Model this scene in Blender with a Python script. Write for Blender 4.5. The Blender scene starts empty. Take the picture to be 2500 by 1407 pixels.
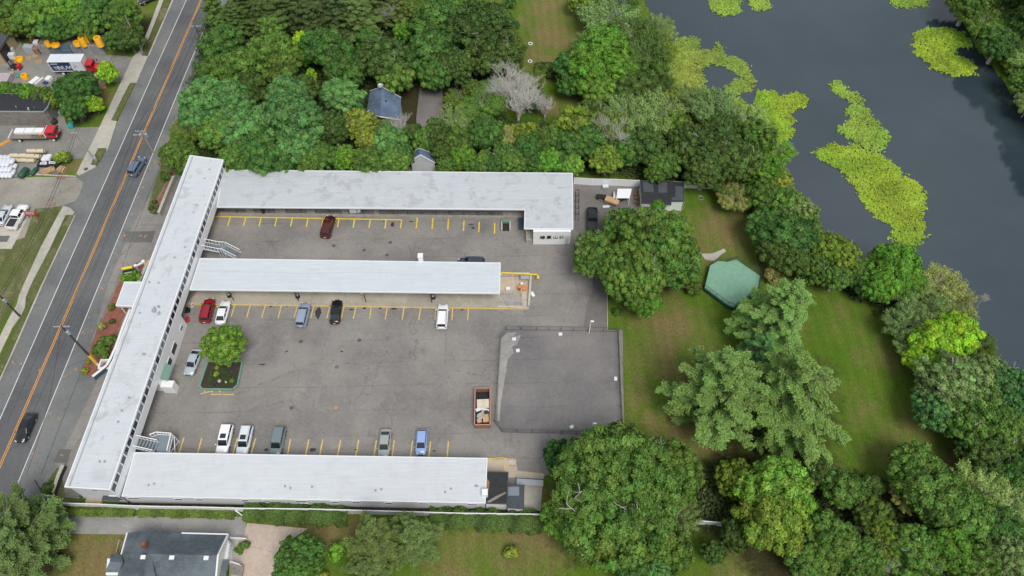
import bpy, bmesh, math, random
import numpy as np
from mathutils import Vector, Matrix
R = math.radians
SC = bpy.context.scene
COL = SC.collection
rnd = random.Random(7)

# ---------------------------------------------------------------- camera
F_PX, H_CAM, PITCH, ROLL = 1850.0, 109.0, R(56.3), R(1.0)
CX, CY = 1250.0, 703.5
_r0 = Vector((1, 0, 0)); _u0 = Vector((0, math.sin(PITCH), math.cos(PITCH))); _d = Vector((0, math.cos(PITCH), -math.sin(PITCH)))
_r = math.cos(ROLL) * _r0 - math.sin(ROLL) * _u0
_u = math.sin(ROLL) * _r0 + math.cos(ROLL) * _u0
cam_data = bpy.data.cameras.new('camera')
cam = bpy.data.objects.new('camera', cam_data)
COL.objects.link(cam)
SC.camera = cam
cam.matrix_world = Matrix(((_r.x, _u.x, -_d.x, 0), (_r.y, _u.y, -_d.y, 0), (_r.z, _u.z, -_d.z, H_CAM), (0, 0, 0, 1)))
cam_data.sensor_width = 36.0
cam_data.lens = F_PX / 2500.0 * 36.0
cam_data.clip_start = 1.0
cam_data.clip_end = 12000.0

# ---------------------------------------------------------------- sky, sun, exposure (bright overcast)
SUN_EL, SUN_AZ = R(58), R(155)          # azimuth clockwise from +Y
world = bpy.data.worlds.new("World"); SC.world = world; world.use_nodes = True
wn = world.node_tree.nodes; wl = world.node_tree.links
sky = wn.new('ShaderNodeTexSky'); sky.sky_type = 'NISHITA'; sky.sun_disc = False
sky.sun_elevation = SUN_EL; sky.sun_rotation = SUN_AZ
sky.air_density = 1.0; sky.dust_density = 3.0; sky.ozone_density = 1.0
# cloud cover: a thick veil of pale cloud evens out and whitens the clear sky
tcs = wn.new('ShaderNodeTexCoord')
nzs = wn.new('ShaderNodeTexNoise'); nzs.inputs['Scale'].default_value = 2.2; nzs.inputs['Detail'].default_value = 6
wl.new(tcs.outputs['Generated'], nzs.inputs['Vector'])
rs = wn.new('ShaderNodeValToRGB'); rs.color_ramp.elements[0].position = .35; rs.color_ramp.elements[0].color = (5.2, 5.6, 6.2, 1)
rs.color_ramp.elements[1].position = .68; rs.color_ramp.elements[1].color = (8.6, 8.9, 9.2, 1)
wl.new(nzs.outputs['Fac'], rs.inputs['Fac'])
mxs = wn.new('ShaderNodeMix'); mxs.data_type = 'RGBA'; mxs.inputs[0].default_value = .72
wl.new(sky.outputs['Color'], mxs.inputs[6]); wl.new(rs.outputs['Color'], mxs.inputs[7])
wl.new(mxs.outputs[2], wn['Background'].inputs['Color'])
wn['Background'].inputs['Strength'].default_value = 0.073
sun_d = bpy.data.lights.new('sun', 'SUN'); sun_d.energy = 2.0; sun_d.angle = R(26); sun_d.color = (1.0, .96, .9)
sun = bpy.data.objects.new('sun', sun_d); COL.objects.link(sun)
_sd = Vector((math.sin(SUN_AZ) * math.cos(SUN_EL), math.cos(SUN_AZ) * math.cos(SUN_EL), math.sin(SUN_EL)))
sun.rotation_euler = _sd.to_track_quat('Z', 'Y').to_euler()
SC.view_settings.view_transform = 'Standard'; SC.view_settings.look = 'None'
SC.view_settings.gamma = 1.0; SC.view_settings.use_curve_mapping = False
SC.view_settings.exposure = 0.36
SC.render.film_transparent = False
SC.cycles.max_bounces = 6; SC.cycles.transparent_max_bounces = 6

# ---------------------------------------------------------------- pixel (of the 2500 px photo) -> point on the plane z
def P(px, py, z=0.0):
    d = _d * F_PX + _r * (px - CX) - _u * (py - CY)
    t = (z - H_CAM) / d.z
    return Vector((d.x * t, d.y * t, z))
def PP(pts, z=0.0): return [P(x, y, z) for x, y in pts]
def mpp(px, py, z=0.0):                       # metres per photo pixel, sideways
    return (P(px + 1, py, z) - P(px, py, z)).length

# ---------------------------------------------------------------- object helpers
def srgb(h):
    h = h.lstrip('#'); c = [int(h[i:i + 2], 16) / 255 for i in (0, 2, 4)]
    return tuple((v / 12.92 if v <= .04045 else ((v + .055) / 1.055) ** 2.4) for v in c)
def tag(o, label=None, cat=None, group=None, kind=None):
    if label: o['label'] = label
    if cat: o['category'] = cat
    if group: o['group'] = group
    if kind: o['kind'] = kind
    return o
def empty(name, loc, rz=0.0):
    o = bpy.data.objects.new(name, None); COL.objects.link(o); o.location = loc; o.rotation_euler = (0, 0, rz)
    o.empty_display_size = .3
    return o
def link(name, me, parent=None, loc=None, mats=None):
    o = bpy.data.objects.new(name, me); COL.objects.link(o)
    if parent is not None: o.parent = parent
    if loc is not None: o.location = loc
    return o
def copy_tree(o, parent=None):
    c = o.copy(); COL.objects.link(c); c.parent = parent
    if parent is not None: c.matrix_parent_inverse = o.matrix_parent_inverse.copy()
    for ch in list(o.children): copy_tree(ch, c)
    return c
class MB:
    def __init__(s): s.v = []; s.f = []; s.m = []; s.mats = []; s.cur = 0
    def mat(s, m):
        if m not in s.mats: s.mats.append(m)
        s.cur = s.mats.index(m); return s
    def add(s, vs, fs):
        b = len(s.v); s.v += [tuple(v) for v in vs]
        for f in fs: s.f.append([b + i for i in f]); s.m.append(s.cur)
        return s
    def prism(s, pts, z0, z1):                # pts counter-clockwise or not; any simple polygon
        n = len(pts); a = sum(pts[i][0] * pts[(i + 1) % n][1] - pts[(i + 1) % n][0] * pts[i][1] for i in range(n))
        if a < 0: pts = pts[::-1]
        vs = [(p[0], p[1], z0) for p in pts] + [(p[0], p[1], z1) for p in pts]
        fs = [list(range(n))[::-1], [n + i for i in range(n)]] + [[i, (i + 1) % n, n + (i + 1) % n, n + i] for i in range(n)]
        return s.add(vs, fs)
    def box(s, c, size, rz=0.0, ax=None):
        x, y, z = size[0] / 2, size[1] / 2, size[2] / 2
        M = ax if ax is not None else Matrix.Rotation(rz, 3, 'Z')
        vs = [Vector(c) + M @ Vector((sx * x, sy * y, sz * z)) for sz in (-1, 1) for sx, sy in ((-1, -1), (1, -1), (1, 1), (-1, 1))]
        return s.add(vs, [[3, 2, 1, 0], [4, 5, 6, 7], [0, 1, 5, 4], [1, 2, 6, 5], [2, 3, 7, 6], [3, 0, 4, 7]])
    def bar(s, a, b, w, h, up=(0, 0, 1)):
        a, b = Vector(a), Vector(b); d = (b - a); L = d.length
        if L < 1e-6: return s
        x = d / L; y = Vector(up).cross(x)
        if y.length < 1e-4: y = Vector((1, 0, 0)).cross(x)
        y.normalize(); z = x.cross(y)
        M = Matrix((x, y, z)).transposed()
        return s.box((a + b) / 2, (L, w, h), ax=M)
    def tube(s, a, b, r0, r1=None, n=8, cap=True):
        r1 = r0 if r1 is None else r1
        a, b = Vector(a), Vector(b); d = (b - a)
        if d.length < 1e-6: return s
        x = d.normalized(); y = x.orthogonal().normalized(); z = x.cross(y)
        vs = []
        for c, r in ((a, r0), (b, r1)):
            for i in range(n):
                t = 2 * math.pi * i / n; vs.append(c + (y * math.cos(t) + z * math.sin(t)) * r)
        fs = [[i, (i + 1) % n, n + (i + 1) % n, n + i] for i in range(n)]
        if cap: fs += [list(range(n))[::-1], [n + i for i in range(n)]]
        return s.add(vs, fs)
    def path(s, pts, r, n=6):
        for i in range(len(pts) - 1):
            ra = r[i] if isinstance(r, (list, tuple)) else r; rb = r[i + 1] if isinstance(r, (list, tuple)) else r
            s.tube(pts[i], pts[i + 1], ra, rb, n)
        return s
    def lathe(s, c, prof, n=14, axis='Z', cap=True):
        vs = []; c = Vector(c)
        for r, h in prof:
            for i in range(n):
                t = 2 * math.pi * i / n
                p = Vector((r * math.cos(t), r * math.sin(t), h))
                if axis == 'X': p = Vector((p.z, p.x, p.y))
                if axis == 'Y': p = Vector((p.y, p.z, p.x))
                vs.append(c + p)
        k = len(prof)
        fs = [[j * n + i, j * n + (i + 1) % n, (j + 1) * n + (i + 1) % n, (j + 1) * n + i] for j in range(k - 1) for i in range(n)]
        if cap: fs += [list(range(n))[::-1], [(k - 1) * n + i for i in range(n)]]
        return s.add(vs, fs)
    def build(s, name, mat=None, parent=None, bevel=0.0, smooth=False, seg=2):
        me = bpy.data.meshes.new(name)
        me.from_pydata([tuple(v) for v in s.v], [], s.f)
        ms = s.mats if s.mats else ([mat] if mat else [])
        for m in ms: me.materials.append(m)
        if s.mats: me.polygons.foreach_set('material_index', s.m)
        if smooth: me.polygons.foreach_set('use_smooth', [True] * len(me.polygons))
        me.update()
        o = link(name, me, parent)
        if bevel:
            bv = o.modifiers.new('bevel', 'BEVEL'); bv.width = bevel; bv.segments = seg; bv.limit_method = 'ANGLE'; bv.angle_limit = R(30)
        return o

# ---------------------------------------------------------------- materials
def newmat(name):
    m = bpy.data.materials.new(name); m.use_nodes = True
    return m, m.node_tree.nodes, m.node_tree.links, m.node_tree.nodes['Principled BSDF']
def plain(name, col, rough=.6, metal=0.0, spec=.5, coat=0.0, var=0.0):
    m, n, l, b = newmat(name)
    c = srgb(col) if isinstance(col, str) else col
    b.inputs['Base Color'].default_value = (*c, 1); b.inputs['Roughness'].default_value = rough
    b.inputs['Metallic'].default_value = metal; b.inputs['Specular IOR Level'].default_value = spec
    if coat: b.inputs['Coat Weight'].default_value = coat; b.inputs['Coat Roughness'].default_value = .06
    if var:
        t = n.new('ShaderNodeTexCoord'); z = n.new('ShaderNodeTexNoise'); z.inputs['Scale'].default_value = 1.3; z.inputs['Detail'].default_value = 8
        z.inputs['Roughness'].default_value = .7
        l.new(t.outputs['Object'], z.inputs['Vector'])
        r = n.new('ShaderNodeValToRGB'); r.color_ramp.elements[0].position = .3; r.color_ramp.elements[1].position = .7
        r.color_ramp.elements[0].color = (*[v * (1 - var) for v in c], 1); r.color_ramp.elements[1].color = (*[min(1, v * (1 + var)) for v in c], 1)
        l.new(z.outputs['Fac'], r.inputs['Fac']); l.new(r.outputs['Color'], b.inputs['Base Color'])
    return m
class NT:                                        # terse node helper on world position
    def __init__(s, name):
        s.m, s.n, s.l, s.b = newmat(name)
        s.geo = s.n.new('ShaderNodeNewGeometry'); s.pos = s.geo.outputs['Position']
    def mapping(s, scale=(1, 1, 1), rot=0.0, vec=None):
        q = s.n.new('ShaderNodeMapping'); q.inputs['Scale'].default_value = scale; q.inputs['Rotation'].default_value = (0, 0, rot)
        s.l.new(vec or s.pos, q.inputs['Vector']); return q.outputs['Vector']
    def noise(s, scale, detail=4, rough=.55, vec=None, dist=0.0):
        q = s.n.new('ShaderNodeTexNoise'); q.inputs['Scale'].default_value = scale; q.inputs['Detail'].default_value = detail
        q.inputs['Roughness'].default_value = rough; q.inputs['Distortion'].default_value = dist
        s.l.new(vec or s.pos, q.inputs['Vector']); return q.outputs['Fac']
    def voro(s, scale, feat='DISTANCE_TO_EDGE', vec=None):
        q = s.n.new('ShaderNodeTexVoronoi'); q.feature = feat; q.inputs['Scale'].default_value = scale
        s.l.new(vec or s.pos, q.inputs['Vector']); return q.outputs['Distance']
    def ramp(s, fac, a, b, c0=(0, 0, 0), c1=(1, 1, 1)):
        q = s.n.new('ShaderNodeValToRGB'); e = q.color_ramp.elements; e[0].position = a; e[1].position = b
        e[0].color = (*c0, 1); e[1].color = (*c1, 1); s.l.new(fac, q.inputs['Fac']); return q.outputs['Color']
    def mix(s, fac, a, b, mode='MIX'):
        q = s.n.new('ShaderNodeMix'); q.data_type = 'RGBA'; q.blend_type = mode
        for i, v in ((0, fac), (6, a), (7, b)):
            if isinstance(v, (int, float)): q.inputs[i].default_value = v
            elif isinstance(v, tuple): q.inputs[i].default_value = (*v, 1)
            else: s.l.new(v, q.inputs[i])
        return q.outputs[2]
    def math(s, op, a, b=0.0):
        q = s.n.new('ShaderNodeMath'); q.operation = op
        for i, v in ((0, a), (1, b)):
            if isinstance(v, (int, float)): q.inputs[i].default_value = v
            else: s.l.new(v, q.inputs[i])
        return q.outputs[0]
    def attr(s, name):
        q = s.n.new('ShaderNodeAttribute'); q.attribute_name = name; return q
    def bump(s, h, strength=.3, dist=.05):
        q = s.n.new('ShaderNodeBump'); q.inputs['Strength'].default_value = strength; q.inputs['Distance'].default_value = dist
        s.l.new(h, q.inputs['Height']); s.l.new(q.outputs['Normal'], s.b.inputs['Normal'])
    def done(s, col, rough=.8, spec=.3):
        if isinstance(col, tuple): s.b.inputs['Base Color'].default_value = (*col, 1)
        else: s.l.new(col, s.b.inputs['Base Color'])
        if isinstance(rough, (int, float)): s.b.inputs['Roughness'].default_value = rough
        else: s.l.new(rough, s.b.inputs['Roughness'])
        s.b.inputs['Specular IOR Level'].default_value = spec
        return s.m
def sc(c, k): return tuple(min(1, v * k) for v in c)

def asphalt(name, base, warm=0.0, crack=.5, stain=.5, seam=True, rot=0.0, patchy=.5):
    t = NT(name)
    fine = t.noise(3.2, 6, .85); big = t.noise(.09, 5, .6); med = t.noise(.5, 6, .65)
    c = t.mix(fine, sc(base, .66), sc(base, 1.34))
    c = t.mix(t.ramp(t.noise(1.3, 5, .75), .3, .7), sc(base, .80), c)
    c = t.mix(t.math('MULTIPLY', t.ramp(t.noise(.16, 7, .68, t.mapping((1, 1.5, 1), 2.1), .9), .52, .72), .55 * max(patchy, .3)), c, sc((base[0] * 1.06, base[1] * 1.03, base[2]), 1.5))
    c = t.mix(t.math('MULTIPLY', t.ramp(t.noise(.11, 6, .62, t.mapping((1, 1.3, 1), .7), .7), .55, .75), .5 * max(patchy, .3)), c, sc(base, .66))
    c = t.mix(t.ramp(big, .38, .68), c, sc((base[0] * 1.35, base[1] * 1.32, base[2] * 1.25), 1))
    lite = t.noise(.28, 7, .7, t.mapping((1, 1, 1), .4), .6)
    c = t.mix(t.math('MULTIPLY', t.ramp(lite, .58, .72), .45 * patchy), c, sc(base, 1.75))
    dark = t.noise(.22, 6, .65, t.mapping((1.2, 1, 1), 1.1), .4)
    c = t.mix(t.math('MULTIPLY', t.ramp(dark, .60, .74), .45 * stain), c, sc(base, .55))
    spots = t.voro(.35, 'F1', t.mapping((1, 1, 1), .3))
    c = t.mix(t.math('MULTIPLY', t.ramp(spots, .0, .08, (1, 1, 1), (0, 0, 0)), .25 * stain), c, sc(base, .35))
    if seam:                                    # paving lanes laid side by side
        w = t.n.new('ShaderNodeTexWave'); w.wave_type = 'BANDS'; w.bands_direction = 'Y'; w.inputs['Scale'].default_value = .075; w.inputs['Distortion'].default_value = .8
        w.inputs['Detail'].default_value = 3; w.inputs['Detail Scale'].default_value = .8
        t.l.new(t.mapping((1, 1, 1), rot), w.inputs['Vector'])
        c = t.mix(t.math('MULTIPLY', t.math('MULTIPLY', t.ramp(w.outputs['Fac'], .0, .012, (1, 1, 1), (0, 0, 0)), t.ramp(t.noise(.12, 3), .42, .62)), .34), c, sc(base, .42))
    if crack:
        e = t.voro(.11, vec=t.mapping((1, 1, 1), .2)); wob = t.noise(.8, 4)
        ed = t.math('ADD', e, t.math('MULTIPLY', t.math('SUBTRACT', wob, .5), .10))
        c = t.mix(t.math('MULTIPLY', t.ramp(t.math('ABSOLUTE', ed), .0, .006, (1, 1, 1), (0, 0, 0)), .5 * crack), c, sc(base, .4))
    gr = t.ramp(t.noise(2.3, 4, .85), .32, .68, (.87, .87, .87), (1.12, 1.12, 1.12))
    c = t.mix(1.0, c, gr, 'MULTIPLY')
    t.bump(fine, .25, .03)
    return t.done(c, .88, .25)

def roof_white(name, base, streak_rot=0.0, dirt=.5):
    t = NT(name)
    v = t.mapping((.16, 2.2, 1), streak_rot)
    st = t.noise(1.6, 6, .65, v); big = t.noise(.10, 4); pond = t.noise(.42, 5, .62, None, .5)
    c = t.mix(t.ramp(st, .30, .72), sc(base, .86), base)
    gr = t.noise(.23, 7, .72, t.mapping((1, 1.4, 1), streak_rot), .6)
    c = t.mix(t.math('MULTIPLY', t.ramp(gr, .52, .70), .8 * dirt), c, sc(base, .62))
    c = t.mix(t.math('MULTIPLY', t.ramp(big, .45, .65), .5 * dirt), c, sc((base[0] * .9, base[1] * .91, base[2] * .93), 1))
    ring = t.ramp(pond, .56, .66)
    ring2 = t.ramp(pond, .66, .74, (1, 1, 1), (.45, .45, .45))
    c = t.mix(t.math('MULTIPLY', t.math('MULTIPLY', ring, ring2), .7 * dirt), c, sc((.36, .37, .38), 1))
    bk = t.n.new('ShaderNodeTexBrick'); bk.inputs['Scale'].default_value = 1.0; bk.inputs['Brick Width'].default_value = 9.0; bk.inputs['Row Height'].default_value = 1.9; bk.inputs['Mortar Size'].default_value = .035
    bk.inputs['Color1'].default_value = (0, 0, 0, 1); bk.inputs['Color2'].default_value = (0, 0, 0, 1); bk.inputs['Mortar'].default_value = (1, 1, 1, 1)
    t.l.new(t.mapping((1, 1, 1), streak_rot), bk.inputs['Vector'])
    c = t.mix(t.math('MULTIPLY', bk.outputs['Color'], .22), c, sc(base, .6))
    grit = t.noise(7.0, 3, .7)
    c = t.mix(t.math('MULTIPLY', t.ramp(grit, .64, .75), .30 * dirt), c, sc(base, .6))
    sp = t.voro(.42, 'F1', t.mapping((1, 1, 1), .9))
    c = t.mix(t.math('MULTIPLY', t.ramp(sp, .02, .07, (1, 1, 1), (0, 0, 0)), .7 * dirt), c, (.22, .22, .22))
    t.bump(st, .12, .02)
    return t.done(c, .55, .35)

def grassmat(name, g1, g2, dry, soil, usemask=True):
    t = NT(name)
    fine = t.noise(2.4, 6, .8); med = t.noise(.45, 6, .65, None, .4); big = t.noise(.07, 5, .6)
    c = t.mix(t.ramp(fine, .3, .72), sc(g1, .66), sc(g1, 1.36))
    c = t.mix(t.ramp(med, .35, .65), c, g2)
    c = t.mix(t.math('MULTIPLY', t.ramp(big, .4, .62), .6), c, sc(g1, .8))
    dn = t.noise(.30, 7, .72, t.mapping((1, .7, 1), .5), .8)
    if usemask:
        a = t.attr('mask'); sp = t.n.new('ShaderNodeSeparateColor'); t.l.new(a.outputs['Color'], sp.inputs[0])
        k = t.math('ADD', t.math('MULTIPLY', sp.outputs[0], 1.12), t.math('MULTIPLY', t.math('SUBTRACT', dn, .53), 2.2))
        c = t.mix(t.math('MULTIPLY', t.ramp(k, .10, .95), .8), c, t.mix(t.ramp(fine, .3, .7), sc(dry, .75), sc(dry, 1.25)))
        k2 = t.math('ADD', t.math('MULTIPLY', sp.outputs[1], 1.25), t.math('SUBTRACT', t.noise(.7, 6, .7), .65))
        c = t.mix(t.ramp(k2, .2, .6), c, t.mix(t.ramp(fine, .3, .7), sc(soil, .6), sc(soil, 1.35)))
    else:
        c = t.mix(t.ramp(dn, .5, .68), c, dry)
    gr = t.ramp(t.noise(2.6, 4, .85, t.mapping((1.4, .8, 1), .3)), .32, .68, (.70, .70, .72), (1.30, 1.30, 1.25))
    c = t.mix(1.0, c, gr, 'MULTIPLY')
    mow = t.n.new('ShaderNodeTexWave'); mow.bands_direction = 'X'; mow.inputs['Scale'].default_value = .16; mow.inputs['Distortion'].default_value = 3.5; mow.inputs['Detail'].default_value = 3
    t.l.new(t.mapping((1, .35, 1), -.12), mow.inputs['Vector'])
    c = t.mix(1.0, c, t.ramp(mow.outputs['Fac'], .2, .8, (.95, .96, .94), (1.03, 1.04, 1.02)), 'MULTIPLY')
    wd = t.voro(.55, 'F1', t.mapping((1, 1, 1), 1.3))
    c = t.mix(t.math('MULTIPLY', t.ramp(wd, .03, .10, (1, 1, 1), (0, 0, 0)), .35), c, sc(dry, 1.4))
    t.bump(t.noise(5.0, 4, .7), .5, .12)
    return t.done(c, .95, .1)

def leafmat(name, trans=.3, hue=.03):
    t = NT(name)
    oi = t.n.new('ShaderNodeObjectInfo'); a = t.attr('lv')
    sp = t.n.new('ShaderNodeSeparateColor'); t.l.new(a.outputs['Color'], sp.inputs[0])
    hs = t.n.new('ShaderNodeHueSaturation'); t.l.new(oi.outputs['Color'], hs.inputs['Color'])
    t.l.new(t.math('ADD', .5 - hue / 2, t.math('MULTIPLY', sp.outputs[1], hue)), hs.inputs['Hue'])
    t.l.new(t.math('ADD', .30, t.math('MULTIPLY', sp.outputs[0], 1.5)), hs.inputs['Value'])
    hs.inputs['Saturation'].default_value = .94
    t.l.new(hs.outputs['Color'], t.b.inputs['Base Color']); t.b.inputs['Roughness'].default_value = .62; t.b.inputs['Specular IOR Level'].default_value = .3
    tr = t.n.new('ShaderNodeBsdfTranslucent'); t.l.new(hs.outputs['Color'], tr.inputs['Color'])
    mx = t.n.new('ShaderNodeMixShader'); mx.inputs[0].default_value = trans
    t.l.new(t.b.outputs[0], mx.inputs[1]); t.l.new(tr.outputs[0], mx.inputs[2])
    out = [q for q in t.n if q.type == 'OUTPUT_MATERIAL'][0]; t.l.new(mx.outputs[0], out.inputs['Surface'])
    return t.m

M = {}
M['road'] = asphalt('road_asphalt', (.108, .112, .120), crack=.35, stain=.3, seam=False, patchy=.3)
M['shoulder'] = asphalt('shoulder_asphalt', (.155, .162, .165), crack=.9, stain=.5, seam=False)
M['lot'] = asphalt('lot_asphalt', (.215, .205, .196), crack=.95, stain=.9, patchy=.7)
M['lot_mid'] = asphalt('mid_dark_asphalt', (.165, .158, .154), crack=.3, stain=.5, seam=False)  # same kind of asphalt in a darker tone than the lot
M['court'] = asphalt('court_asphalt', (.172, .166, .168), crack=.0, stain=.3, patchy=.25)
M['worn'] = asphalt('worn_pale_asphalt', (.30, .295, .28), crack=.3, stain=.6, seam=False, patchy=1)
M['lot_dark'] = asphalt('patched_asphalt', (.12, .12, .122), crack=.3, stain=.6, seam=False)
M['yard'] = asphalt('yard_asphalt', (.215, .212, .20), crack=.5, stain=.8, seam=False)
M['sidestreet'] = asphalt('sidestreet_asphalt', (.27, .255, .225), crack=.9, stain=.4, seam=False)
M['gravel'] = asphalt('gravel_track', (.27, .268, .262), crack=.0, stain=.6, seam=False, patchy=1)
M['concrete'] = asphalt('old_concrete', (.40, .385, .345), crack=.3, stain=.4, seam=False, patchy=.4)
M['flagstone'] = asphalt('flagstone', (.46, .38, .32), crack=1.0, stain=.3, seam=False, patchy=.4)
M['tan_concrete'] = asphalt('tan_concrete', (.42, .36, .29), crack=.3, stain=.5, seam=False, patchy=.5)
M['roof_a'] = roof_white('white_roof_coating', (.60, .635, .665), R(95), .8)
M['roof_b'] = roof_white('white_roof_upper_wing', (.53, .56, .59), R(1), 1.0)
M['roof_c'] = roof_white('white_roof_middle_wing', (.60, .65, .69), R(1), .15)
M['roof_d'] = roof_white('white_roof_lower_wing', (.62, .65, .68), R(1), .22)
M['white'] = plain('white_paint', (.74, .76, .78), .5, var=.05)
M['vinyl'] = plain('white_vinyl', (.80, .81, .82), .35)
M['siding'] = plain('pale_siding', (.60, .63, .64), .6, var=.08)
M['grey_wall'] = plain('grey_wall', (.44, .45, .45), .7, var=.12)
M['tan_wall'] = plain('tan_wall', (.42, .33, .20), .7, var=.08)
M['block'] = plain('concrete_block', (.34, .32, .29), .85, var=.25)
M['glass'] = plain('dark_window_glass', (.018, .02, .055), .08, spec=.8)
M['blind'] = plain('window_with_blind', (.20, .23, .27), .25)
M['black'] = plain('black_metal', (.02, .02, .022), .5)
M['rubber'] = plain('tyre_rubber', (.022, .022, .024), .8)
M['chrome'] = plain('bright_metal', (.6, .61, .62), .3, metal=.8)
M['galv'] = plain('galvanised_steel', (.42, .44, .46), .45, metal=.4)
M['roof_black'] = plain('black_roofing', (.022, .023, .026), .75, var=.35)
M['roof_slate'] = plain('slate_grey_roofing', (.062, .072, .085), .8, var=.2)
M['yellow'] = plain('yellow_paint', (.80, .58, .04), .6, var=.12)
M['faded_yellow'] = plain('faded_yellow_paint', (.68, .48, .12), .7, var=.2)
M['orange_line'] = plain('orange_road_paint', (.72, .33, .06), .7, var=.15)
M['white_line'] = plain('white_road_paint', (.66, .66, .64), .7, var=.12)
M['mark_orange'] = plain('orange_survey_paint', (.42, .24, .13), .8, var=.3)
M['drum'] = plain('yellow_plastic', (.85, .45, .01), .4)
M['wood'] = plain('raw_timber', (.50, .33, .18), .75, var=.25)
M['oldwood'] = plain('weathered_timber', (.22, .20, .175), .85, var=.3)
M['pole'] = plain('pole_timber', (.07, .055, .045), .85, var=.3)
M['paleb'] = plain('pale_pole_timber', (.33, .31, .28), .85, var=.2)
M['bark'] = plain('grey_bark', (.12, .10, .08), .9, var=.3)
M['palebark'] = plain('pale_bark', (.42, .40, .36), .9, var=.2)
M['deadwood'] = plain('bleached_dead_wood', (.56, .54, .50), .9, var=.15)
M['mulch'] = plain('red_mulch', (.24, .095, .065), .95, var=.35)
M['soil'] = plain('dark_soil', (.045, .035, .025), .95, var=.4)
M['green_paint'] = plain('green_paint', (.16, .28, .22), .6, var=.1)
M['pool_cover'] = plain('green_deck_cover', (.20, .38, .27), .7, var=.12)
M['dark_green'] = plain('dark_green_paint', (.02, .075, .05), .45, var=.1)
M['rust'] = plain('rusty_metal', (.27, .15, .105), .8, var=.4)
M['red'] = plain('red_paint', (.48, .03, .03), .4)
M['brick'] = plain('red_brick', (.22, .08, .055), .9, var=.2)
M['bluestair'] = plain('blue_grey_paint', (.05, .085, .13), .5)
M['deckgrey'] = plain('grey_deck_paint', (.19, .23, .26), .6, var=.1)
M['leaf'] = leafmat('foliage', .28, .05)
M['needle'] = leafmat('needle_foliage', .15, .03)
M['cream'] = plain('cream_fabric', (.58, .50, .36), .8, var=.08)
M['bag'] = plain('white_plastic_bag', (.66, .69, .74), .4, var=.08)
def shingles(name, base, sx=.9):
    t = NT(name)
    b = t.n.new('ShaderNodeTexBrick'); b.inputs['Scale'].default_value = sx; b.inputs['Color1'].default_value = (*sc(base, .8), 1); b.inputs['Color2'].default_value = (*sc(base, 1.25), 1)
    b.inputs['Mortar'].default_value = (*sc(base, .5), 1); b.inputs['Mortar Size'].default_value = .02; b.inputs['Brick Width'].default_value = .5; b.inputs['Row Height'].default_value = .16
    t.l.new(t.pos, b.inputs['Vector'])
    c = t.mix(t.ramp(t.noise(1.5, 7, .75), .3, .7), sc(base, .65), b.outputs['Color'])
    c = t.mix(t.math('MULTIPLY', t.ramp(t.noise(.3, 5), .45, .65), .6), c, sc(base, 1.4))
    t.bump(t.noise(6, 3, .7), .3, .03)
    return t.done(c, .9, .2)
M['shingle_blue'] = shingles('blue_grey_shingles', (.13, .18, .26))
M['shingle_grey'] = shingles('grey_shingles', (.125, .15, .17))

M['walk_grey'] = asphalt('grey_tan_walkway', (.34, .315, .27), crack=.5, stain=.8, seam=False, patchy=.6)
M['cover'] = plain('iron_cover', (.10, .086, .072), .8, var=.3)

# ================================================================ THE SETTING
def in_poly(x, y, poly):
    inside = np.zeros(x.shape, bool); n = len(poly); j = n - 1
    for i in range(n):
        xi, yi = poly[i][0], poly[i][1]; xj, yj = poly[j][0], poly[j][1]
        c = ((yi > y) != (yj > y)) & (x < (xj - xi) * (y - yi) / (yj - yi + 1e-12) + xi)
        inside ^= c; j = i
    return inside
POND = PP([(1530, -90), (1575, 0), (1600, 60), (1622, 130), (1632, 230), (1690, 300), (1770, 350), (1840, 400), (1878, 470), (1920, 530), (1950, 600), (1975, 660),
           (2060, 705), (2140, 740), (2230, 770), (2300, 820), (2370, 870), (2450, 930), (2600, 1000), (3000, 1150), (3200, 700), (2700, 420), (2560, 330), (2490, 255),
           (2450, 195), (2400, 135), (2362, 70), (2330, 10), (2290, -60), (2200, -160), (1600, -200)])
MASK_SOIL = [PP(q) for q in (
    [(490, 0), (1000, 0), (1260, 60), (1280, 180), (1200, 215), (1180, 330), (1400, 320), (1560, 260), (1700, 330), (1860, 380), (1900, 480), (1700, 450), (1400, 425), (560, 415), (440, 330)],
    [(0, 0), (400, 40), (390, 110), (300, 110), (0, 100)],
    [(1830, 470), (1960, 640), (2100, 700), (2280, 800), (2230, 900), (2200, 800), (2080, 720), (1930, 680), (1840, 600)],
    [(1330, 1100), (1720, 1180), (1720, 1330), (1330, 1420)],
    [(1700, 1110), (2000, 1130), (2200, 1200), (2500, 1200), (2600, 1500), (1900, 1500), (1700, 1250)],
    [(2250, 900), (2520, 900), (2520, 1200), (2350, 1150)],
    [(1640, 870), (2060, 860), (2080, 1110), (1800, 1130), (1660, 1000)],
    [(1400, 560), (1700, 560), (1700, 740), (1480, 750)],
    [(150, 170), (250, 180), (240, 300), (160, 310)], [(0, 1190), (170, 1230), (170, 1420), (0, 1420)])]
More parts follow.
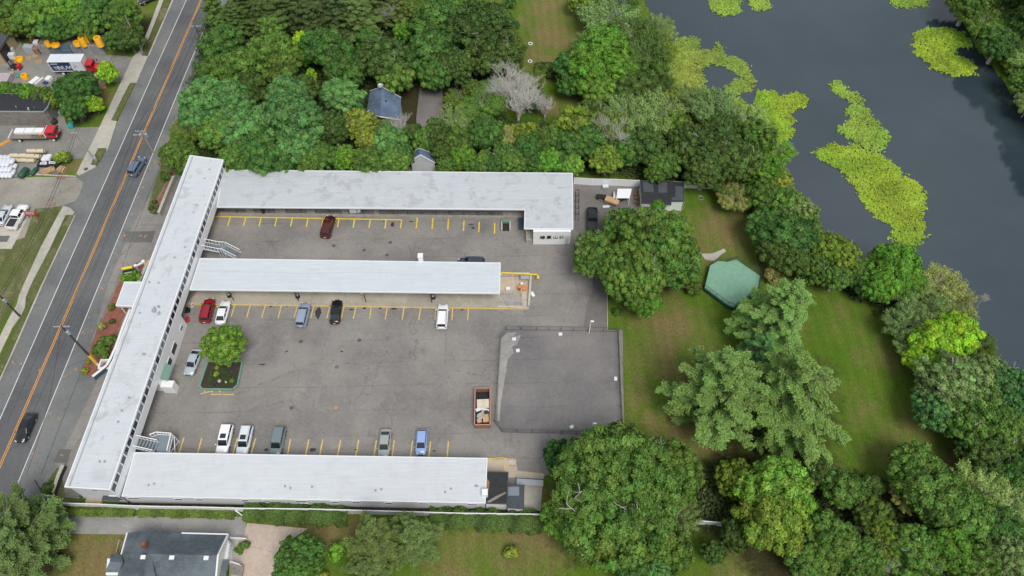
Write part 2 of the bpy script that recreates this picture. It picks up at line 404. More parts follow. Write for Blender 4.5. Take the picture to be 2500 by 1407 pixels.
DRY = [(1340, 20, 60, .8), (1350, 90, 60, .9), (1330, 160, 50, .9), (1290, 60, 40, .5), (1620, 850, 60, .8), (1570, 780, 50, .6), (1560, 980, 60, .5), (1680, 950, 50, .7), (1600, 1020, 50, .6), (1800, 530, 40, .7), (1730, 520, 30, .5), (1250, 1370, 70, .6), (1150, 1300, 60, .6), (2250, 1050, 80, .5), (2100, 1000, 60, .4), (2000, 1130, 60, .5), (1950, 780, 50, .4), (1760, 560, 60, .9), (1720, 620, 50, .7), (1790, 620, 40, .5), (1610, 700, 60, .5), (1640, 790, 80, .75), (1590, 880, 60, .5), (1700, 880, 70, .6), (1560, 930, 22, .8), (1640, 905, 35, .8),
       (1660, 1030, 70, .75), (1720, 1090, 60, .7), (1850, 660, 40, .5), (1330, 60, 60, .55), (1300, 130, 50, .7), (1350, 260, 40, .7), (1180, 20, 50, .3), (240, 1370, 90, 1.0), (200, 1330, 60, .9), (800, 1285, 60, .95),
       (690, 1275, 50, .7), (870, 1290, 40, .9), (1280, 1290, 110, .85), (1120, 1340, 60, .6), (1090, 1390, 60, .7), (1180, 1300, 50, .5), (60, 560, 60, .5), (90, 640, 60, .4), (20, 700, 60, .7), (130, 540, 30, .7),
       (200, 360, 30, .8), (185, 400, 30, .7), (300, 105, 30, .9), (345, 20, 40, .4), (1620, 1330, 50, .5), (1790, 1380, 70, .6), (2150, 870, 60, .45), (2060, 780, 60, .35), (2180, 1120, 70, .5), (2330, 1120, 60, .6),
       (1900, 880, 40, .4), (455, 330, 35, .6), (470, 380, 30, .4), (390, 440, 20, .6), (1530, 830, 40, .35), (1750, 700, 40, .6), (1230, 1240, 20, .4), (250, 240, 30, .9), (1400, 250, 40, .5), (2000, 700, 40, .4)]
def make_ground():
    xs = np.concatenate([[-6000, -900, -300], np.arange(-150, 150.01, .62), [300, 900, 6000]])
    ys = np.concatenate([[-3000, -300, -40], np.arange(8, 172.01, .62), [300, 900, 6000]])
    nx, ny = len(xs), len(ys)
    X, Y = np.meshgrid(xs, ys); X = X.ravel(); Y = Y.ravel()
    r = np.random.RandomState(3)
    ins = in_poly(X, Y, POND)
    Z = np.where(ins, -1.3, 0.0)
    v = np.stack([X, Y, Z], 1)
    i = np.arange(nx - 1)[None, :] + np.arange(ny - 1)[:, None] * nx; i = i.ravel()
    f = np.stack([i, i + 1, i + nx + 1, i + nx], 1)
    me = bpy.data.meshes.new('ground')
    me.vertices.add(len(v)); me.vertices.foreach_set('co', v.ravel())
    me.loops.add(f.size); me.loops.foreach_set('vertex_index', f.ravel())
    me.polygons.add(len(f)); me.polygons.foreach_set('loop_start', np.arange(0, f.size, 4)); me.polygons.foreach_set('loop_total', np.full(len(f), 4))
    me.update(calc_edges=True)
    dry = np.zeros(len(v)); soil = np.zeros(len(v))
    for px, py, rp, a in DRY:
        c = P(px, py); rr = rp * mpp(px, py)
        d = np.hypot(X - c.x, (Y - c.y)) / rr
        dry = np.maximum(dry, a * np.clip(1.25 - d * .75, 0, 1))
    for qi, q in enumerate(MASK_SOIL): soil = np.maximum(soil, (.5 if qi in (6, 7, 3) else .75) * in_poly(X, Y, q))
    S = soil.reshape(ny, nx)
    for _ in range(26):
        S = (S + np.roll(S, 1, 0) + np.roll(S, -1, 0) + np.roll(S, 1, 1) + np.roll(S, -1, 1)) / 5
    soil = S.ravel(); soil[ins] = 1
    col = np.zeros((len(v), 4), np.float32); col[:, 0] = dry; col[:, 1] = soil; col[:, 3] = 1
    a = me.color_attributes.new('mask', 'FLOAT_COLOR', 'POINT'); a.data.foreach_set('color', col.ravel())
    me.materials.append(grassmat('lawn', (.082, .168, .014), (.126, .166, .030), (.215, .150, .078), (.048, .044, .020)))
    tag(link('ground', me), kind='structure')
make_ground()

def sheet(name, pts, z, mat, px=True, **kw):
    w = PP(pts, z) if px else [Vector((p[0], p[1], z)) for p in pts]
    b = MB(); a = sum(w[i].x * w[(i + 1) % len(w)].y - w[(i + 1) % len(w)].x * w[i].y for i in range(len(w)))
    if a < 0: w = w[::-1]
    b.add(w, [list(range(len(w)))]); o = b.build(name, mat)
    return tag(o, kind='structure')
def slab(name, pts, z0, z1, mat, bevel=0):
    return tag(MB().prism([(p.x, p.y) for p in PP(pts, z1)], z0, z1).build(name, mat, bevel=bevel), kind='structure')

# water
wt = NT('pond_water')
wt.b.inputs['Base Color'].default_value = (.015, .022, .03, 1); wt.b.inputs['Roughness'].default_value = .06
wt.b.inputs['Specular IOR Level'].default_value = 1.0
wt.bump(wt.noise(1.1, 5, .6, wt.mapping((1, 2.2, 1), .3)), .10, .06)
wb = wt.noise(.05, 4, .6)
wt.l.new(wt.mix(wt.ramp(wb, .35, .65), (.026, .042, .052), (.036, .053, .065)), wt.b.inputs['Base Color'])
sheet('pond_water', [(1490, -160), (1480, 200), (1800, 480), (1900, 720), (2200, 860), (2400, 960), (3100, 1260), (3400, 700), (2700, 330), (2500, 140), (2330, -160)], -.35, wt.m)

# road and forecourts
sheet('road_shoulder', [(430, -60), (361, 137), (333, 201), (288, 295), (265, 350), (237, 407), (190, 431), (90, 440), (90, 510), (165, 505), (183, 521), (99, 700), (33, 851), (0, 924), (-80, 1100), (-230, 1440),
      (-40, 1440), (20, 1290), (75, 1225), (150, 1205), (240, 1000), (330, 900), (440, 560), (445, 430), (400, 420), (385, 400), (428, 315), (471, 202), (500, 136), (580, -60)], .012, M['shoulder'])
sheet('side_street', [(-60, 440), (90, 432), (188, 434), (203, 446), (196, 470), (183, 492), (150, 503), (85, 510), (60, 580), (-60, 620)], .018, M['sidestreet'])
sheet('road', [(482, -60), (142 + 0.44 * 0, 700), (-100, 1248), (-160, 1400), (-60, 1400), (28, 1217), (96, 1053), (240, 700), (382, 354), (528, 0), (553, -60)], .022, M['road'])
sheet('motel_forecourt', [(400, 420), (330, 540), (265, 690), (205, 895), (240, 925), (120, 1175), (160, 1215), (300, 1225), (330, 1100), (560, 430), (450, 425), (430, 440)], .018, M['lot'])
sheet('parking_lot', [(545, 400), (1400, 415), (1405, 440), (1560, 440), (1560, 480), (1480, 560), (1470, 640), (1482, 700), (1484, 806), (1520, 806), (1524, 1068), (1440, 1080), (1345, 1135), (1340, 1160), (1190, 1200),
      (300, 1180), (330, 1000)], .030, M['lot'])
sheet('parking_lot_dark_area', [(1440, 600), (1474, 600), (1481, 700), (1482, 800), (1425, 798), (1432, 745), (1448, 705), (1442, 650)], .036, M['lot_mid'])  # area where the lot asphalt is darker
sheet('court_surface', [(1236, 805), (1512, 809), (1522, 1061), (1226, 1056), (1208, 1032), (1220, 826)], .044, M['court'])
sheet('worn_court_corner', [(1224, 826), (1240, 812), (1262, 812), (1252, 822), (1272, 818), (1262, 842), (1250, 846), (1255, 862), (1240, 876), (1236, 905), (1228, 950), (1222, 990), (1220, 1030), (1214, 1026), (1217, 930)], .050, M['worn'])
sheet('asphalt_patch', [(305, 566), (300, 580), (298, 592), (370, 592), (380, 564)], .028, M['lot_dark'])
sheet('driveway_patch', [(144, 1096), (175, 1098), (163, 1131), (130, 1129)], .028, M['lot_dark'])
# yard of the depot on the left
sheet('depot_yard', [(-60, 100), (45, 95), (60, 118), (240, 134), (300, 137), (329, 140), (300, 200), (200, 205), (150, 240), (160, 300), (170, 312), (250, 310), (215, 385), (150, 392), (90, 428), (-60, 440)], .014, M['yard'])
# pavements with kerbs
KZ = .13
slab('sidewalk', [(407, -50), (370, 50), (352, 95), (340, 125), (325, 138), (222, 354), (200, 395), (186, 425), (192, 429), (233, 408), (243, 366), (262, 366), (267, 354), (285, 296), (271, 294), (300, 235), (318, 202), (333, 202),
      (361, 137), (346, 136), (349, 110), (362, 95), (380, 50), (418, -50)], -.2, KZ, M['concrete'])
slab('grass_verge', [(420, -50), (382, 50), (364, 97), (351, 112), (348, 134), (360, 134), (440, -50)], -.2, KZ + .03, grassmat('verge_grass', (.098, .122, .040), (.128, .134, .060), (.22, .185, .115), (.1, .08, .05), False))
GV = bpy.data.materials['verge_grass']
slab('grass_verge', [(316, 204), (274, 293), (285, 294), (330, 204)], -.2, KZ + .03, GV)
slab('grass_verge', [(239, 362), (221, 402), (233, 404), (244, 392), (260, 362)], -.2, KZ + .03, GV)
slab('sidewalk', [(154, 503), (100, 602), (60, 690), (47, 720), (40, 745), (25, 770), (-40, 900), (-30, 925), (30, 800), (50, 772), (61, 750), (63, 725), (78, 690), (120, 610), (160, 525), (178, 525), (182, 518), (170, 507)], -.2, KZ, M['concrete'])
slab('grass_verge', [(162, 526), (121, 612), (80, 690), (65, 727), (63, 752), (52, 774), (-28, 932), (-10, 935), (33, 848), (99, 698), (180, 525)], -.2, KZ + .03, GV)
slab('kerb', [(441, -50), (361, 135), (364, 136), (445, -50)], -.2, KZ + .02, M['concrete'])
slab('kerb', [(181, 526), (99, 699), (33, 849), (-12, 948), (-9, 950), (36, 851), (102, 701), (185, 523)], -.2, KZ + .02, M['concrete'])
slab('kerb', [(87, 427), (186, 432), (186, 429), (88, 424)], -.2, KZ, M['concrete'])
sheet('lawn_strip', [(60, 585), (88, 512), (150, 504), (98, 605), (45, 715), (20, 770), (-60, 900), (-60, 600)], .024, GV)
sheet('driveway', [(-40, 545), (-40, 607), (28, 608), (68, 533), (60, 540)], .034, M['concrete'])
sheet('driveway_patch', [(-20, 576), (25, 576), (17, 591), (-20, 591)], .040, M['lot_dark'])
# wing walkway and patios
sheet('garden_bed', [(432, 400), (395, 470), (372, 505), (375, 520), (388, 520), (420, 440), (436, 400)], .032, M['mulch'])
sheet('grass_edge', [(405, 370), (380, 440), (362, 500), (365, 520), (374, 524), (372, 505), (392, 470), (420, 420), (432, 400), (430, 370)], .036, GV)
sheet('garden_bed', [(300, 665), (260, 760), (230, 825), (205, 895), (203, 913), (222, 921), (262, 893), (300, 780), (345, 690), (352, 650), (335, 640)], .036, M['mulch'])
sheet('garden_bed', [(120, 1170), (105, 1215), (140, 1230), (230, 1237), (230, 1228), (160, 1218), (150, 1150), (140, 1140)], .032, GV)
sheet('soil_strip', [(290, 1222), (290, 1244), (1240, 1252), (1330, 1256), (1330, 1245), (1240, 1236), (700, 1226)], .010, M['soil'])
sheet('gravel_drive', [(130, 1262), (155, 1303), (300, 1305), (420, 1320), (600, 1330), (600, 1272), (620, 1262), (400, 1262), (140, 1256)], .014, M['gravel'])
sheet('flagstone_drive', [(603, 1277), (590, 1330), (588, 1380), (575, 1440), (700, 1440), (680, 1400), (668, 1370), (690, 1330), (752, 1291)], .018, M['flagstone'])
sheet('front_walk', [(560, 1308), (602, 1310), (602, 1440), (560, 1440)], .016, M['concrete'])
sheet('path', [(1712, 620), (1722, 634), (1745, 638), (1760, 622), (1773, 614), (1768, 607), (1752, 614), (1738, 619)], .020, M['concrete'])
sheet('path', [(1621, 520), (1617, 545), (1622, 560), (1630, 560), (1630, 545), (1625, 520)], .022, M['concrete'])
sheet('path', [(1700, 1150), (1704, 1163), (1740, 1169), (1800, 1185), (1800, 1180), (1740, 1160)], .014, M['concrete'])
sheet('shade_toned_driveway', [(1025, 205), (1080, 210), (1082, 290), (1050, 330), (1020, 330), (1016, 290), (1022, 240)], .016, M['lot_mid'])  # darker asphalt, with shade put into its colour
sheet('concrete_pad', [(1280, 1178), (1325, 1180), (1320, 1248), (1276, 1246)], .034, M['concrete'])
sheet('concrete_apron', [(1190, 1118), (1258, 1120), (1264, 1150), (1328, 1156), (1328, 1168), (1240, 1166), (1185, 1166)], .046, M['tan_concrete'])
sheet('back_yard_asphalt', [(1403, 440), (1560, 445), (1558, 530), (1440, 600), (1403, 560)], .036, M['lot_mid'])

# ---------------------------------------------------------------- painted markings
def stripes(name, segs, w, mat, z=.052):
    b = MB()
    for i_, (x0, y0, x1, y1) in enumerate(segs):
        zz = z + (.0015 * (i_ % 6) if w < .11 else 0); a, c = P(x0, y0, zz), P(x1, y1, zz); d = (c - a).normalized(); n = Vector((-d.y, d.x, 0)) * w / 2
        b.add([a - n, a + n, c + n, c - n], [[0, 3, 2, 1] if ((c - a).cross(n)).z > 0 else [0, 1, 2, 3]])
    return tag(b.build(name, mat), kind='structure')
Z6 = lambda zx, zy, ox, oy: (ox + zx / 3.968, oy + zy / 3.968)
def zl(L, ox, oy): return [(*Z6(a, b, ox, oy), *Z6(c, d, ox, oy)) for a, b, c, d in L]
rowA = zl([(30, 715, 10, 805), (182, 720, 162, 805), (333, 722, 315, 808), (485, 722, 468, 810), (635, 722, 615, 810), (785, 730, 770, 815), (937, 732, 922, 818), (1087, 735, 1075, 822), (1240, 735, 1230, 825), (1392, 738, 1380, 825),
           (1543, 720, 1532, 825), (1695, 726, 1685, 830), (1845, 733, 1838, 836), (1995, 750, 1990, 850), (2143, 762, 2138, 862), (2293, 770, 2290, 875)], 630, 350) + zl([(2078, 715, 2055, 797), (2232, 715, 2205, 800), (2382, 715, 2358, 802)], 0, 350)
rowB = zl([(75, 170, 35, 300), (230, 170, 195, 303), (385, 175, 350, 303), (542, 178, 510, 305), (700, 180, 665, 308), (837, 180, 805, 310), (953, 180, 923, 312), (1100, 180, 1080, 313), (1255, 185, 1232, 318), (1418, 187, 1395, 320),
           (1578, 187, 1558, 320), (1727, 188, 1715, 320), (1885, 190, 1878, 325), (2040, 195, 2030, 328)], 630, 700) + zl([(2278, 165, 2240, 290), (2427, 168, 2390, 300)], 0, 700)
rowC = zl([(315, 75, 285, 230), (492, 77, 460, 233), (627, 80, 597, 238), (800, 82, 770, 240), (975, 82, 945, 245), (1148, 85, 1122, 245), (1318, 88, 1300, 248), (1498, 92, 1477, 250), (1672, 95, 1655, 252), (1845, 97, 1830, 256)], 630, 1053) + \
       zl([(1782, 62, 1735, 212), (1955, 68, 1913, 215), (2125, 65, 2085, 215), (2300, 65, 2257, 218), (2476, 68, 2432, 222)], 0, 1053)
stripes('bay_lines_upper', rowA, .22, M['yellow'])
stripes('bay_lines_middle', rowB, .18, M['faded_yellow'])
stripes('bay_lines_lower', rowC, .19, M['faded_yellow'])
stripes('kerb_line_upper', [(524, 529, 982, 537)], .22, M['yellow'], .056)
stripes('hatch_line', [(490, 962, 516, 955), (515, 963, 541, 963.5), (544, 963.5, 571, 964), (495, 950, 501, 957), (514, 951, 520, 958), (532, 952, 539, 958)], .16, M['faded_yellow'])
def tr(y, x0, y0, x1, y1): return x0 + (x1 - x0) * (y - y0) / (y1 - y0)
RC = [(516, -60), (491, 0), (415, 175), (339, 354), (191, 700), (36.5, 1054), (-2, 1142), (-110, 1400)]
def poly_off(pts, off, z):
    w = PP(pts, z); out = []
    for i, p in enumerate(w):
        d = (w[min(i + 1, len(w) - 1)] - w[max(i - 1, 0)]).normalized(); out.append(p + Vector((-d.y, d.x, 0)) * off)
    return out
def ribbon(name, pts, off, w, mat, z=.048):
    a = poly_off(pts, off - w / 2, z); c = poly_off(pts, off + w / 2, z); b = MB(); n = len(a)
    b.add(a + c, [[i, i + 1, n + i + 1, n + i] for i in range(n - 1)])
    return tag(b.build(name, mat), kind='structure')
ribbon('centre_line', RC, .14, .12, M['orange_line']); ribbon('centre_line', RC, -.14, .12, M['orange_line'])
ribbon('edge_line', [(480, -60), (455, 0), (376, 175), (297, 354), (142, 700), (0, 1023), (-165, 1400)], 0, .13, M['white_line'])
ribbon('edge_line', [(553, -60), (528, 0), (455, 175), (382, 354), (240, 700), (96, 1053), (28, 1217), (-48, 1400)], 0, .13, M['white_line'])
M['tar'] = plain('tar_seal', (.04, .042, .045), .7)
ribbon('tar_seam', [(474, 0), (397, 175), (318, 354), (166, 700), (18, 1030)], 0, .045, M['tar'], .040)
ribbon('tar_seam', [(513, 0), (437, 175), (362, 354), (214, 700), (62, 1053)], 0, .045, M['tar'], .040)
ribbon('tar_seam', [(475, 175), (410, 354), (330, 560), (282, 700), (240, 800), (150, 1030), (100, 1160)], 0, .05, M['tar'], .040)
r2 = random.Random(5); sv = []
for px, py in [(441, 238), (430, 265), (430, 290), (390, 372), (380, 396), (350, 458), (339, 481), (349, 503), (322, 523), (327, 556), (305, 575), (342, 576), (355, 577), (281, 620), (294, 638), (248, 705), (262, 710), (217, 776), (224, 808), (202, 811),
               (184, 903), (157, 921), (95, 904), (33, 885), (51, 888), (144, 1021), (82, 1110), (94, 1150), (150, 1113), (123, 1008), (250, 255), (245, 407), (395, 350), (48, 1205), (290, 660)]:
    for k in range(r2.randint(3, 5)):
        a = r2.uniform(0, 3.14); L = r2.uniform(1.5, 4.5); ox, oy = r2.uniform(-3, 3), r2.uniform(-2.5, 2.5)
        sv.append((px + ox - math.cos(a) * L, py + oy - math.sin(a) * L * .7, px + ox + math.cos(a) * L, py + oy + math.sin(a) * L * .7))
stripes('survey_marks', sv, .10, M['mark_orange'], .060)
# manhole covers, drains, stains in the lots
def discs(name, pts, r, mat, z=.064):
    b = MB()
    for q in pts:
        c = P(q[0], q[1], z); rr = q[2] if len(q) > 2 else r
        b.add([(c.x + rr * math.cos(t * math.pi / 8), c.y + rr * math.sin(t * math.pi / 8), z) for t in range(16)], [list(range(16))])
    return b.build(name, mat)
for q, lab, m in ((( 815, 600), 'round dark drain cover in the upper lot, left of its neighbours', 'rust'), ((953, 592), 'round brown drain cover nearest the upper yellow bays', 'rust'), ((889, 611), 'small round cover in the middle of the upper lot', 'rust'),
                  ((735, 834), 'round drain cover below the silver blue wagon', 'rust'), ((877, 831), 'round drain cover below the black sedan in the middle row', 'rust'), ((712, 996), 'round drain cover with a star pattern in the big lot', 'rust'),
                  ((820, 995), 'rust orange drain cover in the middle of the big lot', 'mark_orange'), ((822, 896), 'faint round cover near the centre of the big lot', 'lot_dark'), ((945, 623), 'round cover just above the middle wing roof', 'rust')):
    tag(discs('manhole_cover', [q], .33, M['cover' if m == 'rust' else m]), lab, 'manhole cover', 'round covers in the parking lots')
tag(discs('manhole_cover', [(210, 413)], 0.42, M['cover'], KZ + .01), 'iron manhole cover in the sidewalk corner beside the side street', 'manhole cover')
M['oil'] = plain('oil_stain', (.045, .043, .042), .5)
b = MB()
def blob(b, px, py, rx, ry, z, seed, n=18):
    r = random.Random(seed); c = P(px, py, z); m = mpp(px, py)
    b.add([(c.x + rx * m * math.cos(i * 2 * math.pi / n) * (1 + r.uniform(-.3, .25)), c.y + ry * m * math.sin(i * 2 * math.pi / n) * (1 + r.uniform(-.3, .25)), z) for i in range(n)], [list(range(n))])
for i, (x, y, a, c) in enumerate([(777, 764, 7, 16), (661, 749, 4, 2), (700, 748, 3, 2), (858, 756, 6, 2), (890, 753, 4, 3), (928, 753, 4, 2), (962, 754, 7, 3), (1006, 752, 3, 2), (958, 548, 5, 7), (937, 541, 2, 2), (1150, 548, 7, 2), (1155, 557, 4, 3),
                                  (650, 1098, 6, 4), (764, 1098, 9, 5), (1060, 1101, 4, 2), (700, 858, 3, 2), (834, 858, 4, 2), (1004, 541, 5, 2), (598, 1045, 5, 3), (868, 1098, 3, 2), (1128, 757, 3, 2), (640, 890, 9, 2), (1240, 690, 9, 3)]):
    blob(b, x, y, a, c, .058, i)
tag(b.build('oil_stains', M['oil']), kind='structure')
# smooth surface patches and seams in the roofs of asphalt
b = MB()
for i, (x0, y0, x1, y1) in enumerate([(1040, 900, 1180, 960), (700, 900, 860, 960), (1060, 1000, 1200, 1050), (560, 985, 700, 1030), (930, 830, 1080, 880), (640, 560, 760, 600), (1330, 880, 1500, 1000)]):
    pass

# ---------------------------------------------------------------- floating weed mats on the pond and marsh at its edge
def leaf_mesh(name, co, nrm, size, lv, mat, stretch=1.0, tang=None, shape='diamond'):
    n = len(co); r = np.random.RandomState(n % 9973)
    nrm = nrm / (np.linalg.norm(nrm, axis=1, keepdims=True) + 1e-9)
    if tang is None: tang = r.normal(size=(n, 3))
    u = tang - nrm * np.sum(tang * nrm, 1, keepdims=True); u /= (np.linalg.norm(u, axis=1, keepdims=True) + 1e-9)
    w = np.cross(nrm, u); s = size[:, None] * .5
    U = u * s * stretch; W = w * s
    v = np.stack([co - U, co + W - U * .1, co + U, co - W - U * .1], 1).reshape(-1, 3)
    me = bpy.data.meshes.new(name)
    me.vertices.add(4 * n); me.vertices.foreach_set('co', v.astype(np.float32).ravel())
    me.loops.add(4 * n); me.loops.foreach_set('vertex_index', np.arange(4 * n, dtype=np.int32))
    me.polygons.add(n); me.polygons.foreach_set('loop_start', np.arange(0, 4 * n, 4, dtype=np.int32)); me.polygons.foreach_set('loop_total', np.full(n, 4, np.int32))
    me.update(calc_edges=True)
    col = np.zeros((4 * n, 4), np.float32); col[:, :2] = np.repeat(lv, 4, axis=0); col[:, 3] = 1
    a = me.color_attributes.new('lv', 'FLOAT_COLOR', 'POINT'); a.data.foreach_set('color', col.ravel())
    me.materials.append(mat)
    return me
def vnoise(x, y, s, seed=0):
    r = np.random.RandomState(seed); ph = r.uniform(0, 6.28, (6, 2)); k = r.normal(size=(6, 2)) * s
    return sum(np.sin(x * k[i, 0] + y * k[i, 1] + ph[i, 0]) for i in range(6)) / 6
def scatter_poly(name, pts, z, dens, col, size, h, seed, label, jag=.9, cat='plants'):
    w = PP(pts, z); X = [p.x for p in w]; Y = [p.y for p in w]; r = np.random.RandomState(seed)
    x0, x1, y0, y1 = min(X) - 1, max(X) + 1, min(Y) - 1, max(Y) + 1
    n = int((x1 - x0) * (y1 - y0) * dens); x = r.uniform(x0, x1, n); y = r.uniform(y0, y1, n)
    jx = vnoise(x, y, 2.2, seed) * jag + vnoise(x, y, 6, seed + 1) * jag * .5; jy = vnoise(x, y, 2.2, seed + 2) * jag + vnoise(x, y, 6, seed + 3) * jag * .5
    jx = jx + r.normal(size=n) * .22 * jag; jy = jy + r.normal(size=n) * .22 * jag
    k = in_poly(x + jx, y + jy, w); holes = vnoise(x, y, 1.6, seed + 5) + vnoise(x, y, 5, seed + 6) * .6
    k &= holes > -.78
    x, y, holes = x[k], y[k], holes[k]; n = len(x)
    zz = z + r.uniform(0, h, n) * (.6 + .4 * vnoise(x, y, 1.2, seed + 8))
    nr = np.stack([r.normal(size=n) * .45, r.normal(size=n) * .45, np.ones(n)], 1)
    lv = np.stack([np.clip(.48 + .22 * vnoise(x, y, .8, seed + 9) + .2 * vnoise(x, y, 4, seed + 4) * .6 + r.normal(size=n) * .08, 0, 1), np.clip(.5 + .55 * vnoise(x, y, .35, seed + 11) + r.normal(size=n) * .1, 0, 1)], 1)
    me = leaf_mesh(name, np.stack([x, y, zz], 1), nr, r.uniform(.6, 1.3, n) * size, lv, M['leaf'], 1.5)
    o = link(name, me); o.color = (*col, 1)
    return tag(o, label, cat, kind='stuff')
LIME = (.345, .50, .020); LIME2 = (.31, .49, .050)
MATS = [([(1735, 5), (1745, -14), (1800, -12), (1811, 20), (1805, 32), (1780, 39), (1740, 33)], LIME2, 'small rounded weed mat cut by the top edge, near the left shore'),
        ([(1825, -10), (1880, -10), (1884, 18), (1860, 27), (1835, 20)], LIME2, 'tiny lime weed mat at the top edge beside a rounded one'),
        ([(2165, -20), (2262, -20), (2262, 15), (2200, 19), (2175, 10)], LIME2, 'weed mat at the top edge near the far bank'),
        ([(2230, 85), (2260, 70), (2310, 68), (2345, 78), (2368, 95), (2375, 118), (2340, 116), (2328, 122), (2332, 134), (2360, 145), (2384, 165), (2375, 182), (2330, 187), (2270, 165), (2262, 148), (2235, 135)], LIME, 'bright weed mat with a notch beside the dark far bank'),
        ([(2027, 205), (2045, 195), (2070, 218), (2108, 245), (2100, 255), (2078, 252), (2050, 235), (2030, 225)], LIME2, 'smallest lime weed mat in open water, top of the long chain'),
        ([(2065, 262), (2090, 256), (2120, 268), (2130, 290), (2170, 325), (2165, 355), (2140, 372), (2090, 350), (2045, 322), (2045, 308), (2078, 298)], LIME2, 'middle weed mat of the long chain in open water'),
        ([(1988, 368), (2040, 352), (2130, 365), (2175, 395), (2200, 425), (2250, 460), (2263, 490), (2250, 540), (2258, 575), (2240, 598), (2210, 598), (2180, 585), (2185, 565), (2165, 545), (2120, 515), (2100, 480), (2085, 450), (2045, 410), (2000, 390)], LIME, 'largest lime weed mat stretching down the open water'),
        ([(1850, 225), (1885, 222), (1912, 235), (1930, 230), (1960, 228), (1974, 242), (1965, 260), (1930, 280), (1940, 310), (1925, 345), (1895, 352), (1860, 330), (1845, 260)], LIME, 'forked lime weed mat touching the willow shore'),
        ([(1650, 95), (1690, 90), (1712, 100), (1700, 118), (1740, 125), (1750, 104), (1765, 115), (1762, 138), (1800, 140), (1830, 165), (1842, 200), (1830, 222), (1800, 230), (1770, 225), (1775, 208), (1812, 192), (1790, 168), (1730, 158), (1712, 175),
          (1720, 212), (1745, 232), (1790, 235), (1845, 270), (1870, 330), (1800, 380), (1700, 330), (1615, 240), (1620, 140)], (.32, .45, .06), 'ring shaped marsh of weed around a small pool at the shore')]
for i, (p, c, l) in enumerate(MATS): scatter_poly('floating_weed', p, -.33, 58, c, .30, .24, 20 + i, l)
scatter_poly('shore_reeds', [(1620, 200), (1700, 240), (1800, 270), (1870, 310), (1910, 380), (1930, 440), (1890, 470), (1830, 400), (1740, 330), (1640, 260)], -.1, 26, (.26, .38, .10), .34, 1.3, 77, 'pale marsh reeds along the shore behind the weed')

for i, (q, d, l) in enumerate([([(470, 190), (500, 60), (560, 10), (1000, -10), (1250, 60), (1270, 170), (1100, 215), (1010, 215), (900, 230), (900, 300), (1010, 320), (1100, 320), (1180, 230), (1250, 300), (1400, 300), (1560, 270), (1700, 330), (1840, 400), (1800, 440), (1640, 436), (1400, 425), (1110, 415), (1080, 360), (1000, 360), (990, 412), (560, 408), (480, 380), (440, 290)], 5.5, 'dark undergrowth on the woodland floor behind the motel'),
        ([(1700, 1130), (1790, 1130), (1900, 1140), (2060, 1170), (2200, 1180), (2520, 1160), (2560, 1420), (1960, 1430), (1880, 1300), (1720, 1290), (1690, 1200)], 4.5, 'dark undergrowth in the lower right woodland'),
        ([(1850, 470), (1920, 560), (1960, 640), (2060, 690), (2180, 740), (2290, 800), (2360, 880), (2500, 960), (2540, 1150), (2420, 1130), (2340, 1040), (2240, 920), (2210, 800), (2080, 720), (1940, 680), (1860, 640), (1835, 540)], 6, 'dark undergrowth along the pond bank'),
        ([(0, 20), (300, 20), (330, 60), (320, 115), (110, 100), (40, 90), (0, 60)], 5, 'dark undergrowth behind the depot containers'),
        ([(2340, -40), (2375, 60), (2420, 130), (2470, 190), (2510, 250), (2600, 330), (2700, 200), (2600, -60)], 6, 'dark undergrowth on the far bank')]):
    scatter_poly('undergrowth', q, .02, d * 3.2, (.070, .12, .028), .33, 1.5, 200 + i, l, 1.5)

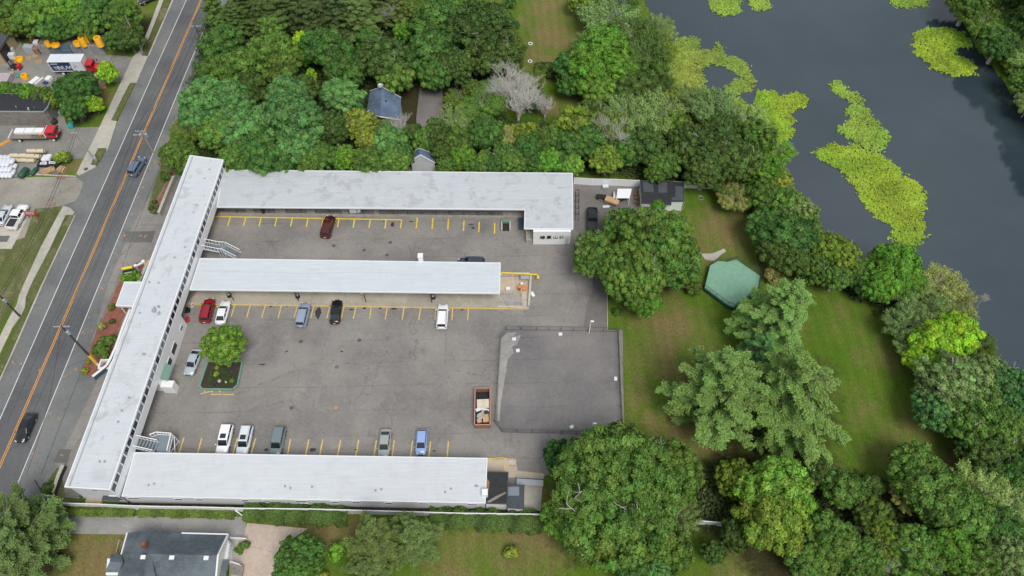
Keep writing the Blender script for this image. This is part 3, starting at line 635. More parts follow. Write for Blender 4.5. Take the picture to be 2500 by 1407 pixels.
# ================================================================ TREES
def _sph(r, n):
    v = r.normal(size=(n, 3)); return v / np.linalg.norm(v, axis=1, keepdims=True)
def crown_broad(name, seed, Rc, Hc, n_clump, per, leaf, clump=.2, lobes=5, rag=.22, fill=.3, gap=.0):
    """leaf clumps on a lobed dome; unit: metres, centre at origin, radius Rc, half height Hc"""
    r = np.random.RandomState(seed)
    bd = _sph(r, lobes * 3); bd[:, 2] = np.abs(bd[:, 2]) * .8; ba = r.uniform(.1, rag * 1.6, len(bd))
    def rad(d): return .82 + sum(a * np.exp(-((1 - d @ b) / .12)) for a, b in zip(ba, bd)) - .10
    rad0 = rad; rad = lambda q: np.minimum(rad0(q), 1.0)
    d = _sph(r, n_clump * 3); d = d[d[:, 2] > -.62]
    order = np.argsort(r.uniform(size=len(d)) - .25 * d[:, 2]); d = d[order][:n_clump]
    inner = r.uniform(.70, 1.06, len(d)); rr = rad(d) * inner
    c = d * rr[:, None] * np.array([Rc, Rc, Hc])
    cr = clump * Rc * r.uniform(.65, 1.35, len(d))
    cv = np.clip(.46 + r.normal(size=len(d)) * .15, 0, 1); ch = np.clip(.5 + r.normal(size=len(d)) * .25, 0, 1)
    k = np.repeat(np.arange(len(d)), (per * (cr / cr.mean()) ** 2).astype(int))
    dd = _sph(r, len(k)); dn = d[k] * np.array([1, 1, Hc / Rc * 1.0]); dd = dd + dn * .55 + np.array([0, 0, .45]); dd /= np.linalg.norm(dd, axis=1, keepdims=True)
    wob = 1 + .28 * np.sin(dd[:, 0] * 7 + k * 1.3) * np.sin(dd[:, 1] * 6 + k * 2.1)
    co = c[k] + dd * (cr[k] * wob * (r.uniform(.55, 1.0, len(k)) ** .6))[:, None] * np.array([1, 1, .72])
    nr = dd + r.normal(size=dd.shape) * .36
    lv = np.stack([np.clip(cv[k] + r.normal(size=len(k)) * .12, 0, 1), np.clip(ch[k] + r.normal(size=len(k)) * .12, 0, 1)], 1)
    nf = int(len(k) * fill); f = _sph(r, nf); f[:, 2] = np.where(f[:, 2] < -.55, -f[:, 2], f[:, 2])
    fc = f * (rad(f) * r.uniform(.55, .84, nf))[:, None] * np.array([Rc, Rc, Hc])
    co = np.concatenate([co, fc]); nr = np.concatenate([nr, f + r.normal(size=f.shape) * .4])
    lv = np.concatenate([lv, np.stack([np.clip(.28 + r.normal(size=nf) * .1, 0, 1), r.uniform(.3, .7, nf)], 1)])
    sz = np.concatenate([r.uniform(.7, 1.3, len(k)) * leaf, r.uniform(1.2, 2.2, nf) * leaf])
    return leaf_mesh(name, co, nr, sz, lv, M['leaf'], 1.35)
def crown_wispy(name, seed, Rc, Hc, plumes, per, leaf):
    """willow and silver shrub: upright fountains of fine twigs"""
    r = np.random.RandomState(seed); co = []; nr = []; lv = []; tg = []
    nb = plumes
    for i in range(nb):
        a = r.uniform(0, 6.283); rad = math.sqrt(r.uniform(0, 1)) * Rc * .62; base = np.array([math.cos(a) * rad, math.sin(a) * rad, -Hc * .5])
        out = np.array([math.cos(a), math.sin(a), 0]) * (rad / Rc + .15) * r.uniform(.5, 1.1)
        L = Hc * r.uniform(1.05, 1.65) * (1 - .35 * (rad / Rc) ** 2); dirn = out + np.array([0, 0, 1.0]); dirn /= np.linalg.norm(dirn)
        m = per; t = r.uniform(.18, 1, m) ** .8; spread = (.16 + .34 * t * (1.2 - t) * 2) * Rc * .55
        off = _sph(r, m) * (spread * r.uniform(.3, 1, m))[:, None]
        droop = np.array([math.cos(a), math.sin(a), -.35])[None, :] * (t ** 3 * Rc * .30)[:, None]
        p = base + dirn[None, :] * (t * L)[:, None] + off + droop
        co.append(p); rn = off / (np.linalg.norm(off, axis=1, keepdims=True) + 1e-6)
        nr.append(rn + dirn * .45 + r.normal(size=p.shape) * .35)
        tg.append(rn * .7 + dirn + r.normal(size=p.shape) * .25); b = r.normal() * .08
        lv.append(np.stack([np.clip(.38 + .22 * t + b + r.normal(size=m) * .12, 0, 1), np.clip(.5 + r.normal(size=m) * .15 + b, 0, 1)], 1))
    co = np.concatenate(co); sz = r.uniform(.6, 1.3, len(co)) * leaf
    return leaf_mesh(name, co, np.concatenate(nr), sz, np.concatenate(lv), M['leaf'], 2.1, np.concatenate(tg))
def crown_pine(name, seed, Rc, H, layers, arms, leaf, droop=.1, dens=1.0, top=.12, feather=.42):
    """tiers of feathery boughs round a stem; base at z=0"""
    r = np.random.RandomState(seed); co = []; nr = []; lv = []; tg = []; sk = MB()
    for i in range(layers):
        t = i / (layers - 1); z = H * (.16 + .82 * t); L0 = Rc * ((1 - t) ** .72 * (1 - top) + top)
        if t < .18: L0 *= .72 + 1.4 * t
        na = max(4, int(arms * (1 - .45 * t))); a0 = r.uniform(0, 6.28)
        for j in range(na):
            a = a0 + 6.283 * j / na + r.normal() * .22; L = L0 * r.uniform(.55, 1.2); up = .12 + .55 * t ** 1.5 + r.normal() * .07
            hor = np.array([math.cos(a), math.sin(a), 0]); side = np.array([-math.sin(a), math.cos(a), 0])
            def pt(s): return np.array([0, 0, z]) + hor * (L * s) + np.array([0, 0, 1]) * (L * (up * s - droop * s * s * 1.6))
            sk.path([Vector(pt(q)) for q in (0, .4, .85)], [.035 + .02 * L * .3, .03 + .008 * L, .012], 4)
            nt = max(3, int(L * 3.0)); bright = r.normal() * .07
            for q in range(nt):
                s = .25 + .75 * (q + r.uniform()) / nt; sd = r.choice([-1, 1]); w = L * feather * (1.12 - s) * r.uniform(.5, 1.0) + .3
                base = pt(s); m = int((26 + 30 * w) * dens); u = r.uniform(.0, 1, m)
                p = base + (side * sd * .80 + hor * .62)[None, :] * (u * w)[:, None] + r.normal(size=(m, 3)) * np.array([.17, .17, .11]) * (1.2 - .4 * u)[:, None] + np.array([0, 0, 1]) * (u * w * .10)[:, None]
                co.append(p); dirv = side * sd * .7 + hor * .9 + np.array([0, 0, .35])
                tg.append(dirv[None, :] + r.normal(size=(m, 3)) * .45); nr.append(np.array([0, 0, 1.0])[None, :] + hor * .25 + r.normal(size=(m, 3)) * .45)
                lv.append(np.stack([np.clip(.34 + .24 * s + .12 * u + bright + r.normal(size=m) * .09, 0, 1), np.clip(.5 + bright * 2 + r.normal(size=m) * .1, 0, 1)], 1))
    co = np.concatenate(co); sz = r.uniform(.7, 1.25, len(co)) * leaf
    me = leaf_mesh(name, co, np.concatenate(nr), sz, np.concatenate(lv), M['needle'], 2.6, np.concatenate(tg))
    sk.path([(0, 0, 0), (0.05, 0, H * .5), (0, 0, H * .98)], [Rc * .05 + .1, Rc * .03 + .06, .03], 7)
    return me, sk
def branches(b, r, p, d, L, rad, depth, spread=.55, kids=3, up=.12):
    n = 3; pts = [p]; q = p
    for i in range(n):
        d = (d + Vector((r.uniform(-1, 1), r.uniform(-1, 1), r.uniform(-.6, 1))) * .22 + Vector((0, 0, up))).normalized(); q = q + d * (L / n); pts.append(q)
    b.path(pts, [rad, rad * .86, rad * .72, rad * .55], 6 if rad > .05 else 4)
    if depth <= 0: return
    for k in range(kids + (1 if r.random() < .4 else 0)):
        i = r.choice([1, 2, 3, 3]); ax = Vector((r.uniform(-1, 1), r.uniform(-1, 1), r.uniform(-.3, .8))).normalized()
        nd = (d * (1 - spread) + ax * spread * 1.3).normalized()
        branches(b, r, pts[i], nd, L * r.uniform(.55, .8), rad * (.62 if i < 3 else .55), depth - 1, spread, kids, up)
def limb_mesh(name, seed, H, Rc, mat, depth=2, r0=None, pale_tips=False):
    """tapered trunk with limbs; base at z=0, reaching up into the crown"""
    r = random.Random(seed); b = MB(); r0 = r0 or (.06 * Rc + .09)
    zt = H * .42; b.path([Vector((0, 0, 0)), Vector((r.uniform(-.1, .1), 0, zt * .5)), Vector((0, r.uniform(-.1, .1), zt))], [r0 * 1.5, r0 * 1.05, r0 * .9], 9)
    for k in range(5):
        a = k * 1.256 + r.uniform(-.3, .3); d = Vector((math.cos(a) * .75, math.sin(a) * .75, .8)).normalized()
        branches(b, r, Vector((0, 0, zt * r.uniform(.8, 1))), d, min(Rc * .62, H * .40), r0 * .5, depth, .5, 2, .1)
    me = b.build(name, mat); m = me.data; bpy.data.objects.remove(me); return m
PROTO = {}
def proto(kind, k):
    key = (kind, k)
    if key in PROTO: return PROTO[key]
    s = hash(kind) % 7 if False else {'maple': 100, 'oak': 200, 'bush': 300, 'willow': 400, 'pine': 500, 'cedar': 600, 'dead': 700, 'big': 800}[kind] + k * 11
    if kind == 'maple': d = dict(R=4.5, H=3.6, c=crown_broad('crown', s, 4.5, 3.6, 190, 130, .26, .165, 6, .36, .16), t=limb_mesh('trunk', s, 8.6, 4.5, M['bark']), z=5.4)
    if kind == 'oak': d = dict(R=4.5, H=3.4, c=crown_broad('crown', s, 4.5, 3.4, 260, 90, .22, .13, 8, .38, .16), t=limb_mesh('trunk', s, 8.6, 4.5, M['palebark'], 3), z=5.4)
    if kind == 'big': d = dict(R=9.0, H=6.5, c=crown_broad('crown', s, 9.0, 6.6, 560, 170, .27, .105, 12, .42, .14), t=limb_mesh('trunk', s, 15.5, 9.0, M['palebark'], 3), z=9.6)
    if kind == 'bush': d = dict(R=1.5, H=1.3, c=crown_broad('crown', s, 1.5, 1.2, 45, 75, .17, .26, 3, .12, .3), t=limb_mesh('trunk', s, 2.2, 1.5, M['bark'], 1, .05), z=1.15)
    if kind == 'willow':
        d = dict(R=4.2, H=3.2, c=crown_wispy('crown', s, 4.2, 3.2, 90, 280, .17), t=limb_mesh('trunk', s, 7.4, 4.2, M['palebark'], 3, .13), z=4.2)
    if kind == 'pine':
        c, sk = crown_pine('crown', s, 6.6, 15, 14, 8, .125, .13, 2.0, .10, .33); t = sk.build('trunk', M['bark']); tm = t.data; bpy.data.objects.remove(t); d = dict(R=6.6, H=7.5, c=c, t=tm, z=0, H2=15)
    if kind == 'cedar':
        c, sk = crown_pine('crown', s, 5.4, 10.5, 13, 10, .125, .03, 2.1, .16, .32); t = sk.build('trunk', M['bark']); tm = t.data; bpy.data.objects.remove(t); d = dict(R=5.4, H=5, c=c, t=tm, z=0, H2=10.5)
    if kind == 'dead':
        b = MB(); r = random.Random(s); b.path([(0, 0, 0), (.1, 0, 1.8), (0, .1, 3.4)], [.26, .20, .17], 8)
        for q in range(6):
            a = q * 1.05 + r.uniform(-.3, .3); branches(b, r, Vector((0, 0, 1.6 + .3 * q)), Vector((math.cos(a) * .7, math.sin(a) * .7, .9)).normalized(), 2.9, .085, 4, .5, 4, .06)
        o = b.build('crown', M['deadwood']); m = o.data; bpy.data.objects.remove(o); d = dict(R=3.6, H=3, c=None, t=m, z=0, H2=8)
    if d['c'] is not None:
        q = np.zeros(len(d['c'].vertices) * 3, np.float32); d['c'].vertices.foreach_get('co', q); q = q.reshape(-1, 3)
        d['R'] = float(np.percentile(np.hypot(q[:, 0], q[:, 1]), 93)) * 1.0
        if kind in ('pine', 'cedar'): d['R'] = 6.4 if kind == 'pine' else 5.3
    PROTO[key] = d
    return d
NPROTO = {'maple': 5, 'oak': 4, 'bush': 3, 'willow': 4, 'pine': 3, 'cedar': 2, 'dead': 4, 'big': 2}
COLS = {  # albedo, words
    'dark': ((0.105, 0.188, 0.032), 'dark green'), 'deep': ((0.094, 0.228, 0.035), 'deep green'), 'mid': ((0.146, 0.282, 0.037), 'mid green'), 'bright': ((0.160, 0.361, 0.022), 'bright green'),
    'lime': ((0.375, 0.657, 0.010), 'lime yellow'), 'olive': ((0.160, 0.246, 0.032), 'olive'), 'yolive': ((0.223, 0.337, 0.026), 'yellowish olive'), 'yellow': ((0.307, 0.365, 0.034), 'yellow green'),
    'blue': ((0.145, 0.343, 0.082), 'bluish green'), 'grey': ((0.230, 0.348, 0.096), 'grey green'), 'pale': ((0.300, 0.454, 0.119), 'pale green'), 'tan': ((0.362, 0.391, 0.101), 'tan'),
    'pine': ((0.177, 0.319, 0.062), 'soft green'), 'cedar': ((0.133, 0.198, 0.043), 'dusky'), 'hemlock': ((0.084, 0.135, 0.032), 'blackish green'), 'light': ((0.202, 0.399, 0.037), 'light green')}
KW = {'maple': ('broadleaf_tree', 'broadleaf tree', 'with a clumpy crown'), 'oak': ('oak_tree', 'leafy tree', 'with a fine ragged crown'), 'big': ('large_tree', 'spreading tree', 'with a broad crown'), 'bush': ('bush', 'bush', ''),
      'willow': ('willow_tree', 'wispy willow', 'with feathery twigs'), 'pine': ('pine_tree', 'pine', 'with feathery boughs'), 'cedar': ('cedar_tree', 'conifer', 'with layered boughs'), 'dead': ('dead_tree', 'bare dead tree', 'with pale branches')}
TREES = []   # filled below: (x, y, r, kind, colour, place words)
def T(place, kind, rows):
    for q in rows: TREES.append((q[0], q[1], q[2], q[4] if len(q) > 4 else kind, q[3], place))
T('at the depot back edge', 'maple', [(22, 22, 46, 'mid'), (80, 48, 46, 'mid'), (20, 70, 26, 'olive'), (128, 28, 58, 'light'), (190, 30, 52, 'bright'), (158, 64, 42, 'deep'), (236, 28, 50, 'deep'), (212, 58, 42, 'mid'), (288, 100, 28, 'deep'), (302, 44, 42, 'mid'), (312, 92, 36, 'dark'), (112, 66, 34, 'blue')])
T('over the black roofed shed', 'oak', [(12, 224, 24, 'bright'), (44, 228, 22, 'mid'), (74, 232, 24, 'bright'), (104, 236, 24, 'mid'), (128, 250, 20, 'yolive')])
T('in the depot corner by the road', 'maple', [(188, 225, 44, 'deep'), (182, 268, 30, 'deep'), (205, 205, 30, 'dark'), (264, 180, 24, 'lime'), (230, 257, 20, 'lime'), (153, 386, 17, 'yolive', 'bush')])
T('along the road north of the motel', 'maple', [(532, 40, 40, 'dark', 'cedar'), (578, 58, 46, 'dark', 'cedar'), (540, 108, 48, 'deep'), (592, 168, 50, 'mid'), (532, 178, 42, 'mid'), (600, 20, 36, 'hemlock', 'cedar'), (640, 60, 40, 'hemlock', 'cedar')])
T('in the back woodland', 'maple', [(700, 40, 60, 'hemlock', 'cedar'), (760, 62, 58, 'hemlock', 'cedar'), (822, 42, 62, 'hemlock', 'cedar'), (880, 60, 55, 'cedar', 'cedar'), (925, 30, 50, 'cedar', 'cedar'), (980, 30, 44, 'cedar', 'cedar'), (770, 10, 45, 'cedar', 'cedar'),
    (665, 65, 34, 'mid'), (665, 130, 52, 'mid'), (742, 100, 26, 'lime'), (746, 138, 24, 'lime'), (760, 190, 16, 'lime'), (690, 165, 50, 'mid'), (800, 125, 58, 'deep'), (845, 180, 50, 'deep'), (940, 150, 66, 'dark', 'oak'), (965, 190, 46, 'mid'), (905, 105, 36, 'deep'),
    (1075, 55, 70, 'deep'), (1050, 130, 56, 'deep'), (985, 80, 24, 'bright'), (1170, 75, 82, 'dark', 'oak'), (1200, 140, 62, 'dark', 'oak'), (1110, 165, 48, 'dark', 'oak'), (1060, 185, 40, 'deep'), (620, 215, 40, 'dark'), (740, 225, 40, 'dark'), (1000, 20, 34, 'olive', 'oak')])
T('behind the upper wing', 'maple', [(500, 240, 48, 'blue'), (478, 290, 38, 'blue'), (560, 250, 52, 'blue'), (590, 320, 58, 'blue'), (540, 330, 50, 'mid'), (700, 238, 52, 'blue'), (725, 300, 68, 'blue'), (660, 300, 50, 'blue'), (730, 365, 48, 'blue'), (640, 378, 52, 'deep'),
    (580, 388, 40, 'mid'), (835, 238, 48, 'blue'), (815, 315, 44, 'dark', 'oak'), (880, 305, 40, 'yellow', 'oak'), (905, 355, 34, 'yellow', 'oak'), (790, 385, 36, 'mid'), (695, 395, 34, 'deep'), (845, 388, 34, 'bright', 'oak'), (900, 395, 36, 'mid'), (950, 350, 42, 'blue'), (965, 395, 34, 'mid'),
    (930, 320, 34, 'grey', 'willow'), (1065, 330, 36, 'dark'), (1110, 300, 42, 'grey', 'willow'), (1180, 262, 48, 'mid', 'willow'), (1120, 350, 36, 'mid', 'oak'), (1130, 390, 31, 'bright'), (1085, 380, 30, 'dark'), (1185, 330, 42, 'deep'), (1185, 395, 30, 'mid'), (1240, 340, 32, 'tan', 'willow'),
    (1235, 385, 38, 'mid', 'oak'), (560, 400, 30, 'mid'), (610, 400, 30, 'deep'), (755, 400, 30, 'mid'), (925, 405, 28, 'mid', 'oak'), (1090, 405, 26, 'mid', 'oak'), (1155, 402, 26, 'deep'), (1210, 403, 28, 'deep'), (1265, 402, 30, 'mid'), (1310, 402, 28, 'deep'), (1370, 402, 30, 'deep'), (1040, 345, 30, 'mid'), (1010, 330, 26, 'dark'), (980, 380, 32, 'deep'), (1290, 370, 40, 'deep'), (1290, 330, 32, 'yolive', 'oak'), (1340, 345, 38, 'mid'), (1345, 395, 34, 'bright'), (1385, 360, 42, 'deep'), (1395, 405, 30, 'light'), (1400, 305, 46, 'yolive', 'oak')])
T('in the thicket above the storage building', 'maple', [(1440, 290, 44, 'olive', 'oak'), (1440, 350, 44, 'deep'), (1480, 390, 40, 'yolive', 'oak'), (1495, 320, 46, 'yolive', 'oak'), (1530, 370, 42, 'deep'), (1540, 290, 62, 'grey', 'willow'), (1605, 285, 66, 'grey', 'willow'), (1480, 270, 44, 'grey', 'willow'),
    (1580, 360, 48, 'dark'), (1620, 400, 40, 'mid'), (1680, 360, 56, 'dark', 'oak'), (1745, 365, 66, 'dark', 'oak'), (1720, 420, 50, 'dark', 'oak'), (1800, 400, 56, 'dark', 'oak'), (1765, 320, 44, 'dark', 'oak'), (1690, 250, 42, 'grey', 'willow'), (1745, 275, 56, 'grey', 'willow'), (1650, 315, 40, 'mid'), (1840, 340, 50, 'mid', 'oak'), (1600, 420, 30, 'mid')])
T('by the pond at the lawn top', 'maple', [(1450, 22, 38, 'yolive', 'oak'), (1408, 4, 24, 'yolive', 'oak'), (1490, 58, 62, 'grey', 'willow'), (1540, 100, 62, 'dark', 'willow'), (1580, 150, 60, 'dark', 'willow'), (1510, 20, 46, 'dark', 'willow'), (1600, 80, 44, 'grey', 'willow'), (1440, 115, 40, 'grey', 'willow'), (1620, 130, 34, 'yolive', 'willow'),
    (1470, 125, 62, 'bright'), (1440, 175, 58, 'bright'), (1510, 180, 48, 'bright'), (1460, 225, 44, 'light'), (1390, 165, 38, 'deep'), (1395, 205, 34, 'deep'), (1540, 220, 46, 'dark'), (1600, 205, 40, 'dark', 'willow'), (1635, 225, 28, 'yellow', 'willow'), (1590, 250, 30, 'bright', 'oak'), (1245, 8, 16, 'deep', 'bush')])
T('at the lawn edge near the bleached tree', 'oak', [(1262, 120, 26, 'olive'), (1245, 165, 24, 'olive'), (1300, 200, 30, 'olive', 'willow'), (1340, 170, 20, 'dark', 'bush'), (1362, 172, 18, 'dark', 'bush'), (1318, 168, 16, 'dark', 'bush'), (1310, 250, 26, 'dark', 'willow'), (1200, 215, 26, 'grey', 'willow'), (1120, 245, 28, 'olive', 'willow'), (1155, 225, 28, 'olive', 'oak')])
T('on the pond bank', 'maple', [(1870, 420, 46, 'bright', 'oak'), (1900, 450, 34, 'yellow', 'oak'), (1865, 480, 44, 'mid'), (1915, 500, 42, 'mid', 'oak'), (1950, 520, 44, 'grey', 'oak'), (1870, 560, 48, 'deep'), (1925, 580, 62, 'deep'), (1965, 560, 40, 'mid', 'oak'), (1890, 620, 42, 'dark'), (1945, 640, 44, 'dark'), (2010, 610, 46, 'yolive', 'oak'),
    (1985, 655, 40, 'mid', 'oak'), (2060, 635, 46, 'yolive', 'oak'), (2040, 680, 36, 'mid', 'oak'), (2095, 665, 38, 'mid'), (2180, 650, 58, 'bright'), (2150, 700, 46, 'bright'), (2215, 700, 40, 'bright'), (2110, 705, 30, 'deep'), (2290, 700, 52, 'tan', 'willow'), (2330, 745, 46, 'tan', 'willow'), (2240, 745, 56, 'grey', 'willow'), (2210, 800, 50, 'grey', 'willow'), (2300, 770, 52, 'grey', 'willow'),
    (2280, 840, 58, 'lime'), (2330, 820, 56, 'lime'), (2245, 885, 36, 'lime'), (2225, 850, 40, 'grey', 'willow'), (2385, 850, 38, 'olive', 'willow'), (1900, 380, 34, 'light', 'willow'), (1830, 300, 40, 'pale', 'willow')])
T('at the right edge below the pond', 'oak', [(2330, 950, 86, 'grey'), (2400, 930, 66, 'grey'), (2290, 1000, 60, 'blue'), (2380, 1020, 80, 'mid'), (2460, 960, 66, 'blue'), (2460, 1060, 70, 'mid'), (2400, 1110, 56, 'dark'), (2480, 1140, 56, 'deep')])
T('on the far bank at the top right', 'oak', [(2365, 15, 46, 'mid', 'oak'), (2400, 60, 46, 'mid', 'willow'), (2440, 20, 50, 'grey', 'willow'), (2440, 110, 46, 'deep'), (2490, 70, 50, 'mid', 'willow'), (2490, 140, 42, 'pale', 'willow'), (2505, 200, 36, 'mid'), (2512, 262, 32, 'grey', 'willow'), (2470, 165, 24, 'yolive', 'bush'), (2560, 60, 70, 'deep', 'maple'), (2665, 170, 100, 'deep', 'big'), (2725, 270, 105, 'dark', 'big'), (2600, 20, 110, 'dark', 'big'), (2440, -60, 90, 'deep', 'big')])
T('beside the fenced court', 'oak', [(1600, 596, 88, 'mid', 'big'), (1452, 625, 60, 'mid'), (1545, 670, 78, 'mid', 'big'), (1640, 645, 66, 'mid'), (1570, 735, 44, 'bright'), (1525, 560, 54, 'mid'), (1606, 506, 17, 'bright'), (1692, 702, 22, 'olive', 'bush'), (1506, 762, 11, 'deep', 'bush'), (1637, 553, 14, 'olive', 'willow')])
T('near the green deck', 'willow', [(1795, 490, 38, 'tan'), (1780, 460, 34, 'dark'), (1890, 668, 26, 'tan', 'bush')])
T('on the big lawn', 'pine', [(1884, 772, 106, 'pine'), (1830, 880, 58, 'blue'), (1765, 968, 140, 'pine'), (1948, 985, 144, 'pine'), (1795, 1170, 48, 'yolive', 'oak')])
T('right of the lower wing', 'maple', [(1502, 1210, 152, 'mid', 'big'), (1515, 1150, 100, 'olive', 'big'), (1620, 1160, 84, 'mid', 'big'), (1460, 1290, 88, 'olive', 'big'), (1375, 1120, 44, 'deep'), (1560, 1290, 80, 'olive', 'oak'), (1655, 1265, 48, 'grey', 'willow'), (1370, 1270, 46, 'light'), (1640, 1350, 50, 'mid'), (1540, 1390, 44, 'deep'), (1600, 1400, 40, 'blue')])
T('in the lower right woodland', 'maple', [(1885, 1190, 78, 'light'), (1880, 1270, 84, 'yolive'), (1930, 1240, 56, 'bright'), (1990, 1150, 40, 'dark'), (2060, 1200, 50, 'mid'), (2030, 1180, 36, 'blue'), (2125, 1255, 46, 'olive', 'oak'), (2230, 1150, 64, 'mid'), (2280, 1210, 78, 'mid'), (2205, 1215, 38, 'tan', 'willow'), (2255, 1225, 32, 'tan', 'willow'),
    (2380, 1200, 66, 'pale', 'willow'), (2450, 1230, 66, 'grey', 'willow'), (2350, 1260, 70, 'mid'), (2430, 1290, 60, 'deep'), (2030, 1330, 66, 'mid'), (1970, 1370, 50, 'mid'), (2100, 1370, 60, 'mid'), (2160, 1320, 52, 'yolive', 'oak'), (2230, 1350, 66, 'mid', 'oak'), (2310, 1340, 60, 'bright'), (2380, 1370, 60, 'mid', 'oak'), (2455, 1360, 62, 'grey', 'oak'),
    (1790, 1310, 36, 'dark'), (1740, 1350, 30, 'dark'), (1990, 1270, 30, 'dark', 'bush'), (2130, 1185, 30, 'dark', 'bush')])
T('in the front courtyard planter', 'oak', [(547, 845, 52, 'light')])
T('beside the grey roofed house', 'cedar', [(52, 1300, 128, 'cedar'), (930, 1330, 88, 'cedar'), (1012, 1312, 72, 'cedar'), (900, 1395, 60, 'cedar'), (730, 1365, 58, 'deep', 'oak'), (822, 1350, 22, 'bright', 'bush'), (1249, 1350, 18, 'yellow', 'bush'), (790, 1405, 12, 'yellow', 'bush')])
T('at the motel garden bed', 'bush', [(437, 378, 40, 'mid', 'maple'), (460, 330, 38, 'olive', 'willow'), (406, 431, 14, 'dark'), (321, 676, 22, 'bright'), (250, 838, 15, 'dark'), (240, 852, 14, 'mid'), (253, 862, 16, 'mid'), (268, 832, 15, 'mid'), (206, 907, 9, 'yellow'), (249, 797, 10, 'tan'), (274, 785, 7, 'dark'), (272, 750, 8, 'olive'), (377, 494, 6, 'dark'), (369, 508, 7, 'dark'), (384, 506, 6, 'dark'), (380, 518, 6, 'dark'),
    (530, 898, 6, 'yellow'), (528, 914, 7, 'yellow'), (566, 930, 6, 'light'), (215, 885, 6, 'yellow'), (118, 1195, 16, 'dark'), (585, 1341, 12, 'mid'), (600, 1330, 10, 'dark')])
T('behind the upper wing roof', 'dead', [(1266, 262, 60, 'mid'), (1236, 228, 48, 'mid'), (1330, 275, 26, 'mid'), (975, 320, 26, 'mid')])
T('in the thicket above the storage building', 'dead', [(1500, 345, 44, 'mid'), (1450, 300, 22, 'mid')])
T('in the back woodland', 'dead', [(948, 48, 26, 'mid')])
T('at the right edge below the pond', 'dead', [(2395, 735, 12, 'mid')])
T('in the lower right woodland', 'dead', [(2140, 1375, 34, 'mid')])

def ordinal(i): return ['first', 'second', 'third', 'fourth', 'fifth', 'sixth', 'seventh', 'eighth', 'ninth', 'tenth', 'eleventh', 'twelfth'][i] if i < 12 else str(i + 1) + 'th'
LAB = {}
for t in TREES:
    x, y, r, kind, colr, place = t
    sz = ('huge' if r > 90 else 'wide' if r > 60 else 'middling' if r > 40 else 'small' if r > 22 else 'tiny')
    LAB.setdefault((sz, colr, kind, place), []).append(t)
cnt = {}
for key, ts in LAB.items():
    sz, colr, kind, place = key; ts.sort(key=lambda q: q[0])
    word = 'bleached' if kind == 'dead' else COLS[colr][1]
    for i, t in enumerate(ts):
        x, y, r = t[:3]
        lab = f"{sz} {word} {KW[kind][1]} {place}"
        if len(ts) > 1: lab += f", {ordinal(i)} from left"
        k = cnt.get(kind, 0); cnt[kind] = k + 1; rr = random.Random(k * 17 + int(x))
        pr = proto(kind, (k * 7 + int(x + y)) % NPROTO[kind])
        zc = pr['z']
        for _ in range(3):
            m = r * mpp(x, y, zc); s = m / pr['R']; hs = s ** .7 if kind not in ('bush',) else s
            zc = (pr['z'] * hs) if not pr.get('H2') else pr['H2'] * .42 * hs
        zc = min(zc, 13)
        c = P(x, y, zc)
        root = empty(KW[kind][0], (c.x, c.y, 0), 0)
        tag(root, lab, 'bush' if kind == 'bush' else 'tree', {'bush': 'bushes', 'dead': 'dead trees'}.get(kind, 'trees ' + place))
        rz = rr.uniform(0, 6.28)
        if pr['c'] is not None:
            co = link('crown', pr['c'], root)
            co.location = (0, 0, zc if not pr.get('H2') else 0); co.scale = (s, s, hs); co.rotation_euler = (rr.uniform(-.12, .12), rr.uniform(-.12, .12), rz); kx = rr.uniform(.9, 1.12); co.scale = (s * kx, s / kx, hs * rr.uniform(.9, 1.12))
            cc = COLS[colr][0]; v = rr.uniform(.85, 1.15); w = rr.uniform(-.08, .08)
            co.color = (cc[0] * v * (1 + w), cc[1] * v, cc[2] * v * (1 - w), 1)
        to = link('trunk', pr['t'], root); to.scale = (s, s, hs * (zc / (pr['z'] * hs) if not pr.get('H2') and pr['z'] else 1)); to.rotation_euler = (0, 0, rz)

def hedge(name, pts, w, h, colr, label, seed, dens=230, leaf=.13, ragged=.10):
    """a clipped or ragged row of shrub leaves along a line of photo points"""
    r = np.random.RandomState(seed); co = []; nr = []; lv = []
    q = PP(pts, h * .5)
    for a, b in zip(q[:-1], q[1:]):
        L = (b - a).length; n = int(L * (w + 2 * h) * dens); d = (b - a) / L; s = np.array([-d.y, d.x, 0])
        t = r.uniform(0, 1, n); th = r.uniform(-.25, math.pi + .25, n)
        ct, st = np.cos(th), np.sin(th); sq = 1 / np.maximum(np.abs(ct), np.abs(st)) ** .75
        wob = 1 + ragged * (np.sin(t * L * .9 + seed) * .8 + np.sin(t * L * 2.1 + th * 2 + np.sin(t * L * .37) * 3) + .6 * np.sin(t * L * 4.7 + th * 3)) + r.normal(size=n) * .05
        A = np.array(a)[None, :] + np.array(d)[None, :] * (t * L)[:, None]; A[:, 2] = h * .35
        co.append(A + s[None, :] * (ct * sq * w / 2 * wob)[:, None] + np.array([0, 0, 1])[None, :] * (st * sq * h * .62 * wob)[:, None])
        nr.append(s[None, :] * ct[:, None] + np.array([0, 0, 1])[None, :] * (st + .3)[:, None] + r.normal(size=(n, 3)) * .45)
        lv.append(np.stack([np.clip(.45 + .12 * np.sin(t * L * 1.7) + r.normal(size=n) * .15, 0, 1), np.clip(.5 + r.normal(size=n) * .15, 0, 1)], 1))
    me = leaf_mesh(name, np.concatenate(co), np.concatenate(nr), r.uniform(.7, 1.3, sum(len(c) for c in co)) * leaf, np.concatenate(lv), M['leaf'], 1.3)
    o = link(name, me); o.color = (*COLS[colr][0], 1)
    return tag(o, label, 'hedge')
hedge('clipped_hedge', [(128, 1248), (330, 1250)], 1.3, .7, 'olive', 'clipped hedge in front of the panelled white fence, left length', 1)
hedge('clipped_hedge', [(340, 1248), (574, 1253)], 1.5, .8, 'olive', 'clipped yellowish hedge between gravel drive and white fence', 2)
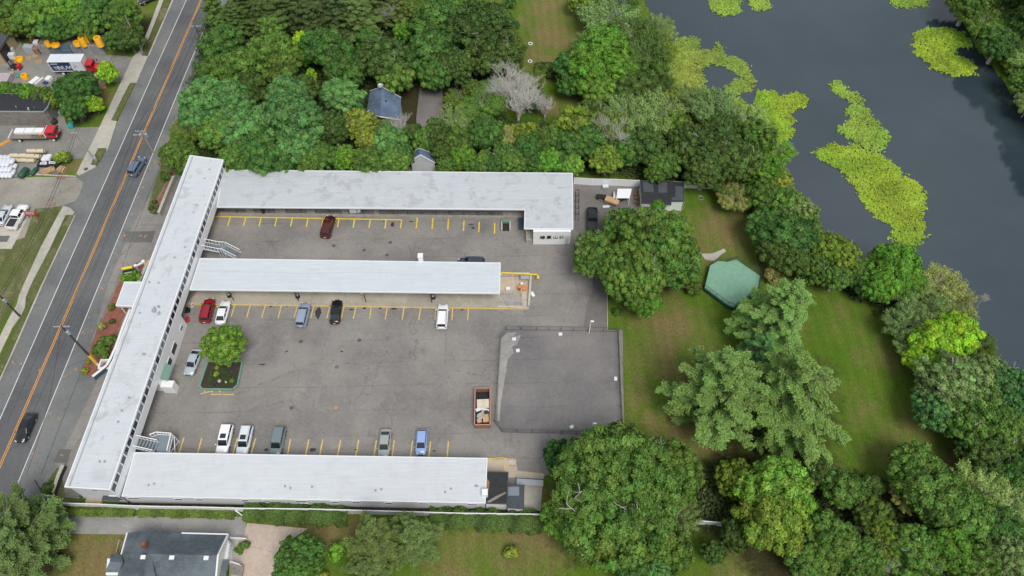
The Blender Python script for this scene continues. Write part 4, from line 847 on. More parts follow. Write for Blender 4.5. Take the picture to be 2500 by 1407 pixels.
hedge('ragged_hedge', [(598, 1248), (700, 1254), (790, 1258), (850, 1262)], 2.6, 1.5, 'dark', 'ragged tall hedge hiding the fence left of the conifers', 3, 190, .17, .15)
hedge('ragged_hedge', [(1050, 1264), (1130, 1266), (1210, 1272), (1330, 1276)], 2.6, 1.5, 'dark', 'ragged dark hedge hiding the fence right of the conifers', 4, 190, .17, .18)

# ================================================================ BUILDINGS
def lerp(a, b, t): return a + (b - a) * t
def XY(v): return (v.x, v.y)
def wallquad(b, a, c, z0, z1, th):             # wall from a to c (xy), thickness th to the left of a->c
    a = Vector((a[0], a[1], 0)); c = Vector((c[0], c[1], 0)); d = (c - a).normalized(); n = Vector((-d.y, d.x, 0)) * th
    return b.prism([XY(a), XY(c), XY(c + n), XY(a + n)], z0, z1)
def roofed(root, name, pts, z, th, mat, parent_label=None, lip=.10, lipw=.16, lipmat=None):
    """flat roof slab with a raised white edge strip; pts are photo pixels of the top outline"""
    w = [XY(p) for p in PP(pts, z)]
    a = sum(w[i][0] * w[(i + 1) % len(w)][1] - w[(i + 1) % len(w)][0] * w[i][1] for i in range(len(w)))
    if a < 0: w = w[::-1]
    o = MB().prism(w, z - th, z).build(name, mat, root)
    b = MB(); n = len(w)
    for i in range(n):
        p, q = Vector((*w[i], 0)), Vector((*w[(i + 1) % n], 0)); d = (q - p).normalized(); m = Vector((-d.y, d.x, 0))
        k = .004 * (i % 2)
        b.prism([XY(p - m * (.03 + k)), XY(q - m * (.03 + k)), XY(q + m * lipw), XY(p + m * lipw)], z - th - .02 - k, z + lip - k)
    b.build('roof_edge', lipmat or M['white'], o)
    return o, w
def window(parent, a, c, z0, z1, out, glass='glass', frame='vinyl', name='window', fw=.07):
    """window standing proud of a wall line a->c by `out` (normal to the right of a->c)"""
    a = Vector((a[0], a[1], 0)); c = Vector((c[0], c[1], 0)); d = (c - a).normalized(); n = Vector((d.y, -d.x, 0))
    f = MB(); L = (c - a).length; mid = (a + c) / 2; zc = (z0 + z1) / 2
    Mx = Matrix((d, n, Vector((0, 0, 1)))).transposed()
    for s in (-1, 1):
        f.box(mid + n * out + Vector((0, 0, zc + s * (z1 - z0 - fw) / 2)), (L, .06, fw), ax=Mx)
        f.box(mid + n * out + d * s * (L - fw) / 2 + Vector((0, 0, zc)), (fw, .056, z1 - z0 - 2 * fw), ax=Mx)
    fr = f.build(name, M[frame], parent)
    g = MB(); g.box(mid + n * (out - .01) + Vector((0, 0, zc)), (L - fw * 1.6, .03, z1 - z0 - fw * 1.6), ax=Mx)
    g.build('pane', M[glass], fr)
    return fr

# ---- long two storey block along the road
ZR, ZB1, ZB0 = 6.2, 4.62, 2.95
NWp, NEp, SEp, SWp = P(464, 380, ZR), P(546, 391, ZR), P(268, 1197, ZR), P(158, 1190, ZR)
base = (NEp + SWp) / 2; base.z = 0
lb = empty('motel_block', (0, 0, 0)); tag(lb, 'long two storey white motel block with flat roof along the road', 'building')
roofed(lb, 'roof', [(464, 380), (546, 391), (268, 1197), (158, 1190)], ZR, .22, M['roof_a'])
# west edge gutter strip
b = MB(); d = (NWp - SWp).normalized(); n = Vector((d.y, -d.x, 0))
b.prism([XY(SWp + n * .55), XY(NWp + n * .55), XY(NWp + n * .68), XY(SWp + n * .68)], ZR, ZR + .09); b.build('gutter', M['galv'], lb)
eD = (NEp - SEp); EL = eD.length; e = eD.normalized(); en = Vector((e.y, -e.x, 0))     # e north, en east
inx = -en
def EP(s, off): q = SEp + e * s + en * off; return (q.x, q.y)
# upper storey core and parapet band
MB().prism([EP(.6, -.55), EP(EL - .15, -.55), XY(NWp + en * .35), XY(SWp + en * .35 + e * .6)], 3.0, ZR - .23).build('wall', M['white'], lb)
MB().prism([EP(0, -.02), EP(EL, -.02), EP(EL, -.20), EP(0, -.20)], ZB0, ZB1).build('balcony_parapet', M['vinyl'], lb, bevel=.02)
MB().prism([EP(.1, -.21), EP(EL - .1, -.21), EP(EL - .1, -1.6), EP(.1, -1.6)], ZB0 + .02, ZB0 + .2).build('gallery_floor', M['white'], lb)
b = MB(); nb = 46; step = EL / nb; stair_gaps = []
for i in range(nb + 1):
    s = min(max(i * step, .08), EL - .08)
    MB().prism([EP(s - .09, .02), EP(s + .09, .02), EP(s + .09, -.24), EP(s - .09, -.24)], ZB1 - .05, ZR - .24).build('post', M['vinyl'], lb)
rr_ = random.Random(11)
for i in range(nb):
    s0, s1 = i * step + .11, (i + 1) * step - .11
    gl = 'glass' if rr_.random() < .62 else 'blind'
    a, c = EP(s0, -.08), EP(s1, -.08)
    wo = MB().prism([a, c, EP(s1, -.14), EP(s0, -.14)], ZB1 - .04, ZR - .26).build('window', M[gl], lb)
MB().prism([EP(0, .0), EP(EL, .0), EP(EL, -.26), EP(0, -.26)], ZB1 + .001, ZB1 + .08).build('sill', M['vinyl'], lb)
# lower storey set back, west side garden wall line
MB().prism([EP(.4, -2.6), EP(EL - .4, -2.6), XY(NWp + en * .7 - e * .3), XY(SWp + en * .7 + e * .4)], 0, 2.98).build('ground_floor', M['siding'], lb)
# south end wall siding with windows
sd = (SEp - SWp); SL = sd.length; sx = sd.normalized(); sn = Vector((sx.y, -sx.x, 0))
def SP(s, off): q = SWp + sx * s + sn * off; return (q.x, q.y)
MB().prism([SP(.35, -.2), SP(SL - .25, -.2), SP(SL - .25, -.6), SP(.35, -.6)], 0, ZR - .25).build('end_wall', M['siding'], lb)
window(lb, SP(3.2, 0), SP(4.3, 0), 4.6, 5.6, -.17); window(lb, SP(SL - 2.2, 0), SP(SL - .5, 0), 4.9, 5.9, -.17)
window(lb, SP(4.2, 0), SP(6.4, 0), 1.3, 2.2, -.17)
MB().prism([SP(.2, .9), SP(2.6, .9), SP(2.6, -.2), SP(.2, -.2)], 0, .5).build('plinth', M['tan_wall'], lb)
MB().prism([SP(SL - 2.6, .45), SP(SL - .1, .45), SP(SL - .1, -.2), SP(SL - 2.6, -.2)], 2.7, 2.85).build('window_hood', M['roof_slate'], lb)
b = MB(); b.path([P(310, 1167, 3.1) + Vector((0, 0, .3)), P(310, 1167, 3.1) + Vector((-1.7, .9, 1.9))], .05); b.build('downpipe', M['galv'], lb)
# office bay standing under the gallery on the court side
def at_e(px, py, z):                           # distance along e of a photo point
    return (P(px, py, z) - SEp).dot(e)
s1, s0 = at_e(444, 771, ZB0), at_e(383, 935, ZB0)
MB().prism([EP(s0, -.03), EP(s1, -.03), EP(s1, -2.55), EP(s0, -2.55)], 0, ZB0 - .02).build('office_bay', M['vinyl'], lb)
def ewin(px0, py0, px1, py1, z0, z1, g='glass', nm='window', off=.0):
    zz = (z0 + z1) / 2; a, c = at_e(px0, py0, zz), at_e(px1, py1, zz)
    return window(lb, EP(min(a, c), off), EP(max(a, c), off), z0, z1, .0, g, name=nm)
ewin(418, 865, 432, 838, 1.0, 2.4); ewin(405, 903, 419, 875, 1.0, 2.4); ewin(438, 808, 445, 795, 1.1, 2.0, 'blind')
# low corner box and green awning at the office bay end
q = P(398, 938, 2.2)
MB().prism([EP(s0 - .3, 1.9), EP(s0 + .9, 1.9), EP(s0 + .9, -.02), EP(s0 - .3, -.02)], 0, 2.1).build('porch', M['vinyl'], lb, bevel=.02)
b = MB(); b.add([(*EP(s0 + .7, 1.0), 2.35), (*EP(s0 + 3.4, 1.0), 2.35), (*EP(s0 + 3.4, -.0), 2.95), (*EP(s0 + .7, -.0), 2.95), (*EP(s0 + .7, 1.0), 2.28), (*EP(s0 + 3.4, 1.0), 2.28), (*EP(s0 + 3.4, -.0), 2.88), (*EP(s0 + .7, -.0), 2.88)],
                [[0, 1, 2, 3], [7, 6, 5, 4], [0, 4, 5, 1], [2, 6, 7, 3], [1, 5, 6, 2], [0, 3, 7, 4]]); b.build('awning', M['green_paint'], lb)
# roof vents and scars
def vents(root, pts, z, r=.09, h=.35):
    for i, (x, y) in enumerate(pts):
        c = P(x, y, z); b = MB(); b.tube(c, c + Vector((0, 0, h)), r, r * .9, 8); b.lathe(c + Vector((0, 0, .02)), [(r * 2.2, 0), (r * 1.3, .08)], 8)
        b.build('vent_pipe', M['galv'], root)
vents(lb, [(500, 437), (512, 415), (473, 520), (427, 630), (365, 690), (388, 692), (342, 765), (378, 752), (350, 866), (354, 866), (316, 972), (298, 1004), (289, 1031), (244, 1128), (256, 1128), (452, 605), (480, 502)], ZR)
b = MB(); hc = P(377, 760, ZR)
b.box(hc + Vector((0, 0, .2)), (.55, .55, .4)); b.box(hc + Vector((.9, -.5, .15)), (.35, .5, .3), .4); b.tube(hc + Vector((.6, .7, 0)), hc + Vector((.6, .7, .5)), .16); b.build('roof_fan', M['galv'], lb)
# front canopy with posts
roofed(lb, 'canopy_roof', [(304, 689), (352, 689), (326, 749), (283, 747)], 3.3, .3, M['roof_c'])
for px, py in ((286, 745), (321, 746), (306, 692)):
    c = P(px, py, 3.0); MB().box((c.x + .15, c.y + .25, 1.5), (.16, .16, 3.0)).build('canopy_post', M['vinyl'], lb)
# outside stairs
def stair(root, p0, p1, w, rail=True, name='staircase', rm='vinyl', tm='deckgrey', nst=None):
    p0, p1 = Vector(p0), Vector(p1); d = p1 - p0; hor = Vector((d.x, d.y, 0)); L = hor.length; h = hor.normalized(); s = Vector((-h.y, h.x, 0)); n = nst or max(3, int(abs(d.z) / .18))
    b = MB()
    for i in range(n):
        c = p0 + d * ((i + .5) / n); b.bar(c - s * w / 2, c + s * w / 2, L / n * .72, .05)
    st = b.build(name, M[tm], root)
    f = MB(); r = MB()
    for k in (-1, 1):
        f.bar(p0 + s * k * w / 2 - Vector((0, 0, .1)), p1 + s * k * w / 2 - Vector((0, 0, .1)), .06, .26)
        if rail:
            up = Vector((0, 0, 1.0)); r.bar(p0 + s * k * w / 2 + up, p1 + s * k * w / 2 + up, .11, .09)
            m = max(3, int(L / .45))
            for i in range(m + 1):
                c = p0 + d * (i / m) + s * k * w / 2; r.bar(c, c + up, .05, .05, (1, 0, 0))
    f.build('stringer', M[rm], st)
    if rail: r.build('railing', M[rm], st)
    return st
zt = 3.35
a0 = P(486, 597, zt); a1 = P(536, 607, 1.7); a2 = P(549, 608, 1.7); a3 = P(585, 626, 0.15)
stair(lb, a0, a1, 1.5); MB().bar(a1, a2, 1.5, .08).build('stair_landing', M['deckgrey'], lb)
b = MB()
for k in (-1, 1):
    o_ = Vector((0, .75 * k, 0)); b.bar(a1 + o_ + Vector((0, 0, 1)), a2 + o_ + Vector((0, 0, 1)), .11, .09)
    for t in (0, .5, 1): c = lerp(a1, a2, t) + o_; b.bar(Vector((c.x, c.y, 0)), c + Vector((0, 0, 1)), .08, .08, (1, 0, 0))
b.build('landing_rail', M['vinyl'], lb)
stair(lb, a2, a3, 1.5)
c0 = P(322, 1079, zt); c1 = P(384, 1093, 2.3)
stair(lb, c0, c1, 1.6, nst=8)
dk = PP([(372, 1068), (388, 1062), (424, 1065), (414, 1106), (384, 1105)], 2.2)
MB().prism([XY(p) for p in dk], 2.1, 2.25).build('stair_deck', M['deckgrey'], lb)
b = MB()
def rail_line(b, pts, z, h, post=.06, top=.1, gap=.4, pales=True):
    for p, q in zip(pts[:-1], pts[1:]):
        p = Vector((p[0], p[1], z)); q = Vector((q[0], q[1], z)); L = (q - p).length
        b.bar(p + Vector((0, 0, h)), q + Vector((0, 0, h)), top, top * .8); b.bar(p + Vector((0, 0, h * .15)), q + Vector((0, 0, h * .15)), top * .6, top * .5)
        n = max(2, int(L / gap))
        for i in range(n + 1):
            c = p + (q - p) * (i / n); b.bar(c, c + Vector((0, 0, h)), post if (i % 4 == 0) else post * .55, post if (i % 4 == 0) else post * .55, (1, 0, 0))
rail_line(b, [dk[0], dk[1], dk[2], dk[3]], 2.25, 1.0, .12, .14)
b.build('deck_railing', M['vinyl'], lb)
b = MB()
for p in dk: b.bar((p.x, p.y, 0), (p.x, p.y, 2.1), .14, .14, (1, 0, 0))
p, q = dk[2], dk[3]; b.bar((p.x, p.y, .1), (q.x, q.y, 2.1), .1, .1); b.bar((p.x + .05, p.y, 2.1), (q.x + .05, q.y, .1), .1, .1)
b.build('deck_brace', M['vinyl'], lb)

# ---- wings
def wing(label, roofpx, z, mat, th=.2):
    root = empty('motel_wing', (0, 0, 0)); tag(root, label, 'building', 'single storey motel wings')
    o, w = roofed(root, 'roof', roofpx, z, th, mat, lip=.05, lipw=.12)
    return root, w
# upper wing (L shaped, lobby at the right end)
uw, w = wing('upper motel wing with lobby end and worn grey white roof', [(546, 415), (1398, 423), (1399, 560), (1280, 559), (1281, 512), (529, 506)], 3.9, M['roof_b'])
Pz = lambda x, y, z=3.7: XY(P(x, y, z))
MB().prism([Pz(548, 418), Pz(1394, 426), Pz(1394, 484), Pz(545, 478)], 0, 3.69).build('wall', M['siding'], uw)
MB().prism([Pz(1302, 480), Pz(1394, 484), Pz(1394, 566), Pz(1302, 566)], 0, 3.69).build('lobby', M['vinyl'], uw)
MB().prism([Pz(1283, 480), Pz(1301, 480), Pz(1301, 535), Pz(1283, 535)], 0, 3.68).build('lobby_wall', M['tan_concrete'], uw)
b = MB(); 
q = [XY(P(x, y, .55)) for x, y in ((520, 529), (545, 478), (1400, 490), (1243, 539), (983, 531), (524, 524))]
wk = [XY(P(532, 523, .5)), XY(P(1240, 531, .5)), XY(P(1290, 531, .5)), Pz(1290, 480), Pz(548, 476)]
MB().prism(wk, 0, .5).build('walkway', M['block'], uw)
pA, pB = P(530, 522, .5), P(1242, 530, .5)
b = MB()
segs = [(.02, .10), (.13, .20), (.24, .31), (.34, .43), (.455, .54), (.56, .98)]
for i, (s, t) in enumerate(segs):
    b = MB(); a, c = lerp(pA, pB, s) + Vector((0, .35, 0)), lerp(pA, pB, t) + Vector((0, .35, 0))
    for zz in (.15, .6, 1.05): b.bar(a + Vector((0, 0, zz)), c + Vector((0, 0, zz)), .04, .04)
    n = max(2, int((c - a).length / .32))
    for k in range(n + 1):
        p = lerp(a, c, k / n); b.bar(p, p + Vector((0, 0, 1.05)), .035 if k % 8 else .09, .035 if k % 8 else .09, (1, 0, 0))
    b.build('railing', M['black'], uw)
pw0, pw1 = P(545, 478, 3.7), P(1280, 484, 3.7)
for i in range(16):
    p = lerp(pw0, pw1, (i + .5) / 16); q_ = p + Vector((1.0, 0, 0))
    MB().box((p.x, p.y - .03, 1.55), (.95, .08, 2.05)).build('door', M['blind' if i % 3 else 'bluestair'], uw)
    window(uw, (p.x + 1.1, p.y), (p.x + 2.5, p.y), 1.2, 2.4, .03)
# lobby characters on the front wall
def text(root, name, body, c, size, mat, rx=R(90), rz=0.0, depth=.03, spacing=1.0):
    cu = bpy.data.curves.new(name, 'FONT'); cu.body = body; cu.size = size; cu.extrude = depth; cu.align_x = 'CENTER'; cu.align_y = 'CENTER'; cu.space_character = spacing
    cu.offset = size * .004
    to = bpy.data.objects.new(name, cu); COL.objects.link(to); bpy.context.view_layer.update()
    dg = bpy.context.evaluated_depsgraph_get(); me = bpy.data.meshes.new_from_object(to.evaluated_get(dg)); bpy.data.objects.remove(to)
    me.materials.clear(); me.materials.append(M[mat]) 
    o = link(name, me, root); o.location = c; o.rotation_euler = (rx, 0, rz); return o
lc = P(1348, 578, 1.9); wy = P(1348, 566, 3.7).y
text(uw, 'wall_lettering', '綠景山莊', (lc.x, wy - .04, 2.05), 1.0, 'black', spacing=1.28)
lad = MB(); lx = P(1383, 600, 0); 
for s in (-.2, .2): lad.bar((lx.x + s, lx.y - .1, 0), (lx.x + s, wy - .1, 2.6), .05, .05)
for k in range(8): lad.bar((lx.x - .2, lerp(lx.y - .1, wy - .1, k / 8 + .05), .15 + k * .32), (lx.x + .2, lerp(lx.y - .1, wy - .1, k / 8 + .05), .15 + k * .32), .04, .04)
tag(lad.build('ladder', M['galv']), 'metal ladder leaning on the lobby front wall', 'ladder')
# tan porch box left of the lobby wall
b = MB(); pl, pr_ = Pz(1284, 563), Pz(1301, 563); 
MB().prism([pl, pr_, Pz(1301, 540), Pz(1284, 540)], 0, .9).build('porch_wall', M['block'], uw)
b = MB(); b.box((pl[0] + .1, pl[1] + .1, 2.0), (.16, .16, 2.3)); b.build('post', M['tan_concrete'], uw)
st = stair(uw, P(1271, 531, .75), P(1271, 562, .05), 1.0, False, 'entry_stairs', 'block', 'bluestair', 6)
Pz = lambda x, y, z=3.3: XY(P(x, y, z))
# middle wing
mw, w = wing('middle motel wing with smooth pale blue white roof', [(488, 631), (1222, 642), (1220, 717), (463, 708)], 3.5, M['roof_c'])
MB().prism([Pz(490, 636), Pz(1218, 645), Pz(1217, 692), Pz(473, 684)], 0, 3.29).build('wall', M['siding'], mw)
MB().prism([XY(P(455, 742, .16)), XY(P(1240, 754, .16)), Pz(1217, 690), Pz(470, 682)], 0, .16).build('walkway', M['walk_grey'], mw)
MB().prism([XY(P(455, 743.4, .17)), XY(P(1290, 755.6, .17)), XY(P(1290, 754, .17)), XY(P(455, 741.7, .17))], 0, .185).build('kerb_strip', M['faded_yellow'], mw)
m0, m1 = P(474, 684, 3.3), P(1215, 692, 3.3)
for i in range(14):
    p = lerp(m0, m1, (i + .4) / 14); MB().box((p.x, p.y - .03, 1.2), (.95, .08, 2.05)).build('door', M['bluestair' if i % 2 else 'blind'], mw)
    window(mw, (p.x + 1.1, p.y), (p.x + 2.6, p.y), .9, 2.2, .03)
for i, x in enumerate((556, 718, 886, 1050)):
    p = P(x, 711 + (x - 480) * .0115, 3.3); MB().box((p.x, p.y + .2, 1.72), (.10, .10, 3.1)).build('post', M['black'], mw)
b = MB(); c = P(1028, 634, 3.5); b.box((c.x, c.y, 2.4), (.75, .75, 4.4)); b.box((c.x, c.y, 4.68), (.9, .9, .16)); b.build('chimney', M['vinyl'], mw)
for x, y in ((829, 711), (884, 714)):
    c = P(x, y, 3.5); MB().box((c.x, c.y - .14, 3.42), (.5, .16, .14)).build('floodlight', M['galv'], mw)
b = MB(); pts = [P(465 + i * 50, 664 + [-1, 0, 0, 1, 1, 4, 4, 2, 1, 1, 4, 4, 3, 6, 7, 7][i] * .9, 3.505) for i in range(16)]; b.path(pts, .016, 4); b.build('roof_cable', M['galv'], mw)
# end wall plaster frame at right side
# lower wing
lw, w = wing('lower motel wing with the brightest clean white roof', [(329, 1105), (1190, 1119), (1185, 1229), (297, 1212)], 3.1, M['roof_d'])
MB().prism([Pz(331, 1120, 2.9), Pz(1187, 1134, 2.9), Pz(1183, 1228, 2.9), Pz(300, 1212, 2.9)], 0, 2.89).build('wall', M['siding'], lw)
for i, (x0, x1, z0, z1) in enumerate([(306, 336, 1.9, 2.5), (420, 441, 1.9, 2.5), (472, 492, 1.9, 2.5), (585, 604, 1.9, 2.5), (637, 657, 1.9, 2.5), (717, 748, 1.9, 2.5), (727, 745, 1.1, 1.4), (805, 824, 1.9, 2.5), (857, 877, 1.9, 2.5), (937, 956, 1.9, 2.5), (1020, 1045, 1.9, 2.5), (1140, 1165, 1.9, 2.5)]):
    a, c = P(x0, 1212 + (x0 - 300) * .0181, 2.9), P(x1, 1212 + (x1 - 300) * .0181, 2.9); window(lw, XY(a), XY(c), z0 - .2, z1 - .1, .03)
vents(lw, [(363, 1185), (377, 1182), (696, 1188), (709, 1192), (762, 1189), (917, 1198), (931, 1195), (1087, 1202), (1101, 1194), (1161, 1187), (1165, 1187)], 3.1, .08, .3)
b = MB(); c = P(1184, 1206, 3.1); b.box((c.x, c.y, 2.9), (.85, .95, 2.0)); b.box((c.x, c.y, 3.95), (.7, .8, .12)); b.build('chimney', M['vinyl'], lw)
# black roofed annex and slate roofed lean-to
an = empty('annex', (0, 0, 0)); tag(an, 'white annex with patchy black roof at the lower wing end', 'building')
roofed(an, 'roof', [(1188, 1152), (1241, 1153), (1239, 1231), (1184, 1229)], 3.0, .18, M['roof_black'], lip=.04, lipw=.08, lipmat=M['roof_slate'])
MB().prism([Pz(1190, 1156, 2.8), Pz(1239, 1157, 2.8), Pz(1237, 1230, 2.8), Pz(1186, 1229, 2.8)], 0, 2.81).build('wall', M['vinyl'], an)
b = MB(); 
for i, (pts) in enumerate([[(1186, 1172), (1189, 1166), (1195, 1178), (1193, 1197), (1187, 1200)]]): b.prism([XY(p) for p in PP(pts, 3.0)], 3.003, 3.012)
b.build('rust_patch', M['rust'], an)
MB().prism([XY(p) for p in PP([(1188, 1226), (1204, 1215), (1232, 1202), (1236, 1204), (1210, 1220), (1196, 1227)], 3.0)], 3.003, 3.010).build('worn_patch', M['oldwood'], an)
ln = empty('lean_to', (0, 0, 0)); tag(ln, 'low lean-to with smooth slate grey roof and skylight beside the annex', 'shed')
roofed(ln, 'roof', [(1243, 1183), (1280, 1184), (1279, 1243), (1237, 1240)], 2.5, .14, M['roof_slate'], lip=.02, lipw=.05, lipmat=M['roof_slate'])
MB().prism([Pz(1245, 1188, 2.3), Pz(1278, 1189, 2.3), Pz(1277, 1242, 2.3), Pz(1239, 1239, 2.3)], 0, 2.35).build('wall', M['vinyl'], ln)
c = P(1254, 1200, 2.5); MB().box((c.x, c.y, 2.56), (1.6, 1.3, .1)).build('skylight', M['blind'], ln)
b = MB(); a, c = P(1261, 1165, .8), P(1326, 1169, .8)
rail_line(b, [a, c], 0.05, .8, .05, .07, .5); b.bar(a + Vector((0, -.7, 0)), c + Vector((0, -.7, 0)), .9, .12); b.build('panel', M['galv'])
o = b.build('stacked_panels', M['galv']); tag(o, 'row of grey metal panels and rails behind the lean-to', 'panels')
for ob in [x for x in bpy.data.objects if x.name.startswith('panel') and x.parent is None]: bpy.data.objects.remove(ob)
# raised patio at the lower wing end
pt = empty('patio', (0, 0, 0)); tag(pt, 'tan patio with yellow edged steps at the lower wing end', 'patio')
MB().prism([XY(p) for p in PP([(1190, 1122), (1240, 1121), (1240, 1151), (1190, 1151)], .35)], 0, .35).build('slab', M['tan_concrete'], pt)
b = MB(); rim = PP([(1191, 1121), (1224, 1118), (1240, 1121)], .36); 
for p, q in zip(rim[:-1], rim[1:]): b.bar(p, q, .16, .12)
p, q = P(1231, 1134, .36), P(1230, 1150, .36); b.bar(p, q, .16, .3); b.build('edge', M['faded_yellow'], pt)
b = MB(); b.prism([XY(p) for p in PP([(1241, 1122), (1260, 1123), (1261, 1136), (1240, 1135)], .3)], 0, .3); b.build('step', M['flagstone'], pt)
# sunken patio at the middle wing end
sp = empty('patio', (0, 0, 0)); tag(sp, 'walled patio under repair at the middle wing end', 'patio')
slab_ = MB().prism([XY(p) for p in PP([(1222, 676), (1294, 676), (1292, 755), (1218, 742)], .1)], 0, .10).build('floor', M['tan_concrete'], sp)
MB().prism([XY(p) for p in PP([(1216, 716), (1273, 716), (1273, 746), (1214, 744)], .12)], .04, .125).build('planting_pit', M['block'], sp)
b = MB()
for a, c, w_, h_ in (((1222, 674), (1292, 674), .3, .9), ((1296, 680), (1291, 753), .35, .9), ((1214, 750), (1277, 753), .3, .3), ((1277, 733), (1291, 734), .3, .3)):
    p, q = P(*a, 0), P(*c, 0); b.bar(p + Vector((0, 0, h_ / 2)), q + Vector((0, 0, h_ / 2)), w_, h_)
b.build('wall', M['concrete'], sp)
MB().prism([XY(p) for p in PP([(1271, 673), (1292, 673), (1292, 682), (1271, 682)], .95)], .9, .96).build('wall_cap', M['galv'], sp)
MB().prism([XY(p) for p in PP([(1278, 732), (1290, 732), (1290, 754), (1277, 754)], .3)], .1, .3).build('step', M['concrete'], sp)
b = MB(); rail_line(b, [P(1222, 718, .1), P(1274, 718, .1), P(1273, 746, .1), P(1216, 744, .1)], .1, .95, .05, .05, .5); b.build('railing', M['galv'], sp)
b = MB(); p, q, r_ = P(1222, 666, 1.0), P(1312, 671, 1.0), P(1224, 672, 1.0)
b.bar(p, q, .22, .16); b.bar(p, r_, .2, .16); q2 = q + Vector((.1, -.7, -.2)); b.tube(q2, q2 + Vector((0, .6, .3)), .32, .1, 6)
for t in (0, .33, .66, 1): c = lerp(p, q, t); b.bar((c.x, c.y, 0), c, .1, .1, (1, 0, 0))
tag(b.build('guard_rail', M['yellow']), 'bright yellow guard rail beyond the middle wing end', 'rail')

# ---- houses
def gable_house(label, corners_px, ze, zr, roofmat, wallmat, ridge_px=None, name='house', over=.3, extra=None):
    root = empty(name, (0, 0, 0)); tag(root, label, 'house')
    c = PP(corners_px, ze)                        # nw, ne, se, sw at the eaves
    if ridge_px: r0, r1 = P(*ridge_px[0], zr), P(*ridge_px[1], zr)
    else: r0, r1 = (c[0] + c[1]) / 2, (c[3] + c[2]) / 2; r0.z = r1.z = zr
    th = Vector((0, 0, -.14)); b = MB()
    for q in ((c[0], r0, r1, c[3]), (r0, c[1], c[2], r1)):
        b.add([*q, *[v + th for v in q]], [[0, 3, 2, 1], [4, 5, 6, 7], [0, 1, 5, 4], [1, 2, 6, 5], [2, 3, 7, 6], [3, 0, 4, 7]])
    ro = b.build('roof', roofmat, root)
    cen = sum(c, Vector()) / 4; k = .93
    w = [cen + (v - cen) * k for v in c]; b = MB(); b.prism([XY(v) for v in w], 0, ze - .1); 
    q0, q1 = cen + (r0 - cen) * k, cen + (r1 - cen) * k
    for (a, d, r) in ((w[0], w[1], q0), (w[2], w[3], q1)):
        v = [Vector((a.x, a.y, ze - .12)), Vector((d.x, d.y, ze - .12)), Vector((r.x, r.y, zr - .25))]; b.add(v, [[0, 1, 2]])
    b.build('wall', wallmat, root)
    tr_ = MB()
    for (a, d, r) in ((c[2], c[3], r1), (c[0], c[1], r0)):
        tr_.bar(a + Vector((0, -.02, -.05)), r + Vector((0, -.02, -.05)), .08, .2); tr_.bar(d + Vector((0, -.02, -.05)), r + Vector((0, -.02, -.05)), .08, .2)
    tr_.build('roof_trim', M['vinyl'], ro)
    return root, ro, c, r0, r1
h1, ro, c, r0, r1 = gable_house('blue grey roofed cottage among the trees, with a dish on its ridge', [(903, 222), (979, 238), (978, 292), (894, 278)], 3.2, 5.6, M['shingle_blue'], M['siding'], [(932, 212), (928, 285)], over=.3)
b = MB(); c0 = P(929, 210, 6.3); b.lathe(c0, [(.05, -.2), (.45, -.1), (.62, .1), (.60, .13), (.4, -.05)], 14); b.bar(c0 - Vector((0, 0, 1.3)), c0, .07, .07, (1, 0, 0)); b.build('satellite_dish', M['galv'], h1)
b = MB(); c0 = P(942, 246, 5.2); b.box((c0.x, c0.y, 4.9), (.3, .3, .5)); b.build('vent_pipe', M['black'], h1)
# lower front porch roof of the same cottage
b = MB(); q = [P(895, 276, 3.25), P(928, 256, 4.6), P(928, 290, 3.9), P(902, 291, 3.1)]
b.add([*q, *[v - Vector((0, 0, .15)) for v in q]], [[3, 2, 1, 0], [4, 5, 6, 7], [0, 1, 5, 4], [1, 2, 6, 5], [2, 3, 7, 6], [3, 0, 4, 7]]); po = b.build('porch_roof', M['shingle_blue'], h1)
MB().bar(P(896, 274, 3.35), P(928, 256, 4.72), .1, .14).build('roof_trim', M['vinyl'], po)
h2, ro, c, r0, r1 = gable_house('small pale gabled shed with blue roof behind the upper wing', [(1006, 372), (1050, 372), (1063, 398), (1001, 394)], 3.0, 5.2, M['shingle_blue'], M['siding'], [(1022, 362), (1026, 378)], name='garden_shed')
p = P(1048, 412, .8); MB().box((p.x, p.y, .7), (2.6, .2, 1.4)).build('door', M['oldwood'], h2)
# grey shingled house, bottom left
h3 = empty('house', (0, 0, 0)); tag(h3, 'grey shingled house with hip roof, brick chimney and porch by the gravel drive', 'house')
ZE, ZG = 3.2, 6.4
def slabs(b, polys, th=.15):
    for q in polys:
        n = len(q); nn = (q[1] - q[0]).cross(q[2] - q[0]); q = q if nn.z > 0 else q[::-1]
        b.add([*q, *[v - Vector((0, 0, th)) for v in q]], [list(range(n)), list(range(n, 2 * n))[::-1]] + [[i, n + i, n + (i + 1) % n, (i + 1) % n] for i in range(n)])
A = P(311, 1302, ZE); B = P(357, 1292, ZE + .3); Cc = P(444, 1303, ZE); D = P(557, 1306, ZE); E_ = P(530, 1356, 5.6); Fr = P(528, 1408, ZE); Sv = P(372, 1353, 5.6)
Lh = P(358, 1291, 3.4); rg0 = P(368, 1353, 6.2); rg1 = P(531, 1356, 6.2)
SW0 = P(280, 1405, ZE); SW1 = P(295, 1353, ZE); SWb = P(250, 1460, ZE); rgS = P(325, 1460, 6.2)
b = MB()
slabs(b, [[A, P(357, 1292, 3.3), rg0, P(296, 1354, ZE)], [P(357, 1292, 3.3), P(444, 1303, 3.2), rg0], [P(444, 1303, 3.2), D, rg1, rg0], [rg0, rg1, P(525, 1440, ZE), P(395, 1440, ZE)], [P(296, 1354, ZE), rg0, rgS, P(278, 1460, ZE)], [rg0, P(395, 1440, ZE), P(395, 1500, ZE), rgS]])
hr = b.build('roof', M['shingle_grey'], h3)
